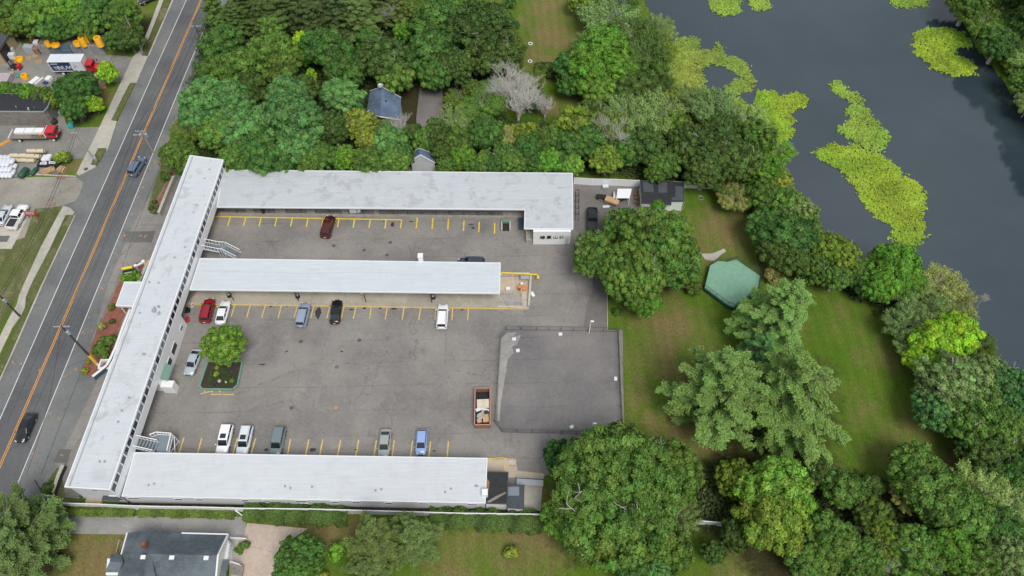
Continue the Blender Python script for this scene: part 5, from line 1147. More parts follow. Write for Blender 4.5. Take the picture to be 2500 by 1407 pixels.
b = MB(); b.prism([XY(p) for p in PP([(315, 1312), (444, 1312), (552, 1314), (524, 1440), (290, 1440)], ZE - .2)], 0, ZE - .2); b.build('wall', M['vinyl'], h3)
# gable face to the right with three small windows
g = [P(557, 1306, ZE - .05), rg1 + Vector((.05, 0, -.1)), P(525, 1440, ZE - .05)]; g = [v + Vector((.12, 0, 0)) for v in g]
b = MB(); b.add(g + [v - Vector((.15, 0, 0)) for v in g], [[0, 2, 1], [3, 4, 5], [0, 1, 4, 3], [1, 2, 5, 4]]); b.build('gable', M['vinyl'], h3)
for tr0, tr1, tw_ in ((P(444, 1302, 3.25), P(557, 1305, 3.25), .16), (P(557, 1305, 3.25), rg1 + Vector((.1, 0, .05)), .2), (rg1 + Vector((.1, 0, .05)), P(525, 1440, 3.25), .2), (P(311, 1301, 3.25), P(296, 1354, 3.25), .14)): MB().bar(tr0, tr1, tw_, .2).build('roof_trim', M['vinyl'], hr)
gp0, gp1 = P(557, 1312, 3.0), P(527, 1400, 3.0)
# east wing bay with windows
wb_ = PP([(557, 1318), (561, 1330), (556, 1366), (540, 1366)], 2.4)
MB().prism([XY(v) for v in wb_], 0, 2.6).build('bay', M['vinyl'], h3)
a, c = P(557, 1368, 2.0), P(563, 1325, 2.0)
for k in range(3):
    p, q = lerp(a, c, .14 + k * .28), lerp(a, c, .34 + k * .28); window(h3, XY(p), XY(q), 1.2, 2.3, .06)
b = MB(); slabs(b, [[P(541, 1372, 3.3), P(560, 1366, 2.9), P(553, 1390, 2.9), P(540, 1395, 3.3)], [P(540, 1395, 3.3), P(553, 1390, 2.9), P(550, 1430, 2.7), P(528, 1430, 2.9)]]); b.build('porch_roof', M['shingle_grey'], h3)
b = MB(); c = P(352, 1330, 5.9); b.box((c.x, c.y, 5.3), (.6, .6, 1.9)); b.box((c.x, c.y, 6.3), (.48, .48, .12)); b.build('chimney', M['brick'], hr)
for x, y in ((350, 1361), (420, 1362), (504, 1363)):
    c = P(x, y, 6.05); MB().box((c.x, c.y, 6.1), (.62, .5, .24)).build('roof_vent', M['vinyl'], hr)
b = MB(); slabs(b, [[P(270, 1354, ZE), P(297, 1354, ZE), P(300, 1372, 4.2), P(268, 1372, 4.2)], [P(268, 1372, 4.2), P(300, 1372, 4.2), P(290, 1397, ZE), P(255, 1397, ZE)]]); b.build('side_roof', M['shingle_grey'], h3)
MB().prism([XY(v) for v in PP([(262, 1364), (295, 1364), (288, 1404), (258, 1404)], 3.0)], 0, 3.0).build('side_room', M['vinyl'], h3)
b = MB(); slabs(b, [[P(566, 1376, 1.0), P(595, 1380, .5), P(592, 1407, .5), P(562, 1400, 1.0)]]); b.build('porch_steps', M['oldwood'], h3)
b = MB(); rail_line(b, [P(561, 1372, 1.2), P(590, 1382, .7)], .8, .9, .08, .1, .3); b.build('railing', M['vinyl'], h3)
# garden fences in front of it
# ---- depot sheds
h4 = empty('warehouse', (0, 0, 0)); tag(h4, 'tan walled warehouse with grey roof at the far left edge', 'building')
zr = 6.0
w4 = PP([(-120, 60), (10, 60), (42, 98), (-2, 172), (-120, 172)], 0)
c1, c2 = P(-8, 124, 3.5), P(24, 77, 3.5)
q = [XY(c1), XY(c2), (c2.x - 25, c2.y + 3), (c1.x - 25, c1.y + 3)]
b = MB(); b.prism(q, 0, 3.3); b.build('wall', M['tan_wall'], h4)
b = MB(); slabs(b, [[Vector((c1.x - 12, c1.y + 1.2, 5.6)), Vector((c1.x + .3, c1.y - .3, 3.5)), Vector((c2.x + .3, c2.y + .3, 3.5)), Vector((c2.x - 12, c2.y + 1.8, 5.6))]], .2); b.build('roof', M['roof_slate'], h4)
dd_ = (c2 - c1).normalized(); MB().bar((c1.x + dd_.x * .4, c1.y + dd_.y * .4, 1.4), (c1.x + dd_.x * 3.4, c1.y + dd_.y * 3.4, 1.4), .3, 2.8).build('door', M['black'], h4)
h5 = empty('shed', (0, 0, 0)); tag(h5, 'weathered board shed with black flat roof overgrown by leaves', 'shed')
zr = 3.9
rp = [(-60, 226), (128, 232), (117, 261), (106, 273), (-60, 272)]
roofed(h5, 'roof', rp, zr, .2, M['roof_black'], lip=.05, lipw=.1, lipmat=M['galv'])
wp = PP([(-60, 232), (126, 236), (112, 268), (105, 274), (-60, 274)], zr - .2)
MB().prism([XY(v) for v in wp], 0, zr - .2).build('wall', M['oldwood'], h5)
for x, y, s in ((40, 262, .25), (70, 267, .5), (84, 264, .12)):
    c = P(x, y, zr); MB().box((c.x, c.y, zr + .1), (s * .6, s * 1.6, .2), .5).build('roof_vent', M['galv'], h5)
d0 = P(0, 300, 0); MB().box((d0.x - 1.5, P(0, 274, 3.6).y - .05, 1.2), (3.0, .12, 2.4)).build('door', M['black'], h5)
# ---- shed with black roof right of the lobby
h6 = empty('storage_building', (0, 0, 0)); tag(h6, 'white storage building with patched black roof by the back fence', 'building')
roofed(h6, 'roof', [(1562, 441), (1632, 442), (1670, 446), (1670, 491), (1639, 492), (1639, 500), (1566, 496)], 2.9, .16, M['roof_black'], lip=.03, lipw=.08, lipmat=M['roof_slate'])
MB().prism([XY(v) for v in PP([(1564, 446), (1668, 448), (1668, 491), (1637, 492), (1637, 499), (1568, 496)], 2.75)], 0, 2.76).build('wall', M['vinyl'], h6)
for pts in ([(1569, 444), (1594, 445), (1596, 470), (1571, 468)], [(1605, 445), (1628, 446), (1630, 471), (1608, 471)]):
    MB().prism([XY(v) for v in PP(pts, 2.9)], 2.904, 2.915).build('roof_patch', M['roof_slate'], h6)
MB().prism([XY(v) for v in PP([(1649, 455), (1667, 456), (1668, 489), (1641, 489), (1641, 482), (1649, 482)], 2.9)], 2.904, 2.918).build('roof_patch', M['roof_slate'], h6)
# stacked logs between shed and white panel
b = MB(); rl = random.Random(4)
for i in range(60):
    p = P(rl.uniform(1548, 1560), rl.uniform(462, 498), rl.uniform(.1, .8)); a = rl.uniform(-.4, .4); b.tube(p, p + Vector((math.cos(a) * .5, math.sin(a) * .5, 0)), .09, .09, 6)
tag(b.build('firewood_pile', M['rust']), 'brown firewood pile against the storage building wall', 'firewood', kind=None)
b = MB(); q = PP([(1508, 461), (1542, 461), (1537, 484), (1505, 484)], 1.9); b.prism([XY(v) for v in q], 1.82, 1.9); b.mat(M['vinyl'])
for v in q: b.bar((v.x, v.y, 0), (v.x, v.y, 1.82), .1, .1, (1, 0, 0))
tag(b.build('canopy_panel'), 'flat white panel roof on posts beside the firewood', 'canopy')

# ================================================================ FENCES AND WALLS
def panel_fence(label, px, h, gap=2.4, mat='vinyl', th=.06, name='vinyl_fence', pw=.13):
    root = empty(name, (0, 0, 0)); tag(root, label, 'fence'); q = PP(px, h); b = MB(); k = 0
    for a, c in zip(q[:-1], q[1:]):
        b.bar(Vector((a.x, a.y, h / 2)), Vector((c.x, c.y, h / 2)), th, h - .1); b.bar(Vector((a.x, a.y, h - .04)), Vector((c.x, c.y, h - .04)), th + .07, .1)
    b.build('panel', M[mat], root)
    for a, c in zip(q[:-1], q[1:]):
        L = (c - a).length; n = max(1, round(L / gap))
        for i in range(n + (1 if c is q[-1] else 0)):
            p = a + (c - a) * (i / n); MB().box((p.x, p.y, (h + .12) / 2), (pw, pw, h + .12)).build('post', M[mat], root)
    return root
panel_fence('white vinyl panel fence behind the storage building and woodland', [(1402, 434), (1445, 437), (1500, 438), (1560, 441), (1620, 443), (1700, 445), (1790, 447)], 1.8)
panel_fence('white vinyl fence along the lower wing and gravel drive', [(124, 1226), (165, 1229), (204, 1230), (240, 1231), (320, 1235), (400, 1237), (480, 1238), (590, 1241), (760, 1243), (950, 1248), (1120, 1253), (1335, 1256)], 1.8, 2.6)
panel_fence('white vinyl fence running through the lower right woodland', [(1700, 1271), (1760, 1276), (1800, 1283)], 1.7)
panel_fence('short white vinyl fence piece right of the yellowish tree', [(1985, 1278), (2040, 1281), (2070, 1284), (2110, 1287)], 1.7)
panel_fence('short white garden fence slanting by the flagstone drive', [(576, 1247), (590, 1258), (611, 1266)], .8, 1.5)
panel_fence('low white porch fence at the grey house bay', [(563, 1313), (585, 1314), (600, 1315)], .9, 1.4)
b = MB(); rail_line(b, [P(292, 1318, 1), P(283, 1352, 1)], 0, 1.1, .09, .09, 1.0); tag(b.build('side_fence', M['concrete']), 'plain fence at the left corner of the grey house', 'fence')
def mesh_fence(label, px, h, mat='black', gap=2.2, fine=.16, name='metal_fence', fill=True):
    root = empty(name, (0, 0, 0)); tag(root, label, 'fence'); q = PP(px, 0); b = MB()
    for a, c in zip(q[:-1], q[1:]):
        L = (c - a).length; n = int(L / fine)
        for z in (.12, h): b.bar(a + Vector((0, 0, z)), c + Vector((0, 0, z)), .05, .05)
        for i in range(n): p = a + (c - a) * (i / n); b.bar(p + Vector((0, 0, .1)), p + Vector((0, 0, h)), .022, .022, (1, 0, 0))
    b.build('mesh', M[mat], root)
    for a, c in zip(q[:-1], q[1:]):
        L = (c - a).length; n = max(1, round(L / gap))
        for i in range(n): p = a + (c - a) * (i / n); MB().tube(p, p + Vector((0, 0, h + .05)), .05, .05, 6).build('post', M[mat], root)
    return root
M['fence_grey'] = plain('fence_grey_metal', (.10, .105, .11), .5)
cf = mesh_fence('dark metal railing fence around the square asphalt court', [(1236, 806), (1310, 807), (1400, 808), (1508, 811), (1518, 1062), (1226, 1056), (1208, 1032), (1221, 826), (1236, 806)], 1.3, 'fence_grey', 2.4, .2)
b = MB(); q = PP([(1511, 808), (1517, 930), (1524, 1068)], .15)
for a, c in zip(q[:-1], q[1:]): b.bar(a, c, .22, .3)
tag(b.build('edging_timber', M['oldwood']), 'weathered timber edging between the court and lawn', 'edging')
b = MB(); q = PP([(1482, 700), (1483, 806)], .1); b.bar(q[0], q[1], .14, .22); tag(b.build('asphalt_kerb', M['concrete']), 'thin concrete kerb where lot meets lawn above the court', 'kerb')
q = PP([(1255, 828), (1264, 856), (1368, 816), (1503, 925), (1396, 1043)], .2); nm = ['upper left court corner', 'worn strip inside the court corner', 'top side of the court', 'right side of the court', 'bottom side of the court']
for v, l, a in zip(q, nm, (0, .1, .1, 1.5, .5)):
    r = empty('drain_box', (v.x, v.y, 0), a); tag(r, 'white square basin at the ' + l, 'basin', 'white basins on the court')
    MB().box((0, 0, .17), (.62, .5, .34)).build('body', M['vinyl'], r, bevel=.04); MB().box((0, 0, .36), (.44, .32, .04)).build('lid', M['bag'], r, bevel=.01)
for x, y, l in ((1438, 814, 'top'), (1443, 1059, 'bottom')):
    c = P(x, y, 0); r = empty('court_lamp', (c.x, c.y, 0)); tag(r, f'slim white lamp pole at the {l} side of the court', 'lamp pole', 'lamp poles of the court')
    MB().tube((0, 0, 0), (0, 0, 4.0), .09, .07, 8).build('pole', M['vinyl'], r); MB().box((.28, 0, 3.8), (.5, .25, .18)).build('lamp_head', M['vinyl'], r, bevel=.03)
# green deck with railing
gd = empty('pool_deck', (0, 0, 0)); tag(gd, 'raised pale green six sided deck with railing on the lawn', 'deck')
gpx = [(1732, 650), (1752, 638), (1776, 640), (1797, 634), (1855, 674), (1850, 710), (1792, 752), (1776, 746), (1719, 704)]
gq = PP(gpx, .9)
MB().prism([XY(v) for v in gq], .9, .96).build('cover', M['pool_cover'], gd)
MB().prism([XY(v + (v - gq[0]) * .0) for v in gq], 0, .9).build('side', M['dark_green'], gd)
b = MB(); rail_line(b, [*gq, gq[0]], .96, 1.0, .07, .06, .3); b.build('railing', M['dark_green'], gd)
# low garden walls by the road
def low_wall(label, px, h, w=.4, mat='block', cap='concrete', name='garden_wall'):
    root = empty(name, (0, 0, 0)); tag(root, label, 'wall'); q = PP(px, h); b = MB(); c_ = MB()
    for a, c in zip(q[:-1], q[1:]): b.bar(Vector((a.x, a.y, h / 2)), Vector((c.x, c.y, h / 2)), w, h); c_.bar(Vector((a.x, a.y, h + .05)), Vector((c.x, c.y, h + .05)), w + .1, .1)
    b.build('wall_body', M[mat], root); c_.build('coping', M[cap], root); return root
low_wall('tan garden wall between mulch bed and the block north end', [(424, 430), (407, 470), (387, 520)], 1.1)
low_wall('dark sided garden wall near the fallen log slice', [(154, 1136), (143, 1160), (128, 1203)], .9, mat='soil')
low_wall('tan wall behind the sign and front canopy', [(360, 642), (350, 665), (338, 690)], 1.0)
low_wall('white edged blue wall of the front bed below the canopy', [(318, 755), (300, 800), (282, 850), (268, 880), (260, 893), (226, 920)], 1.0, .3, 'bluestair', 'vinyl')
b = MB(); q = P(257, 889, .6)
for dx, dy, L, W in ((0, .75, 1.9, .25), (0, -.75, 1.9, .25), (-.85, 0, .25, 1.3), (.85, 0, .25, 1.3)): b.box((q.x + dx, q.y + dy, .35), (L, W, .7))
tag(b.build('square_planter', M['vinyl']), 'square white edged planter of red mulch beside the yellow banner', 'planter')
# courtyard planter
pl = empty('planter', (0, 0, 0)); tag(pl, 'green kerbed planter bed under the courtyard tree', 'planter')
pq = PP([(507, 882), (592, 882), (580, 940), (568, 951), (493, 950), (487, 942)], .35)
MB().prism([XY(v) for v in pq], 0, .22).build('soil_bed', M['soil'], pl)
b = MB()
for a, c in zip(pq, pq[1:] + pq[:1]): b.bar(Vector((a.x, a.y, .2)), Vector((c.x, c.y, .2)), .28, .42)
b.build('kerb', M['green_paint'], pl)
o = scatter_poly('ground_cover', [(520, 905), (560, 900), (572, 925), (565, 945), (520, 946), (500, 930)], .25, 22, (.04, .11, .02), .22, .2, 5, 'low green ground cover in the planter')
o = scatter_poly('ground_cover', [(200, 1200), (214, 1195), (225, 1215), (205, 1228), (192, 1222)], .05, 18, (.05, .12, .02), .25, .35, 6, 'weeds at the foot of the block south end')
for x, y, rr_s, l in ((536, 931, .3, 'pale rock in the planter'), (552, 934, .2, 'small grey rock beside the pale one in the planter')):
    c = P(x, y, .25); b = MB(); b.lathe(c, [(.0 + rr_s * .5, -.05), (rr_s, .08), (rr_s * .7, .25), (.05, .32)], 8); tag(b.build('rock', M['concrete']), l, 'rock')

# ================================================================ VEHICLES
def proj(v):
    q = Vector(v) - Vector((0, 0, H_CAM)); z = q.dot(_d); return (CX + F_PX * q.dot(_r) / z, CY - F_PX * q.dot(_u) / z)
PAINT = {}
def paint(col):
    if col not in PAINT: PAINT[col] = plain('car_paint_' + col.strip('#'), col, .28, spec=.5, coat=.6)
    return PAINT[col]
M['carglass'] = plain('car_glass', (.012, .016, .022), .07, spec=.9)
M['tail'] = plain('red_lamp_glass', (.35, .01, .01), .2); M['head'] = plain('clear_lamp_glass', (.62, .64, .66), .15)
M['plate'] = plain('licence_plate', (.7, .7, .66), .5); M['trim'] = plain('black_trim', (.025, .025, .027), .6)
CARS = {  # length, width, height, belt, stations (x fraction, width factor, deck height), cabin (rear base, rear top, front top, front base), top width
    'sedan': (4.75, 1.84, 1.45, .93, [(-.5, .74, .66), (-.485, .88, .90), (-.42, .95, 1.0), (-.30, .99, 1.02), (0, 1, .97), (.18, 1, .96), (.36, .97, .88), (.44, .92, .80), (.485, .80, .68), (.5, .66, .55)], (-.40, -.22, .07, .24), .70),
    'suv': (4.7, 1.90, 1.70, 1.05, [(-.5, .80, .75), (-.488, .92, 1.02), (-.44, .97, 1.10), (-.30, .99, 1.12), (0, 1, 1.08), (.2, 1, 1.06), (.38, .97, 1.0), (.45, .90, .90), (.487, .80, .78), (.5, .68, .6)], (-.485, -.42, .10, .27), .76),
    'van': (5.0, 1.95, 1.75, 1.05, [(-.5, .82, .75), (-.49, .94, 1.02), (-.44, .98, 1.10), (-.30, 1, 1.12), (0, 1, 1.08), (.22, 1, 1.05), (.38, .96, .95), (.45, .90, .85), (.487, .80, .75), (.5, .68, .6)], (-.49, -.45, .14, .33), .78),
    'compact': (4.0, 1.72, 1.52, .98, [(-.5, .78, .7), (-.487, .90, .96), (-.43, .96, 1.02), (-.3, .99, 1.05), (0, 1, 1.0), (.2, 1, .98), (.37, .97, .92), (.45, .88, .84), (.487, .78, .7), (.5, .66, .56)], (-.47, -.36, .08, .29), .72),
    'pickup': (5.7, 1.98, 1.85, 1.10, [(-.5, .90, .95), (-.497, .97, 1.12), (-.44, .98, 1.14), (-.30, 1, 1.15), (0, 1, 1.15), (.2, 1, 1.14), (.40, .98, 1.10), (.46, .94, 1.02), (.492, .86, .9), (.5, .78, .7)], (-.12, -.09, .16, .27), .76)}
def car(kind, col, rear, front, label, group=None, rails=False, sunroof=False, name='parked_car', cat='car', cover=False):
    L, W, Hh, belt, stn, (rb, rt, ft, fb), tw = CARS[kind]; hw = W / 2
    a, c = P(*rear, .75), P(*front, .75); mid = (a + c) / 2; hd = math.atan2(c.y - a.y, c.x - a.x)
    root = empty(name, (mid.x, mid.y, .05), hd); tag(root, label, cat, group); pm = paint(col)
    b = MB(); n = len(stn); ring = 10; vs = []
    for f, wf, zt in stn:
        x, w = f * L, hw * wf; zb = .30 if abs(f) > .46 else .22
        for y, z in ((.80, zb), (.97, zb + .12), (1.0, .55 * zt + .08), (.97, zt - .13), (.84, zt)): vs.append((x, y * w, z))
        for y, z in ((.84, zt), (.97, zt - .13), (1.0, .55 * zt + .08), (.97, zb + .12), (.80, zb)): vs.append((x, -y * w, z))
    fs = [[i * ring + k, i * ring + (k + 1) % ring, (i + 1) * ring + (k + 1) % ring, (i + 1) * ring + k] for i in range(n - 1) for k in range(ring)]
    fs += [list(range(ring))[::-1], [(n - 1) * ring + k for k in range(ring)]]
    b.add(vs, fs); body = b.build('body', pm, root, smooth=True)
    if hasattr(body.data, 'shade_smooth'): pass
    # cabin
    def ztop(f):
        for (f0, _, z0), (f1, _, z1) in zip(stn[:-1], stn[1:]):
            if f0 <= f <= f1: return z0 + (z1 - z0) * (f - f0) / (f1 - f0)
        return belt
    bw, rw = hw * .90, hw * tw
    lo = [(rb * L, -bw * .95, ztop(rb) - .04), (fb * L, -bw * .90, ztop(fb) - .05), (fb * L, bw * .90, ztop(fb) - .05), (rb * L, bw * .95, ztop(rb) - .04)]
    hi = [(rt * L, -rw, Hh - .07), (ft * L, -rw, Hh - .05), (ft * L, rw, Hh - .05), (rt * L, rw, Hh - .07)]
    m0 = [((rt + ft) / 2 * L, -rw * 1.03, Hh), ((rt + ft) / 2 * L, rw * 1.03, Hh)]
    b = MB(); v = [Vector(p) for p in lo + hi]; b.add(v, [[0, 1, 5, 4], [1, 2, 6, 5], [2, 3, 7, 6], [3, 0, 4, 7], [4, 5, 6, 7]]); b.build('cabin', pm, root, bevel=.05)
    b = MB(); xr, xf = rt * L + .02, ft * L - .02; k = 5; vs = []
    for i in range(k + 1):
        x = xr + (xf - xr) * i / k; z = Hh - .045 + .05 * math.sin(math.pi * (i / k)) 
        for j in (-1, -.5, 0, .5, 1): vs.append((x, j * rw * .96, z + .03 * (1 - j * j)))
    b.add(vs, [[i * 5 + j, (i + 1) * 5 + j, (i + 1) * 5 + j + 1, i * 5 + j + 1] for i in range(k) for j in range(4)]); rf = b.build('roof', pm, root, smooth=True)
    def glass(q, nm, m=.09, mt='carglass', out=.012, mb=None):
        q = [Vector(p) for p in q]; cen = sum(q, Vector()) / 4; nn = (q[1] - q[0]).cross(q[3] - q[0]).normalized()
        if nn.dot(cen - Vector((cen.x * .2, 0, Hh * .5))) < 0: nn = -nn
        r = []
        for i, p in enumerate(q):
            e1, e2 = q[(i + 1) % 4] - p, q[i - 1] - p; r.append(p + e1.normalized() * min(m, e1.length * .2) + e2.normalized() * min(m, e2.length * .2) + nn * out)
        g = MB(); g.add(r + [p - nn * .02 for p in r], [[0, 1, 2, 3], [7, 6, 5, 4], [0, 4, 5, 1], [1, 5, 6, 2], [2, 6, 7, 3], [3, 7, 4, 0]]); return g.build(nm, M[mt], root)
    glass([v[1], v[2], v[6], v[5]], 'windshield', .07); glass([v[3], v[0], v[4], v[7]], 'rear_window', .1)
    for s in (0, 1):
        A_, B_, C_, D_ = ((v[0], v[1], v[5], v[4]) if s == 0 else (v[3], v[2], v[6], v[7]))
        for t0, t1 in ((0.0, .5), (.5, 1.0)):
            q = [A_.lerp(B_, t0), A_.lerp(B_, t1), D_.lerp(C_, t1), D_.lerp(C_, t0)]; glass(q, 'side_window', .07)
    for sx_, fx in ((-1, -.30), (1, .31)):
        for s in (-1, 1):
            rr = .34 if kind in ('sedan', 'compact') else .38; cc = Vector((fx * L, s * (hw - .10), rr))
            w = MB(); w.lathe(cc, [(rr * .7, -.11), (rr, -.09), (rr, .09), (rr * .7, .11)], 16, 'Y'); wo = w.build('wheel', M['rubber'], root)
            w = MB(); w.lathe(cc + Vector((0, s * .10, 0)), [(rr * .62, -.03), (rr * .62, .03), (rr * .2, .035)], 12, 'Y'); w.build('rim', M['chrome'], wo)
    for s in (-1, 1):
        MB().box((.476 * L, s * hw * .62, .70 if kind not in ('suv', 'van', 'pickup') else .82), (.16, .34, .15), s * .5).build('headlight', M['head'], root, bevel=.03)
        MB().box((-.488 * L, s * hw * .70, .82 if kind in ('sedan', 'compact') else .95), (.10, .36, .15), -s * .35).build('taillight', M['tail'], root, bevel=.02)
        MB().box((fb * L - .22, s * (hw + .10), belt + .06), (.14, .22, .13)).build('mirror', pm, root, bevel=.03)
    MB().box((.497 * L, 0, .52), (.06, hw * 1.1, .18)).build('grille', M['trim'], root)
    MB().box((-.503 * L, 0, .62), (.03, .34, .16)).build('licence_plate', M['plate'], root)
    if rails:
        for s in (-1, 1): MB().bar((rt * L + .15, s * rw * .86, Hh + .05), (ft * L - .1, s * rw * .86, Hh + .05), .05, .05).build('roof_rail', M['chrome'], root)
    if sunroof: MB().box(((ft - .12) * L, 0, Hh + .035), (.75, rw * 1.2, .02)).build('sunroof', M['carglass'], root)
    if kind == 'pickup':
        MB().box((-.31 * L, 0, ztop(-.31) + .006), (.34 * L, W * .80, .02)).build('bed_floor', M['trim'], root)
        b = MB()
        for s in (-1, 1): b.box((-.31 * L, s * (hw * .87), ztop(-.31) + .06), (.36 * L, .12, .12))
        b.box((-.488 * L, 0, ztop(-.31) + .03), (.10, W * .84, .16)); b.build('bed_rim', pm, root)
    return root
G = 'cars parked in the motel lots'
car('suv', '#5b6f86', (325, 421), (343, 392), 'steel blue suv driving on the road past the block north end', None, rails=True, name='moving_car')
car('sedan', '#15171b', (74, 1017), (50, 1072), 'black sedan driving down the road by the lower white edge line', None, name='moving_car')
car('van', '#4a1018', (795, 572), (806, 534), 'dark maroon minivan in the yellow bays of the upper lot', G, sunroof=False)
car('suv', '#2f3a47', (1180, 643), (1122, 641), 'dark blue car half hidden behind the middle wing roof', G)
car('pickup', '#0b0c0f', (1446, 563), (1446, 510), 'black pickup between the lobby and the big tree', G, cat='pickup', name='pickup_truck')
car('suv', '#8e1420', (500, 781), (512, 735), 'bright red suv parked first beneath the middle wing', G)
car('sedan', '#e6e9ec', (538, 786), (550, 740), 'white sedan parked beside the bright red suv', G)
car('suv', '#8d9bb0', (734, 794), (746, 743), 'silver blue wagon with roof rails in the middle row', G, rails=True)
car('sedan', '#0e1013', (817, 784), (823, 737), 'shiny black sedan in the middle row, right of the oil stain', G)
car('suv', '#eceff2', (1078, 800), (1082, 746), 'white suv alone at the right of the middle row', G, rails=True)
car('sedan', '#aab6bd', (482, 857), (460, 911), 'silver sedan parked beside the courtyard planter', G)
car('suv', '#eff1f3', (556, 1043), (542, 1102), 'all white suv with sunroof, leftmost of the lower row', G, sunroof=True)
car('suv', '#d5dbe2', (604, 1047), (591, 1104), 'silver white suv with dark trim, second in the lower row', G, rails=True, sunroof=True)
car('suv', '#6d7d80', (684, 1050), (672, 1107), 'grey green wagon in the lower row of bays', G)
car('sedan', '#9aa29c', (942, 1054), (936, 1113), 'dull silver sedan touching the lower wing roof edge', G)
car('compact', '#8fa9d6', (1031, 1054), (1027, 1105), 'light blue hatchback, rightmost car of the lower row', G)
car('pickup', '#e8eaec', (28, 556), (58, 504), 'white pickup with open black bed on the pale drive', None, cat='pickup', name='pickup_truck')
car('sedan', '#c3c9cf', (-3, 548), (20, 502), 'silver sedan beside the white pickup at the left edge', None)
car('sedan', '#1d222b', (372, -8), (352, 1), 'dark car cut by the top edge next to the sidewalk', None)
M['navy'] = plain('navy_panel', (.012, .035, .14), .4); M['redlorry'] = plain('lorry_red', '#c01622', .3, coat=.5)
def wheel(root, x, y, r=.5, w=.3):
    s = 1 if y > 0 else -1
    b = MB(); b.lathe((x, y, r), [(r * .7, -w / 2), (r, -w / 2 + .03), (r, w / 2 - .03), (r * .7, w / 2)], 16, 'Y'); o = b.build('wheel', M['rubber'], root)
    b = MB(); b.lathe((x, y + s * w / 2, r), [(r * .6, -.03), (r * .6, .03), (r * .25, .05)], 12, 'Y'); b.build('rim', M['vinyl'], o)
def lorry(label, c, hd, hood):
    root = empty('box_truck' if hood else 'flatbed_truck', (c.x, c.y, .02), hd); tag(root, label, 'truck'); return root
# box truck: origin under the middle of the box
rc = P(159.4, 141.8, 3.7); bt = lorry('red cab box truck with navy and white lettered side at the depot', Vector((rc.x, rc.y, 0)), R(-.5), True)
MB().box((0, 0, 2.42), (7.1, 2.45, 2.5)).build('cargo_box', M['bag'], bt, bevel=.03)
b = MB()
for s in (-1, 1):
    for z in (1.2, 3.62): b.box((0, s * 1.235, z), (7.14, .05, .13))
b.box((3.56, 0, 3.62), (.06, 2.5, .14)); b.box((-3.56, 0, 3.62), (.06, 2.5, .14)); b.build('box_trim', M['vinyl'], bt)
MB().box((-1.15, -1.232, 2.42), (4.4, .03, 2.2)).build('side_panel', M['navy'], bt)
b = MB()   # blurred sign writing on the panel: heading bar, four tall bold letters, small lines, round badge
b.box((-2.35, -1.256, 3.12), (1.5, .02, .16))
for i in range(3): b.box((-2.2, -1.256, 2.35 - i * .26), (1.3 - .2 * i, .02, .10))
b.lathe((-1.75, -1.25, 1.72), [(.0, -.012), (.15, -.012), (.15, .0), (.0, .0)], 12, 'Y')
b.build('lettering', M['bag'], bt)
text(bt, 'lettering', 'NUW', (-.25, -1.262, 2.1), 1.35, 'vinyl', depth=.01)
b = MB()
for i in range(5): b.box((1.9 + rnd.uniform(-.5, .5), -1.24, 2.7 - i * .16), (.5 + rnd.random() * .7, .02, .07))
b.build('side_picture', M['galv'], bt)
MB().box((.4, 0, .98), (9.0, .9, .26)).build('chassis', M['trim'], bt)
b = MB(); b.box((4.45, 0, 1.75), (1.45, 2.1, 1.75)); b.build('cab', M['redlorry'], bt, bevel=.12)
b = MB(); b.add([(5.1, -1.0, .75), (6.5, -.85, .75), (6.5, .85, .75), (5.1, 1.0, .75), (5.1, -1.0, 1.75), (6.4, -.78, 1.45), (6.4, .78, 1.45), (5.1, 1.0, 1.75)], [[3, 2, 1, 0], [4, 5, 6, 7], [0, 1, 5, 4], [1, 2, 6, 5], [2, 3, 7, 6], [3, 0, 4, 7]]); b.build('hood', M['redlorry'], bt, bevel=.12)
MB().box((5.16, 0, 2.15), (.05, 1.8, .7)).build('windshield', M['carglass'], bt)
for s in (-1, 1):
    MB().box((4.5, s * 1.06, 2.15), (.85, .03, .6)).build('side_window', M['carglass'], bt); MB().box((6.5, s * .65, 1.05), (.08, .3, .26)).build('headlight', M['head'], bt); MB().box((5.5, s * 1.2, 2.1), (.1, .25, .5)).build('mirror', M['trim'], bt)
    wheel(bt, 5.8, s * 1.0); wheel(bt, -1.6, s * 1.0, .5, .5)
MB().box((6.6, 0, .62), (.14, 2.1, .28)).build('bumper', M['vinyl'], bt)
# flatbed
fc = P(72, 328, 1.1); ft_ = lorry('red cab flatbed truck loaded with white panels at the depot', Vector((fc.x, fc.y, 0)), R(-.5), False)
MB().box((0, 0, 1.1), (7.4, 2.5, .16)).build('flatbed', M['oldwood'], ft_); MB().box((.3, 0, .85), (8.2, .9, .3)).build('chassis', M['trim'], ft_)
MB().box((-3.72, 0, 1.2), (.12, 2.5, .3)).build('tail_beam', M['vinyl'], ft_); MB().box((3.7, 0, 1.7), (.1, 2.4, 1.2)).build('headboard', M['vinyl'], ft_)
for s in (-1, 1):
    b = MB(); b.bar((1.2, s * 1.22, 1.9), (3.5, s * 1.22, 1.9), .07, .07)
    for i in range(6): b.bar((1.2 + i * .45, s * 1.22, 1.15), (1.2 + i * .45, s * 1.22, 1.9), .06, .06, (1, 0, 0))
    b.build('stake_rack', M['black'], ft_)
b = MB(); b.box((4.8, 0, 1.7), (1.9, 2.15, 1.7)); b.build('cab', M['redlorry'], ft_, bevel=.18); MB().box((5.77, 0, 2.05), (.04, 1.8, .65)).build('windshield', M['carglass'], ft_)
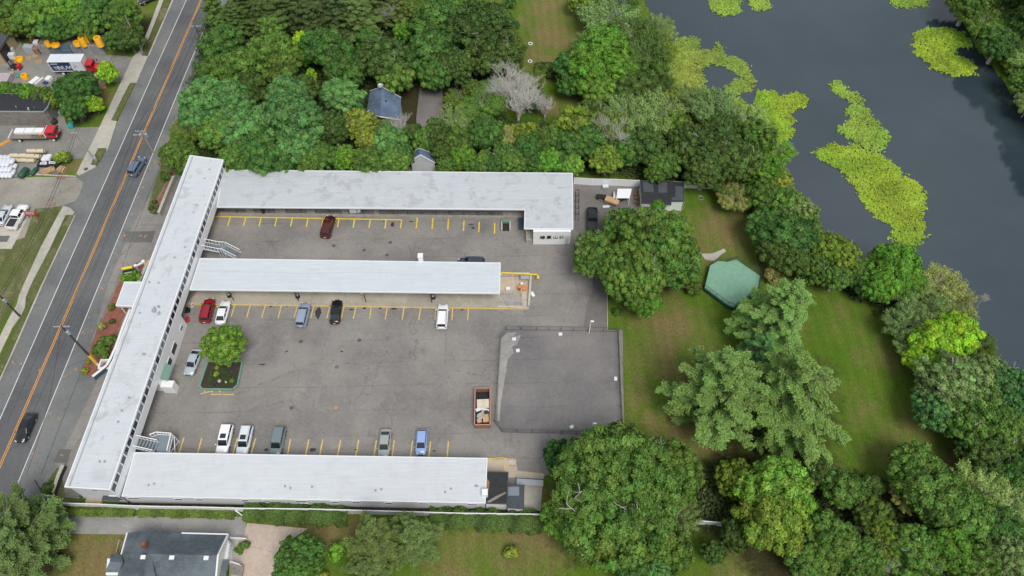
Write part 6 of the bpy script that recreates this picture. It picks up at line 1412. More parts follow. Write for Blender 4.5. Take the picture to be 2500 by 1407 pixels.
for s in (-1, 1):
    MB().box((5.0, s * 1.085, 2.05), (1.0, .03, .55)).build('side_window', M['carglass'], ft_); MB().box((5.78, s * .8, 1.2), (.06, .28, .26)).build('headlight', M['head'], ft_); MB().box((5.7, s * 1.25, 2.0), (.1, .22, .45)).build('mirror', M['trim'], ft_)
    wheel(ft_, 4.9, s * .98, .45); wheel(ft_, -1.9, s * .98, .45, .45)
MB().box((5.82, 0, .7), (.1, 2.0, .25)).build('bumper', M['trim'], ft_)
def W2(root, x, y): return root.matrix_world @ Vector((x, y, 0))
def wat(root, x, y, z=0):
    a = root.rotation_euler.z; return Vector((root.location.x + x * math.cos(a) - y * math.sin(a), root.location.y + x * math.sin(a) + y * math.cos(a), z))
for i, (x, l) in enumerate(((-1.9, 'rear'), (.1, 'middle'), (1.9, 'front'))):
    q = wat(ft_, x, .55, 1.45); tag(MB().box(q, (1.9, 1.3, .5), R(-.5)).build('panel_stack', M['vinyl'], bevel=.02), f'{l} stack of white panels on the flatbed truck', 'panels', 'white panel stacks on the flatbed')
q = wat(ft_, 2.6, -.75, 1.4); b = MB(); b.box(q, (.6, .5, .4), .3); b.box(q + Vector((.25, -.1, .25)), (.4, .4, .1), .8); tag(b.build('orange_bundle', M['orange_line']), 'orange bundle lying on the flatbed behind the rack', 'bundle')
# forklift
fq = P(37, 163, .6); fl = empty('forklift', (fq.x, fq.y, 0), R(175)); tag(fl, 'dark forklift with red counterweight near the warehouse door', 'forklift')
MB().box((-.2, 0, .65), (2.0, 1.1, .6)).build('chassis', M['trim'], fl, bevel=.06); MB().box((-1.0, 0, .85), (.7, 1.15, .8)).build('counterweight', M['redlorry'], fl, bevel=.1)
b = MB()
for s in (-1, 1): b.bar((.65, s * .4, .1), (.75, s * .4, 3.0), .12, .12, (1, 0, 0)); b.bar((.75, s * .3, .15), (1.9, s * .3, .12), .12, .05)
b.bar((.7, -.4, 2.9), (.7, .4, 2.9), .1, .1); b.build('mast', M['black'], fl)
b = MB()
for sx_, sy in ((.45, .45), (.45, -.45), (-.75, .45), (-.75, -.45)): b.bar((sx_, sy, .9), (sx_ * .8, sy, 2.1), .07, .07, (1, 0, 0))
for i in range(5): b.bar((-.6 + i * .25, -.42, 2.1), (-.6 + i * .25, .42, 2.1), .05, .05)
b.build('roll_cage', M['black'], fl); MB().box((-.35, 0, 1.1), (.45, .5, .4)).build('seat', M['trim'], fl, bevel=.05)
for sx_ in (.45, -.75):
    for s in (-1, 1): wheel(fl, sx_, s * .5, .3, .22)

# ================================================================ STREET FURNITURE
def zfit(base, top):
    b0 = P(*base, 0); best = min((abs(proj(b0 + Vector((0, 0, z)))[1] - top[1]), z) for z in [i * .05 for i in range(20, 320)]); return best[1]
POLES = {}
def upole(key, base, top, label, mat='pole', r=.16, arm=None, tank=None, lamp=False):
    z = zfit(base, top); a, c = P(*base, 0), P(*top, z); root = empty('utility_pole', (a.x, a.y, 0)); tag(root, label, 'pole', 'utility poles along the road')
    d = c - a; MB().path([(0, 0, 0), tuple(d * .5), tuple(d)], [r, r * .85, r * .65], 10).build('pole', M[mat], root); POLES[key] = (a, c)
    if arm:
        for k, (h, L) in enumerate(arm):
            p = d * h; b = MB(); b.bar(p - Vector((L / 2, 0, 0)), p + Vector((L / 2, 0, 0)), .12, .12); cr = b.build('crossarm', M['galv'], root)
            b = MB()
            for t in (-.46, -.2, .2, .46): b.tube(p + Vector((L * t, 0, .05)), p + Vector((L * t, 0, .28)), .05, .03, 6)
            b.build('insulator', M['bag'], cr)
    if tank:
        for (h, dx) in tank:
            p = d * h + Vector((dx, 0, 0)); b = MB(); b.lathe(p, [(.2, -.5), (.27, -.45), (.27, .35), (.18, .45)], 12); b.build('transformer', M['galv'], root)
    if lamp:
        p = d * .86; b = MB(); b.path([tuple(p), tuple(p + Vector((-1.2, 0, .3)))], .04); b.box(p + Vector((-1.5, 0, .28)), (.7, .25, .14)); b.build('lamp_arm', M['galv'], root)
    return root, d
upA, dA = upole('A', (243, 895), (150, 797), 'dark utility pole with yellow wrap at the motel garden bed', 'pole', .2, [(.99, 2.4)], [(.86, .1)])
MB().tube(tuple(dA * .02), tuple(dA * .10), .215, .213, 12).build('reflector_wrap', M['vinyl'], upA); MB().tube(tuple(dA * .11), tuple(dA * .30), .24, .23, 12).build('yellow_wrap', M['yellow'], upA)
upole('B', (394, 403), (343, 320), 'grey utility pole with two transformers north of the motel', 'paleb', .15, [(.99, 2.0)], [(.88, -.45), (.88, .6)], True)
upole('C', (350, 131), (305, 38), 'pale utility pole at the upper sidewalk by the depot trees', 'paleb', .16)
upole('D', (236, 396), (178, 322), 'pale leaning utility pole at the side street corner', 'paleb', .15, [(.95, 1.2)], [(.12, .25)])
upole('E', (505, 133), (476, 64), 'dark utility pole against the trees at the top of the road', 'pole', .15, [(.99, 2.4)])
upole('F', (49, 773), (-6, 716), 'dark utility pole by the wavy sidewalk at the left edge', 'pole', .17, None, [(.7, 0)])
upG, dG = upole('G', (119, 1229), (84, 1172), 'dark thin utility pole with pale meter boxes by the fence corner', 'pole', .12, None, None)
b = MB(); r_ = random.Random(2)
for i in range(14): b.box((r_.uniform(-.6, .9), r_.uniform(-.4, .6), r_.uniform(.1, 1.6)), (r_.uniform(.2, .5), r_.uniform(.1, .4), r_.uniform(.1, .4)), r_.uniform(0, 3))
b.build('meter_box', M['bag'], upG)
def wire(a, c, sag, label, r=.022):
    pts = [a.lerp(c, t / 14) - Vector((0, 0, sag * 4 * (t / 14) * (1 - t / 14))) for t in range(15)]; b = MB(); b.path(pts, r, 4)
    tag(b.build('power_line', M['black']), label, 'power line', 'power lines along the road')
top = {k: v[1] for k, v in POLES.items()}
far = top['E'] + (top['E'] - top['B']) * .9
for dx, n in ((-1.0, 'road side'), (0, 'middle'), (1.0, 'lot side')):
    o = Vector((dx, 0, .25)); wire(top['A'] + o, top['B'] + o, 1.0, f'{n} wire between the yellow wrapped pole and the transformer pole'); wire(top['B'] + o, top['E'] + o, 1.0, f'{n} wire between the transformer pole and the pole at the top trees')
    wire(top['E'] + o, far + o, .8, f'{n} wire leaving the top of the picture')
wire(top['A'] + Vector((0, 0, .2)), top['G'] + Vector((0, 0, 2)), 1.2, 'wire from the yellow wrapped pole to the fence corner pole')
for dx in (0, .5):
    o = Vector((dx, 0, -.4)); wire(top['C'] + o, top['D'] + o, 1.2, f'{"left" if dx == 0 else "right"} wire between the two pale poles of the depot side', .03); wire(top['D'] + o, top['F'] + o, 1.4, f'{"left" if dx == 0 else "right"} wire crossing the side street', .03)
# motel sign
b0 = P(326, 664, .6); sg = empty('motel_sign', (b0.x, b0.y, 0)); tag(sg, 'green sign board with thick yellow top on a pale post', 'sign')
q0, q1 = P(297, 657, 3.4), P(323, 652, 3.4); q2 = P(304, 668, 2.2)
a_, c_ = Vector((q0.x, q0.y, 0)) - b0 * 1, Vector((q1.x, q1.y, 0)) - b0 * 1; a_.z = c_.z = 0
for nm, z0, z1, mt in (('board', 2.45, 3.25, 'dark_green'), ('yellow_top', 3.25, 3.5, 'yellow'), ('white_foot', 2.15, 2.44, 'vinyl')):
    MB().bar(a_ + Vector((0, 0, (z0 + z1) / 2)), c_ + Vector((0, 0, (z0 + z1) / 2)), .35 if nm != 'yellow_top' else .4, z1 - z0).build(nm, M[mt], sg)
MB().path([(0, 0, 0), (-.1, .1, 4.4)], .07, 8).build('post', M['concrete'], sg)
b = MB(); p, q = P(331, 651, 1.6), P(351, 640, 1.6); b.bar(p, q, .25, .25); b.bar(p + Vector((0, .5, -.3)), q + Vector((0, .5, -.3)), .12, .2)
for t in (0.02, .98): c = p.lerp(q, t); b.bar((c.x, c.y, 0), c, .2, .2, (1, 0, 0)); b.box((c.x, c.y, 1.8), (.5, .5, .25), .5)
tag(b.build('sign_frame', M['vinyl']), 'white metal sign frame between green sign and roof edge', 'frame')
c = P(362, 641, .6); b = MB(); b.box((c.x, c.y, .35), (1.2, .9, .5), .4); b.box((c.x + .1, c.y, .75), (.8, .7, .35), .9); tag(b.build('orange_barrier', M['orange_line'], bevel=.1), 'orange object half under the block roof edge', 'barrier')
# red sign
rs_ = empty('red_sign', (*XY(P(85, 537, 0)), 0)); tag(rs_, 'dark red sign board on two posts beside the white pickup', 'sign')
p, q = P(59, 520, 1.5) - rs_.location, P(88, 521, 1.5) - rs_.location
MB().bar(p, q, .12, .95).build('board', M['red'], rs_)
b = MB()
for i, (t0, t1, z) in enumerate(((.1, .9, .28), (.15, .6, .05), (.65, .85, .05), (.1, .8, -.2))): b.bar(p.lerp(q, t0) + Vector((0, -.075, z)), p.lerp(q, t1) + Vector((0, -.075, z)), .01, .1)
b.build('lettering', M['bag'], rs_)
for t in (.12, .88): v = p.lerp(q, t); MB().bar((v.x, v.y, -0), (v.x, v.y, 1.9), .12, .12, (1, 0, 0)).build('post', M['red'], rs_)
# planters / ash stands under the middle wing roof edge
for i, (x, y, l) in enumerate(((560, 723, 'leftmost'), (727, 725, 'second'), (1058, 727, 'rightmost'))):
    c = P(x, y, .3); r = empty('ash_stand', (c.x, c.y, .16)); tag(r, f'{l} of the round black stands on the middle walkway', 'stand', 'black stands on the walkway')
    MB().lathe((0, 0, 0), [(.36, 0), (.42, .1), (.34, .6), (.36, .68)], 12).build('bin', M['black'], r); MB().lathe((0, 0, .69), [(.0, 0), (.26, 0), (.2, .08), (0, .1)], 12).build('lid', M['galv'], r); MB().tube((-.25, .2, 0), (-.25, .2, 1.5), .03).build('pole', M['black'], r)
c = P(642, 516, .9); r = empty('litter_bin', (c.x, c.y, .5)); tag(r, 'dark litter bin on the upper walkway near its left end', 'bin'); MB().lathe((0, 0, 0), [(.28, 0), (.32, .05), (.32, .85), (.26, .95)], 12).build('body', M['black'], r); MB().lathe((0, 0, .96), [(0, 0), (.24, 0), (.15, .1), (0, .12)], 12).build('lid', M['trim'], r)
c = P(866, 514, 1.2); b = MB(); b.box((c.x - .3, c.y, 1.2), (1.3, .5, 1.0)); b.box((c.x + .75, c.y - .1, 1.3), (.6, .5, .7), .4); tag(b.build('vending_box', M['bag'], bevel=.04), 'white appliance on the upper walkway above the minivan', 'appliance')
# basement hatch
c = P(1235, 548, .6); r = empty('cellar_hatch', (c.x, c.y, 0)); tag(r, 'green cellar hatch with pale side walls at the upper walkway', 'hatch')
b = MB()
for s in (-1, 1): b.box((s * .75, -.3, .35), (.25, 2.0, .7))
b.build('cheek_wall', M['concrete'], r); MB().box((0, .55, .85), (1.3, .5, .5)).build('hood', M['green_paint'], r, bevel=.03); MB().box((0, -.3, .10), (1.25, 1.6, .1)).build('opening', M['trim'], r)
# dumpster with its load
dq = PP([(1161, 949), (1195, 949), (1196, 1038), (1160, 1038)], 1.3); dc = sum(dq, Vector()) / 4; ds = empty('dumpster', (dc.x, dc.y, .04)); tag(ds, 'long open rusty red dumpster full of rubbish beside the court', 'dumpster')
Wd, Ld = 2.35, (dq[0] - dq[3]).length
b = MB()
for s in (-1, 1): b.box((s * Wd / 2, 0, .72), (.08, Ld, 1.3)); b.box((0, s * Ld / 2, .72), (Wd, .08, 1.3))
b.build('side', M['rust'], ds)
b = MB()
for s in (-1, 1): b.box((s * Wd / 2, 0, 1.4), (.14, Ld + .1, .1)); b.box((0, s * Ld / 2, 1.4), (Wd, .14, .1))
b.build('rim', plain('faded_red_rim', (.50, .24, .19), .6, var=.2), ds); MB().box((0, 0, .12), (Wd - .1, Ld - .1, .1)).build('floor', M['black'], ds)
def dl(px, py, z): return P(px, py, z)
c = dl(1179, 986, 1.15); tag(MB().box(c, (1.9, 1.5, .22), .03).build('mattress', plain('stained_mattress', (.62, .55, .44), .9, var=.25), bevel=.06), 'stained cream mattress lying in the dumpster', 'mattress')
for i, (px, py, sx_, sy, sz, rz, mt, l, ct) in enumerate([(1186, 1020, .9, 1.5, .3, .05, 'wood', 'tan wooden cabinet side in the dumpster lower corner', 'cabinet'), (1169, 1000, 1.0, .5, .3, .4, 'bag', 'crumpled white sheet below the mattress', 'sheet'),
        (1185, 1001, 1.1, .4, .25, -.2, 'bag', 'white board right below the mattress', 'board'), (1170, 1028, .7, .6, .4, .3, 'wood', 'tan carton at the dumpster lower left', 'carton'), (1177, 1008, 1.0, .4, .2, .8, 'tan_wall', 'brown plank in the middle of the dumpster', 'plank'),
        (1187, 1007, .6, .5, .35, .2, 'trim', 'dark box in the middle of the dumpster', 'box')]):
    tag(MB().box(dl(px, py, 1.0 + .05 * i), (sx_, sy, sz), rz).build('rubbish', M[mt], bevel=.02), l, ct, 'rubbish in the dumpster')
c = dl(1172, 1016, 1.25); b = MB(); b.lathe(c, [(.5, -.15), (.55, .0), (.42, .1), (.12, .06)], 14); tag(b.build('tyre', M['galv']), 'round grey wheel on the rubbish in the dumpster', 'wheel')

# ---------------------------------------------------------------- depot goods
def coil(px, py, z, r, h, label, stack=1):
    c = P(px, py, z); b = MB(); n = max(1, int(h / .14)); prof = []
    for i in range(n): z0 = i * h / n; prof += [(r * .93, z0), (r, z0 + h / n * .5)]
    prof += [(r * .93, h), (r * .6, h), (r * .6, h * .15)]
    b.lathe(Vector((c.x, c.y, z)), prof, 18); tag(b.build('pipe_coil', M['drum']), label, 'pipe coil', 'yellow pipe coils at the depot')
for i in range(6):
    c = P(117.5 + i * 26, 131, 0); r = empty('container', (c.x, c.y + 1.9, 0)); tag(r, f'{["weathered tan", "blue streaked", "dark blue", "blue grey", "pale grey", "worn grey, rusty"][i]} container in the row behind the box truck', 'container', 'containers in a row at the depot')
    col = [(.25, .25, .22), (.10, .17, .22), (.07, .14, .20), (.22, .25, .27), (.30, .32, .32), (.28, .29, .28)][i]
    MB().box((0, 0, 1.15), (2.25, 4.6, 2.3)).build('body', plain('container_paint', col, .7, var=.35), r); b = MB()
    for x in (-.75, -.25, .25, .75): b.bar((x, -2.33, .1), (x, -2.33, 2.2), .05, .05, (1, 0, 0))
    b.box((0, -2.32, 1.2), (2.1, .04, .05)); b.build('door_bar', M['galv'], r)
    MB().box((0, .3, 2.32), (2.2, 4.2, .04)).build('roof', plain('rusty_container_roof', (.17, .13, .12), .9, var=.4), r)
for a in ((120, 113, 2.34, .55, 1.1, 'upright yellow coil at the left of the container roofs'), (137, 112, 2.34, .95, .5, 'wide flat yellow coil on the container roofs'), (191, 111, 2.34, .75, .9, 'stubby yellow coil beside the tall pair'),
          (208, 112, 2.34, .62, 2.2, 'front tall yellow coil stack on the containers'), (214, 103, 2.34, .55, 2.4, 'rear tall yellow coil stack on the containers'), (247, 112, 2.34, .78, 2.2, 'rightmost yellow coil stack on the containers'),
          (48, 148, 0.02, .95, .55, 'flat yellow coil on the ground above the forklift'), (63, 192, .02, .7, 1.0, 'yellow coil on the ground below the forklift')): coil(*a)
def crate(px, py, z, s, mt, label, cat='box', rz=0, name='crate', bev=.03, group=None):
    c = P(px, py, z); o = MB().box((0, 0, s[2] / 2), s).build(name, M[mt], bevel=bev); o.location = (c.x, c.y, z); o.rotation_euler = (0, 0, rz); return tag(o, label, cat, group)
M['crate_grey'] = plain('grey_crates', (.36, .39, .43), .6, var=.15)
for a in ((73, 128, 0.05, (1.1, 1.3, 1.8), 'crate_grey', 'left tall grey crate by the forklift corner'), (84, 129, 0.05, (1.1, 1.3, 1.8), 'crate_grey', 'right tall grey crate beside the brown one'), (95, 130, .05, (1.2, 1.2, 1.5), 'rust', 'dark brown crate left of the containers'),
          (98, 117, .05, (1.2, 1.2, 1.8), 'bag', 'white crate behind the brown crate'), (110, 116, .05, (1.3, 1.3, 1.8), 'black', 'black wrapped crate at the container corner'), (33, 141, .05, (1.3, 1.0, 1.1), 'bag', 'lower white sack stack by the warehouse wall'), (28, 128, .05, (1.3, 1.1, 1.0), 'bag', 'upper white sack stack by the warehouse wall'),
          (88, 106, .05, (1.2, 1.2, 1.6), 'rust', 'maroon crate behind the white crates')): crate(*a)
M['pallet_top'] = plain('purple grey sacks'.replace(' ', '_'), (.42, .36, .38), .8, var=.2)
crate(12, 200, .05, (3.2, 2.6, 1.3), 'pallet_top', 'large wrapped pallet of sacks at the left edge', 'pallet load')
c = P(45, 187, .02); b = MB(); b.lathe(c, [(.42, 0), (.5, .1), (.5, .6), (.42, .65), (.4, .1)], 14); tag(b.build('tub', plain('teal_plastic', (.12, .38, .38), .4)), 'teal round tub between coil and pallet', 'tub')
crate(30, 180, .02, (.8, .7, .3), 'wood', 'small tan carton beside the teal tub')
def pallet(px, py, z, rz, label, mt='wood', n=6, L=1.25, W_=1.1, tiers=1):
    c = P(px, py, z); r = empty('pallet', (c.x, c.y, z), rz); tag(r, label, 'pallet', 'wooden pallets at the depot')
    for k in range(tiers):
        b = MB()
        for i in range(n): b.box((-L / 2 + L * (i + .5) / n, 0, .13 + k * .16), (L / n * .62, W_, .03))
        b.build('deck_board', M[mt], r); b = MB()
        for s in (-1, 0, 1): b.box((0, s * W_ * .45, .06 + k * .16), (L, .09, .10))
        b.build('bearer', M[mt], r)
for a in ((69, 143, .02, .3, 'pallet with scraps nearest the yellow ground coil'), (85, 139, .02, 1.2, 'pallet tilted behind the scrap pallet'), (96, 152, .02, .2, 'clean pale pallet behind the box truck'), (252, 214, .02, .4, 'pallet under the lime tree by the sidewalk', 'wood', 6, 1.3, 1.1, 3), (250, 204, .02, .9, 'upper pallet against the lime tree'),
          (150, 207, .02, .5, 'pallet half under the corner tree'), (112, 420, .02, .5, 'leftmost pallet on the corner grass', 'wood', 6, 1.6, 1.3, 2), (123, 416, .08, .55, 'yellowish pallet overlapping the leftmost one', 'wood', 7, 1.8, 1.3, 2), (137, 423, .02, -.1, 'grey flat pallet between two stacks', 'oldwood', 8, 1.4, 1.1), (154, 418, .02, -.35, 'tall stack of pallets at the sidewalk corner', 'wood', 3, 1.6, 1.2, 5)): pallet(*a)
crate(84, 199, .04, (1.0, 2.4, .35), 'vinyl', 'white board lying above the vine covered shed', 'board', -.5); crate(97, 199, .04, (.25, 2.4, .3), 'vinyl', 'narrow white beam beside the white board', 'beam', -.45)
crate(121, 196, .04, (1.0, 1.3, .7), 'vinyl', 'white basin on a pallet by the vines', 'basin', -.3); crate(112, 203, .03, (1.0, .9, .2), 'navy', 'dark blue mat beside the white basin', 'mat', -.4)
crate(183, 184, .03, (1.3, .8, .5), 'bag', 'white tub left, under the box truck side', 'tub', .1, 'tub', .1); crate(201, 183, .03, (1.4, .9, .5), 'bag', 'white tub right, under the box truck side', 'tub', 0, 'tub', .1); crate(233, 185, .03, (2.2, .3, .3), 'vinyl', 'long white beam at the lime tree', 'beam', -.05)
M['blue_sheet'] = plain('blue_grey_sheet', (.20, .27, .36), .4)
crate(153, 276, .03, (.9, 2.0, 1.0), 'blue_sheet', 'blue grey covered machine below the corner tree', 'machine', .15, 'machine', .15)
c = P(134, 301, .02); b = MB(); b.lathe(c, [(.6, 0), (.66, .1), (.66, .8), (.5, .95)], 14); tag(b.build('black_tank', M['trim']), 'black round tank at the board shed corner', 'tank')
M['teal'] = plain('teal_tarp', (.04, .32, .30), .5); crate(176, 309, .03, (1.0, 1.5, .7), 'teal', 'teal crate with white slats by the bare wires', 'crate', .25)
for i in range(3): crate(6 + i * 3.4, 350 + i * .5, .03 + .0 * i, (.16, 2.6, .12), 'orange_line', f'{["left", "middle", "right"][i]} orange plank at the left edge', 'plank', -.75, 'plank', 0, 'orange planks')
# white bagged rolls
k = 0
for row, (y, n, z, x0) in enumerate(((428, 4, .42, -2), (421, 4, .42, 4), (414, 4, 1.1, -4), (407, 4, .42, 8), (401, 3, 1.2, 0), (394, 4, 1.2, 2), (386, 4, .5, 2))):
    for i in range(n):
        c = P(x0 + i * 9.4, y, z); b = MB(); b.lathe((0, 0, 0), [(.22, -.65), (.38, -.52), (.40, 0), (.38, .52), (.22, .65)], 12, 'Y'); o = b.build('wrapped_roll', M['bag'], smooth=True); o.location = (c.x, c.y, z); o.rotation_euler = (0, 0, -.12)
        tag(o, 'white wrapped roll in the heap at the left edge', 'roll', 'white wrapped rolls in a heap')
# cream rolls: three tiers strapped together
for i, (x, y, z, L, l) in enumerate(((38, 391, .45, 2.0, 'lowest cream roll at the left end'), (56, 391, .45, 2.0, 'lowest cream roll in the middle'), (75, 392, .45, 2.0, 'lowest cream roll behind the green tanks'), (37, 380, 1.25, 1.9, 'upper cream roll at the left end'), (56, 380, 1.25, 1.9, 'upper cream roll in the middle'),
                               (76, 381, 1.25, 2.0, 'upper cream roll with the open end'), (92, 382, 1.2, 1.3, 'short cream roll leaning at the right end'), (79, 369, 1.25, 2.0, 'rear cream roll on the left'), (98, 369, 1.25, 2.0, 'rear cream roll with visible end on the right'))):
    c = P(x, y, z); b = MB(); b.lathe((0, 0, 0), [(.34, -L / 2), (.42, -L / 2 + .05), (.42, L / 2 - .05), (.34, L / 2)], 16, 'X'); o = b.build('fabric_roll', M['cream'], smooth=False); o.location = (c.x, c.y, z); tag(o, l, 'roll', 'cream fabric rolls at the depot')
    s = MB(); s.lathe((L / 2 - .1, 0, 0), [(.43, -.06), (.43, .06)], 16, 'X', cap=False); s.build('strap', M['trim'], o)
for i, (x, y, l) in enumerate(((112, 390, 'left silvery sack pile by the cream rolls'), (121, 388, 'right silvery sack pile by the reddish bush'))):
    crate(x, y, .6, (1.0, 1.5, .7), 'bag', l, 'sacks', -.1, 'sack_pile', .2)
c = P(120, 400, .3); r = empty('black_crate', (c.x, c.y, 0), -.03); tag(r, 'black slab crate with white lettered labels beside the sacks', 'crate'); MB().box((0, 0, .3), (4.2, 1.5, .6)).build('body', M['trim'], r)
b = MB(); b.box((-.9, -.2, .61), (1.3, .55, .02)); b.box((.75, .05, .61), (1.3, .55, .02)); b.build('label_plate', M['vinyl'], r); b = MB(); b.box((-.9, -.2, .625), (.9, .16, .012), .1); b.box((.75, .05, .625), (.9, .16, .012)); b.build('lettering', M['black'], r)
for x, y, L, rr_, l in ((57, 422, 2.6, .62, 'larger dark green tank lying below the cream rolls'), (84, 418, 2.0, .42, 'smaller dark green tank right of the larger one')):
    c = P(x, y, rr_); b = MB(); b.lathe((0, 0, 0), [(.15, -L / 2), (rr_ * .75, -L / 2 + .12), (rr_, -L / 2 + .4), (rr_, L / 2 - .4), (rr_ * .75, L / 2 - .12), (.15, L / 2)], 16, 'Y'); o = b.build('tank', M['dark_green'], smooth=True); o.location = (c.x, c.y, rr_); o.rotation_euler = (0, 0, -.3); tag(o, l, 'tank', 'dark green tanks')
c = P(67, 425, .2); b = MB(); b.lathe((c.x, c.y, .02), [(.36, 0), (.42, .1), (.3, .4), (.08, .45)], 12); tag(b.build('green_cap', M['dark_green']), 'small green cap between the two green tanks', 'lid')
b = MB(); c = P(149, 433, .05)
for i in range(6): b.bar((c.x - .6 + i * .24, c.y - .4, .06), (c.x - .6 + i * .24, c.y + .4, .06), .06, .05)
b.box((c.x, c.y, .04), (1.7, 1.1, .03)); tag(b.build('storm_drain', M['rust']), 'iron storm drain at the side street kerb', 'drain')
b = MB(); c = P(127, 499, .05); b.box((c.x, c.y, .05), (1.3, .7, .05)); tag(b.build('storm_drain', M['rust']), 'iron drain by the lower side street corner', 'drain')
# stump slice, yellow rail posts
c = P(125, 1188, .3); r = empty('tree_stump', (c.x, c.y, .0)); tag(r, 'freshly cut pale tree stump in the strip beside the road', 'stump'); MB().lathe((0, 0, 0), [(.5, 0), (.42, .1), (.4, .4)], 14).build('bark', M['bark'], r); MB().lathe((0, 0, .4), [(.39, 0), (.39, .03), (.1, .035)], 14).build('cut_face', M['wood'], r)
# things lying in the corner below the long block
c = P(458, 756, .2); tag(MB().box((c.x, c.y, .1), (.9, 1.2, .1), .1).build('floor_mat', M['black']), 'black mat by the wall left of the red suv', 'mat')
b = MB(); r_ = random.Random(8)
for i in range(9):
    c = P(467 + r_.uniform(-5, 10), 745 + r_.uniform(-5, 6), .1); b.box((c.x, c.y, .15), (r_.uniform(.2, .6), r_.uniform(.1, .3), .2), r_.uniform(0, 3))
tag(b.build('debris_heap', M['bag']), 'white debris heap by the wall left of the red suv', 'debris', kind='stuff')
b = MB(); c = P(458, 780, .3); b.box((c.x, c.y, .3), (.5, .9, .5), .3); tag(b.build('red_crate', M['redlorry'], bevel=.08), 'dull red crate at the office bay north corner', 'crate')
# back yard heap with worker
hp = P(1478, 494, .6)
for i, (px, py, z, s, rz, mt, l) in enumerate([(1494, 492, .8, (2.6, 1.2, .5), -.45, 'wood', 'wooden box lid on the scrap heap'), (1470, 483, .25, (2.2, 1.0, .35), -.15, 'black', 'black tarpaulin bundle left of the wooden lid'), (1500, 478, .9, (.35, 1.8, .12), -.15, 'vinyl', 'left white plank on the scrap heap'),
        (1503, 478, .9, (.3, 1.8, .12), .02, 'vinyl', 'right white plank on the scrap heap'), (1506, 492, .7, (.3, 1.7, .12), .5, 'oldwood', 'striped grey plank below the wooden lid'), (1516, 487, .8, (1.5, .9, .5), .4, 'trim', 'dark bin at the right of the scrap heap'), (1480, 505, .08, (1.3, .5, .12), .1, 'bag', 'crumpled white sheet on the asphalt'), (1478, 457, .3, (1.1, .7, .4), .05, 'bag', 'white box by the back kerb')]):
    crate(px, py, z, s, mt, l, 'scrap', rz, 'scrap', .02, 'scrap in the back yard')
b = MB(); p, q = P(1462, 487, .3), P(1499, 508, .3); n_ = Vector((.35, .6, 0))
b.bar(p, q, .09, .09); b.bar(p + n_ * .2, q + n_ * .2, .09, .09); tag(b.build('trailer_frame', M['oldwood']), 'long thin trailer frame under the scrap heap', 'trailer')
b = MB(); p = P(1402, 446, 0); 
for k in range(5):
    a, c = P(1404, 480 + k * 15, 0), P(1412, 480 + k * 15, 0); b.bar(a, a + Vector((0, 0, 1.9)), .07, .07, (1, 0, 0)); b.bar(c, c + Vector((0, 0, 1.9)), .07, .07, (1, 0, 0)); b.bar(a + Vector((0, 0, 1.9)), c + Vector((0, 0, 1.9)), .07, .07)
for x in (1404, 1412): b.bar(P(x, 480, 0) + Vector((0, 0, 1.9)), P(x, 540, 0) + Vector((0, 0, 1.9)), .07, .07)
tag(b.build('steel_rack', M['black']), 'black steel rack along the lobby side wall', 'rack')
b = MB(); c = P(1711, 484, .05)
for rr_ in (.55, .42): 
    pts = [Vector((c.x + rr_ * math.cos(t * .4), c.y + rr_ * math.sin(t * .4), .06 + rr_ * .1)) for t in range(17)]; b.path(pts, .035, 5)
tag(b.build('garden_hose', M['galv']), 'coiled grey hose on the grass right of the storage building', 'hose')
for x, y, l in ((1295, 107, 'upper white ring on the far lawn'), (1294, 150, 'lower white ring on the far lawn')):
    c = P(x, y, .05); b = MB(); b.lathe((c.x, c.y, .02), [(.34, 0), (.5, 0), (.5, .12), (.34, .12)], 16, cap=False); tag(b.build('white_ring', M['vinyl']), l, 'ring', 'white rings on the far lawn')
crate(1268, 707, .12, (.0 + .8, .8, .35), 'faded_yellow', 'orange tan stool on the patio by the crouching worker', 'stool', .2, 'stool', .1)
c = P(1279, 706, .12); b = MB(); b.lathe((c.x, c.y, .12), [(.45, 0), (.5, .1), (.5, .5), (.3, .55)], 10); tag(b.build('orange_basket', plain('orange_plastic', (.62, .24, .08), .5)), 'orange basket on the patio beside the worker', 'basket')
crate(1240, 707, .12, (.7, .5, .45), 'vinyl', 'white toilet tank at the patio pit edge', 'tank', .1); crate(1274, 693, .12, (.5, .4, .15), 'vinyl', 'small white pan above the orange basket', 'pan', .4)
c = P(1300, 719, .3); b = MB(); b.lathe((0, 0, 0), [(.25, -.5), (.33, -.4), (.33, .4), (.2, .5)], 12, 'Y'); o = b.build('gas_bottle', M['vinyl'], smooth=True); o.location = (c.x, c.y, .36); o.rotation_euler = (.25, 0, .5); tag(o, 'white cylinder lying outside the patio wall', 'cylinder')

# ---------------------------------------------------------------- people
def skin(name, pts, edges, radii, mat, parent, root_i=0, sub=1):
    me = bpy.data.meshes.new(name); me.from_pydata([tuple(p) for p in pts], edges, []); me.materials.append(mat); o = link(name, me, parent)
    o.modifiers.new('skin', 'SKIN'); sv_ = me.skin_vertices[0].data if me.skin_vertices else None
    if sv_ is None:
        bpy.context.view_layer.objects.active = o; bm = bmesh.new(); bm.from_mesh(me); lay = bm.verts.layers.skin.verify()
        for i, v in enumerate(bm.verts): v[lay].radius = (radii[i], radii[i]); v[lay].use_root = (i == root_i)
        bm.to_mesh(me); bm.free()
    else:
        for i, s in enumerate(sv_): s.radius = (radii[i], radii[i]); s.use_root = (i == root_i)
    ss = o.modifiers.new('subsurf', 'SUBSURF'); ss.levels = sub; ss.render_levels = sub
    return o
M['skin'] = plain('skin', (.38, .22, .15), .6); M['hivis'] = plain('high_visibility_yellow', (.50, .85, .06), .6); M['jeans'] = plain('dark_jeans', (.03, .04, .07), .8); M['hair'] = plain('dark_hair', (.02, .015, .012), .8)
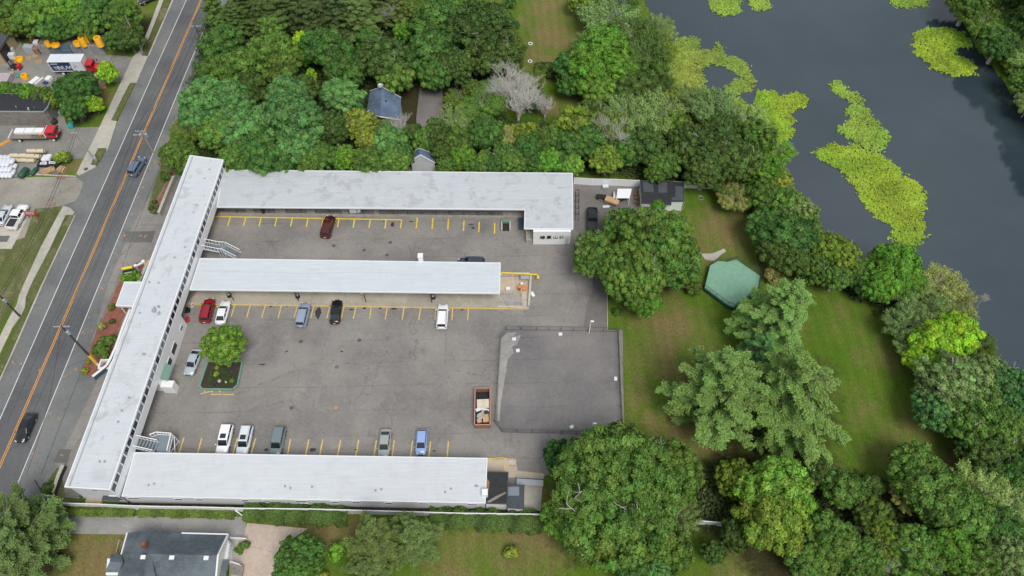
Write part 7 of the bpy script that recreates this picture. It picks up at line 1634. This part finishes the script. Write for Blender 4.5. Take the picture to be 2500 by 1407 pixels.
M['orange_shirt'] = plain('orange_shirt', (.75, .22, .03), .7)
def person(px, py, z0, rz, label, shirt, hat=None):
    """bent forward, both arms reaching down"""
    c = P(px, py, z0); root = empty('person', (c.x, c.y, z0), rz); tag(root, label, 'person')
    J = dict(pel=(0, 0, .92), ch=(.34, 0, 1.22), nk=(.46, 0, 1.30), hd=(.58, 0, 1.36), ht=(.66, 0, 1.40))
    pts = [J['pel'], J['ch'], J['nk'], J['hd'], J['ht']]; ed = [(0, 1), (1, 2), (2, 3), (3, 4)]; rad = [.13, .15, .06, .10, .075]
    for s in (-1, 1):
        k = len(pts); pts += [(0.02, s * .11, .86), (.08, s * .13, .48), (-.02, s * .14, .09), (.14, s * .15, .045)]; ed += [(0, k), (k, k + 1), (k + 1, k + 2), (k + 2, k + 3)]; rad += [.095, .062, .042, .04]
        k = len(pts); pts += [(.38, s * .20, 1.20), (.46, s * .25, .94), (.58, s * .20, .72), (.62, s * .19, .65)]; ed += [(1, k), (k, k + 1), (k + 1, k + 2), (k + 2, k + 3)]; rad += [.062, .045, .034, .036]
        w = k + 3
        for f in range(4):
            m = len(pts); y = s * (.165 + .018 * f); pts += [(.65 - .01 * f, y, .60), (.66, y, .545 + .01 * (f in (0, 3)))]; ed += [(w, m), (m, m + 1)]; rad += [.011, .009]
        m = len(pts); pts += [(.66, s * .16, .66), (.69, s * .15, .625)]; ed += [(w, m), (m, m + 1)]; rad += [.012, .010]
    skin('body', pts, ed, rad, M['skin'], root)
    skin('shirt', [J['pel'], J['ch'], (.42, 0, 1.28), (.38, .2, 1.2), (.44, .245, 1.0), (.38, -.2, 1.2), (.44, -.245, 1.0)], [(0, 1), (1, 2), (1, 3), (3, 4), (1, 5), (5, 6)], [.155, .175, .09, .085, .07, .085, .07], shirt, root)
    skin('trousers', [(0, 0, .94), (.02, .11, .86), (.08, .13, .48), (-.02, .14, .14), (.02, -.11, .86), (.08, -.13, .48), (-.02, -.14, .14)], [(0, 1), (1, 2), (2, 3), (0, 4), (4, 5), (5, 6)], [.15, .12, .085, .065, .12, .085, .065], M['jeans'], root)
    MB().lathe((.585, 0, 1.40), [(.112, -.02), (.115, .03), (.09, .09), (.03, .115)], 12).build('hair' if hat is None else 'helmet', hat or M['hair'], root, smooth=True)
person(1530, 489, .03, R(200), 'person in a bright yellow high visibility shirt bending by the scrap heap', M['hivis'])
person(1268, 712, .13, R(80), 'person in an orange shirt bending over on the walled patio', M['orange_shirt'])
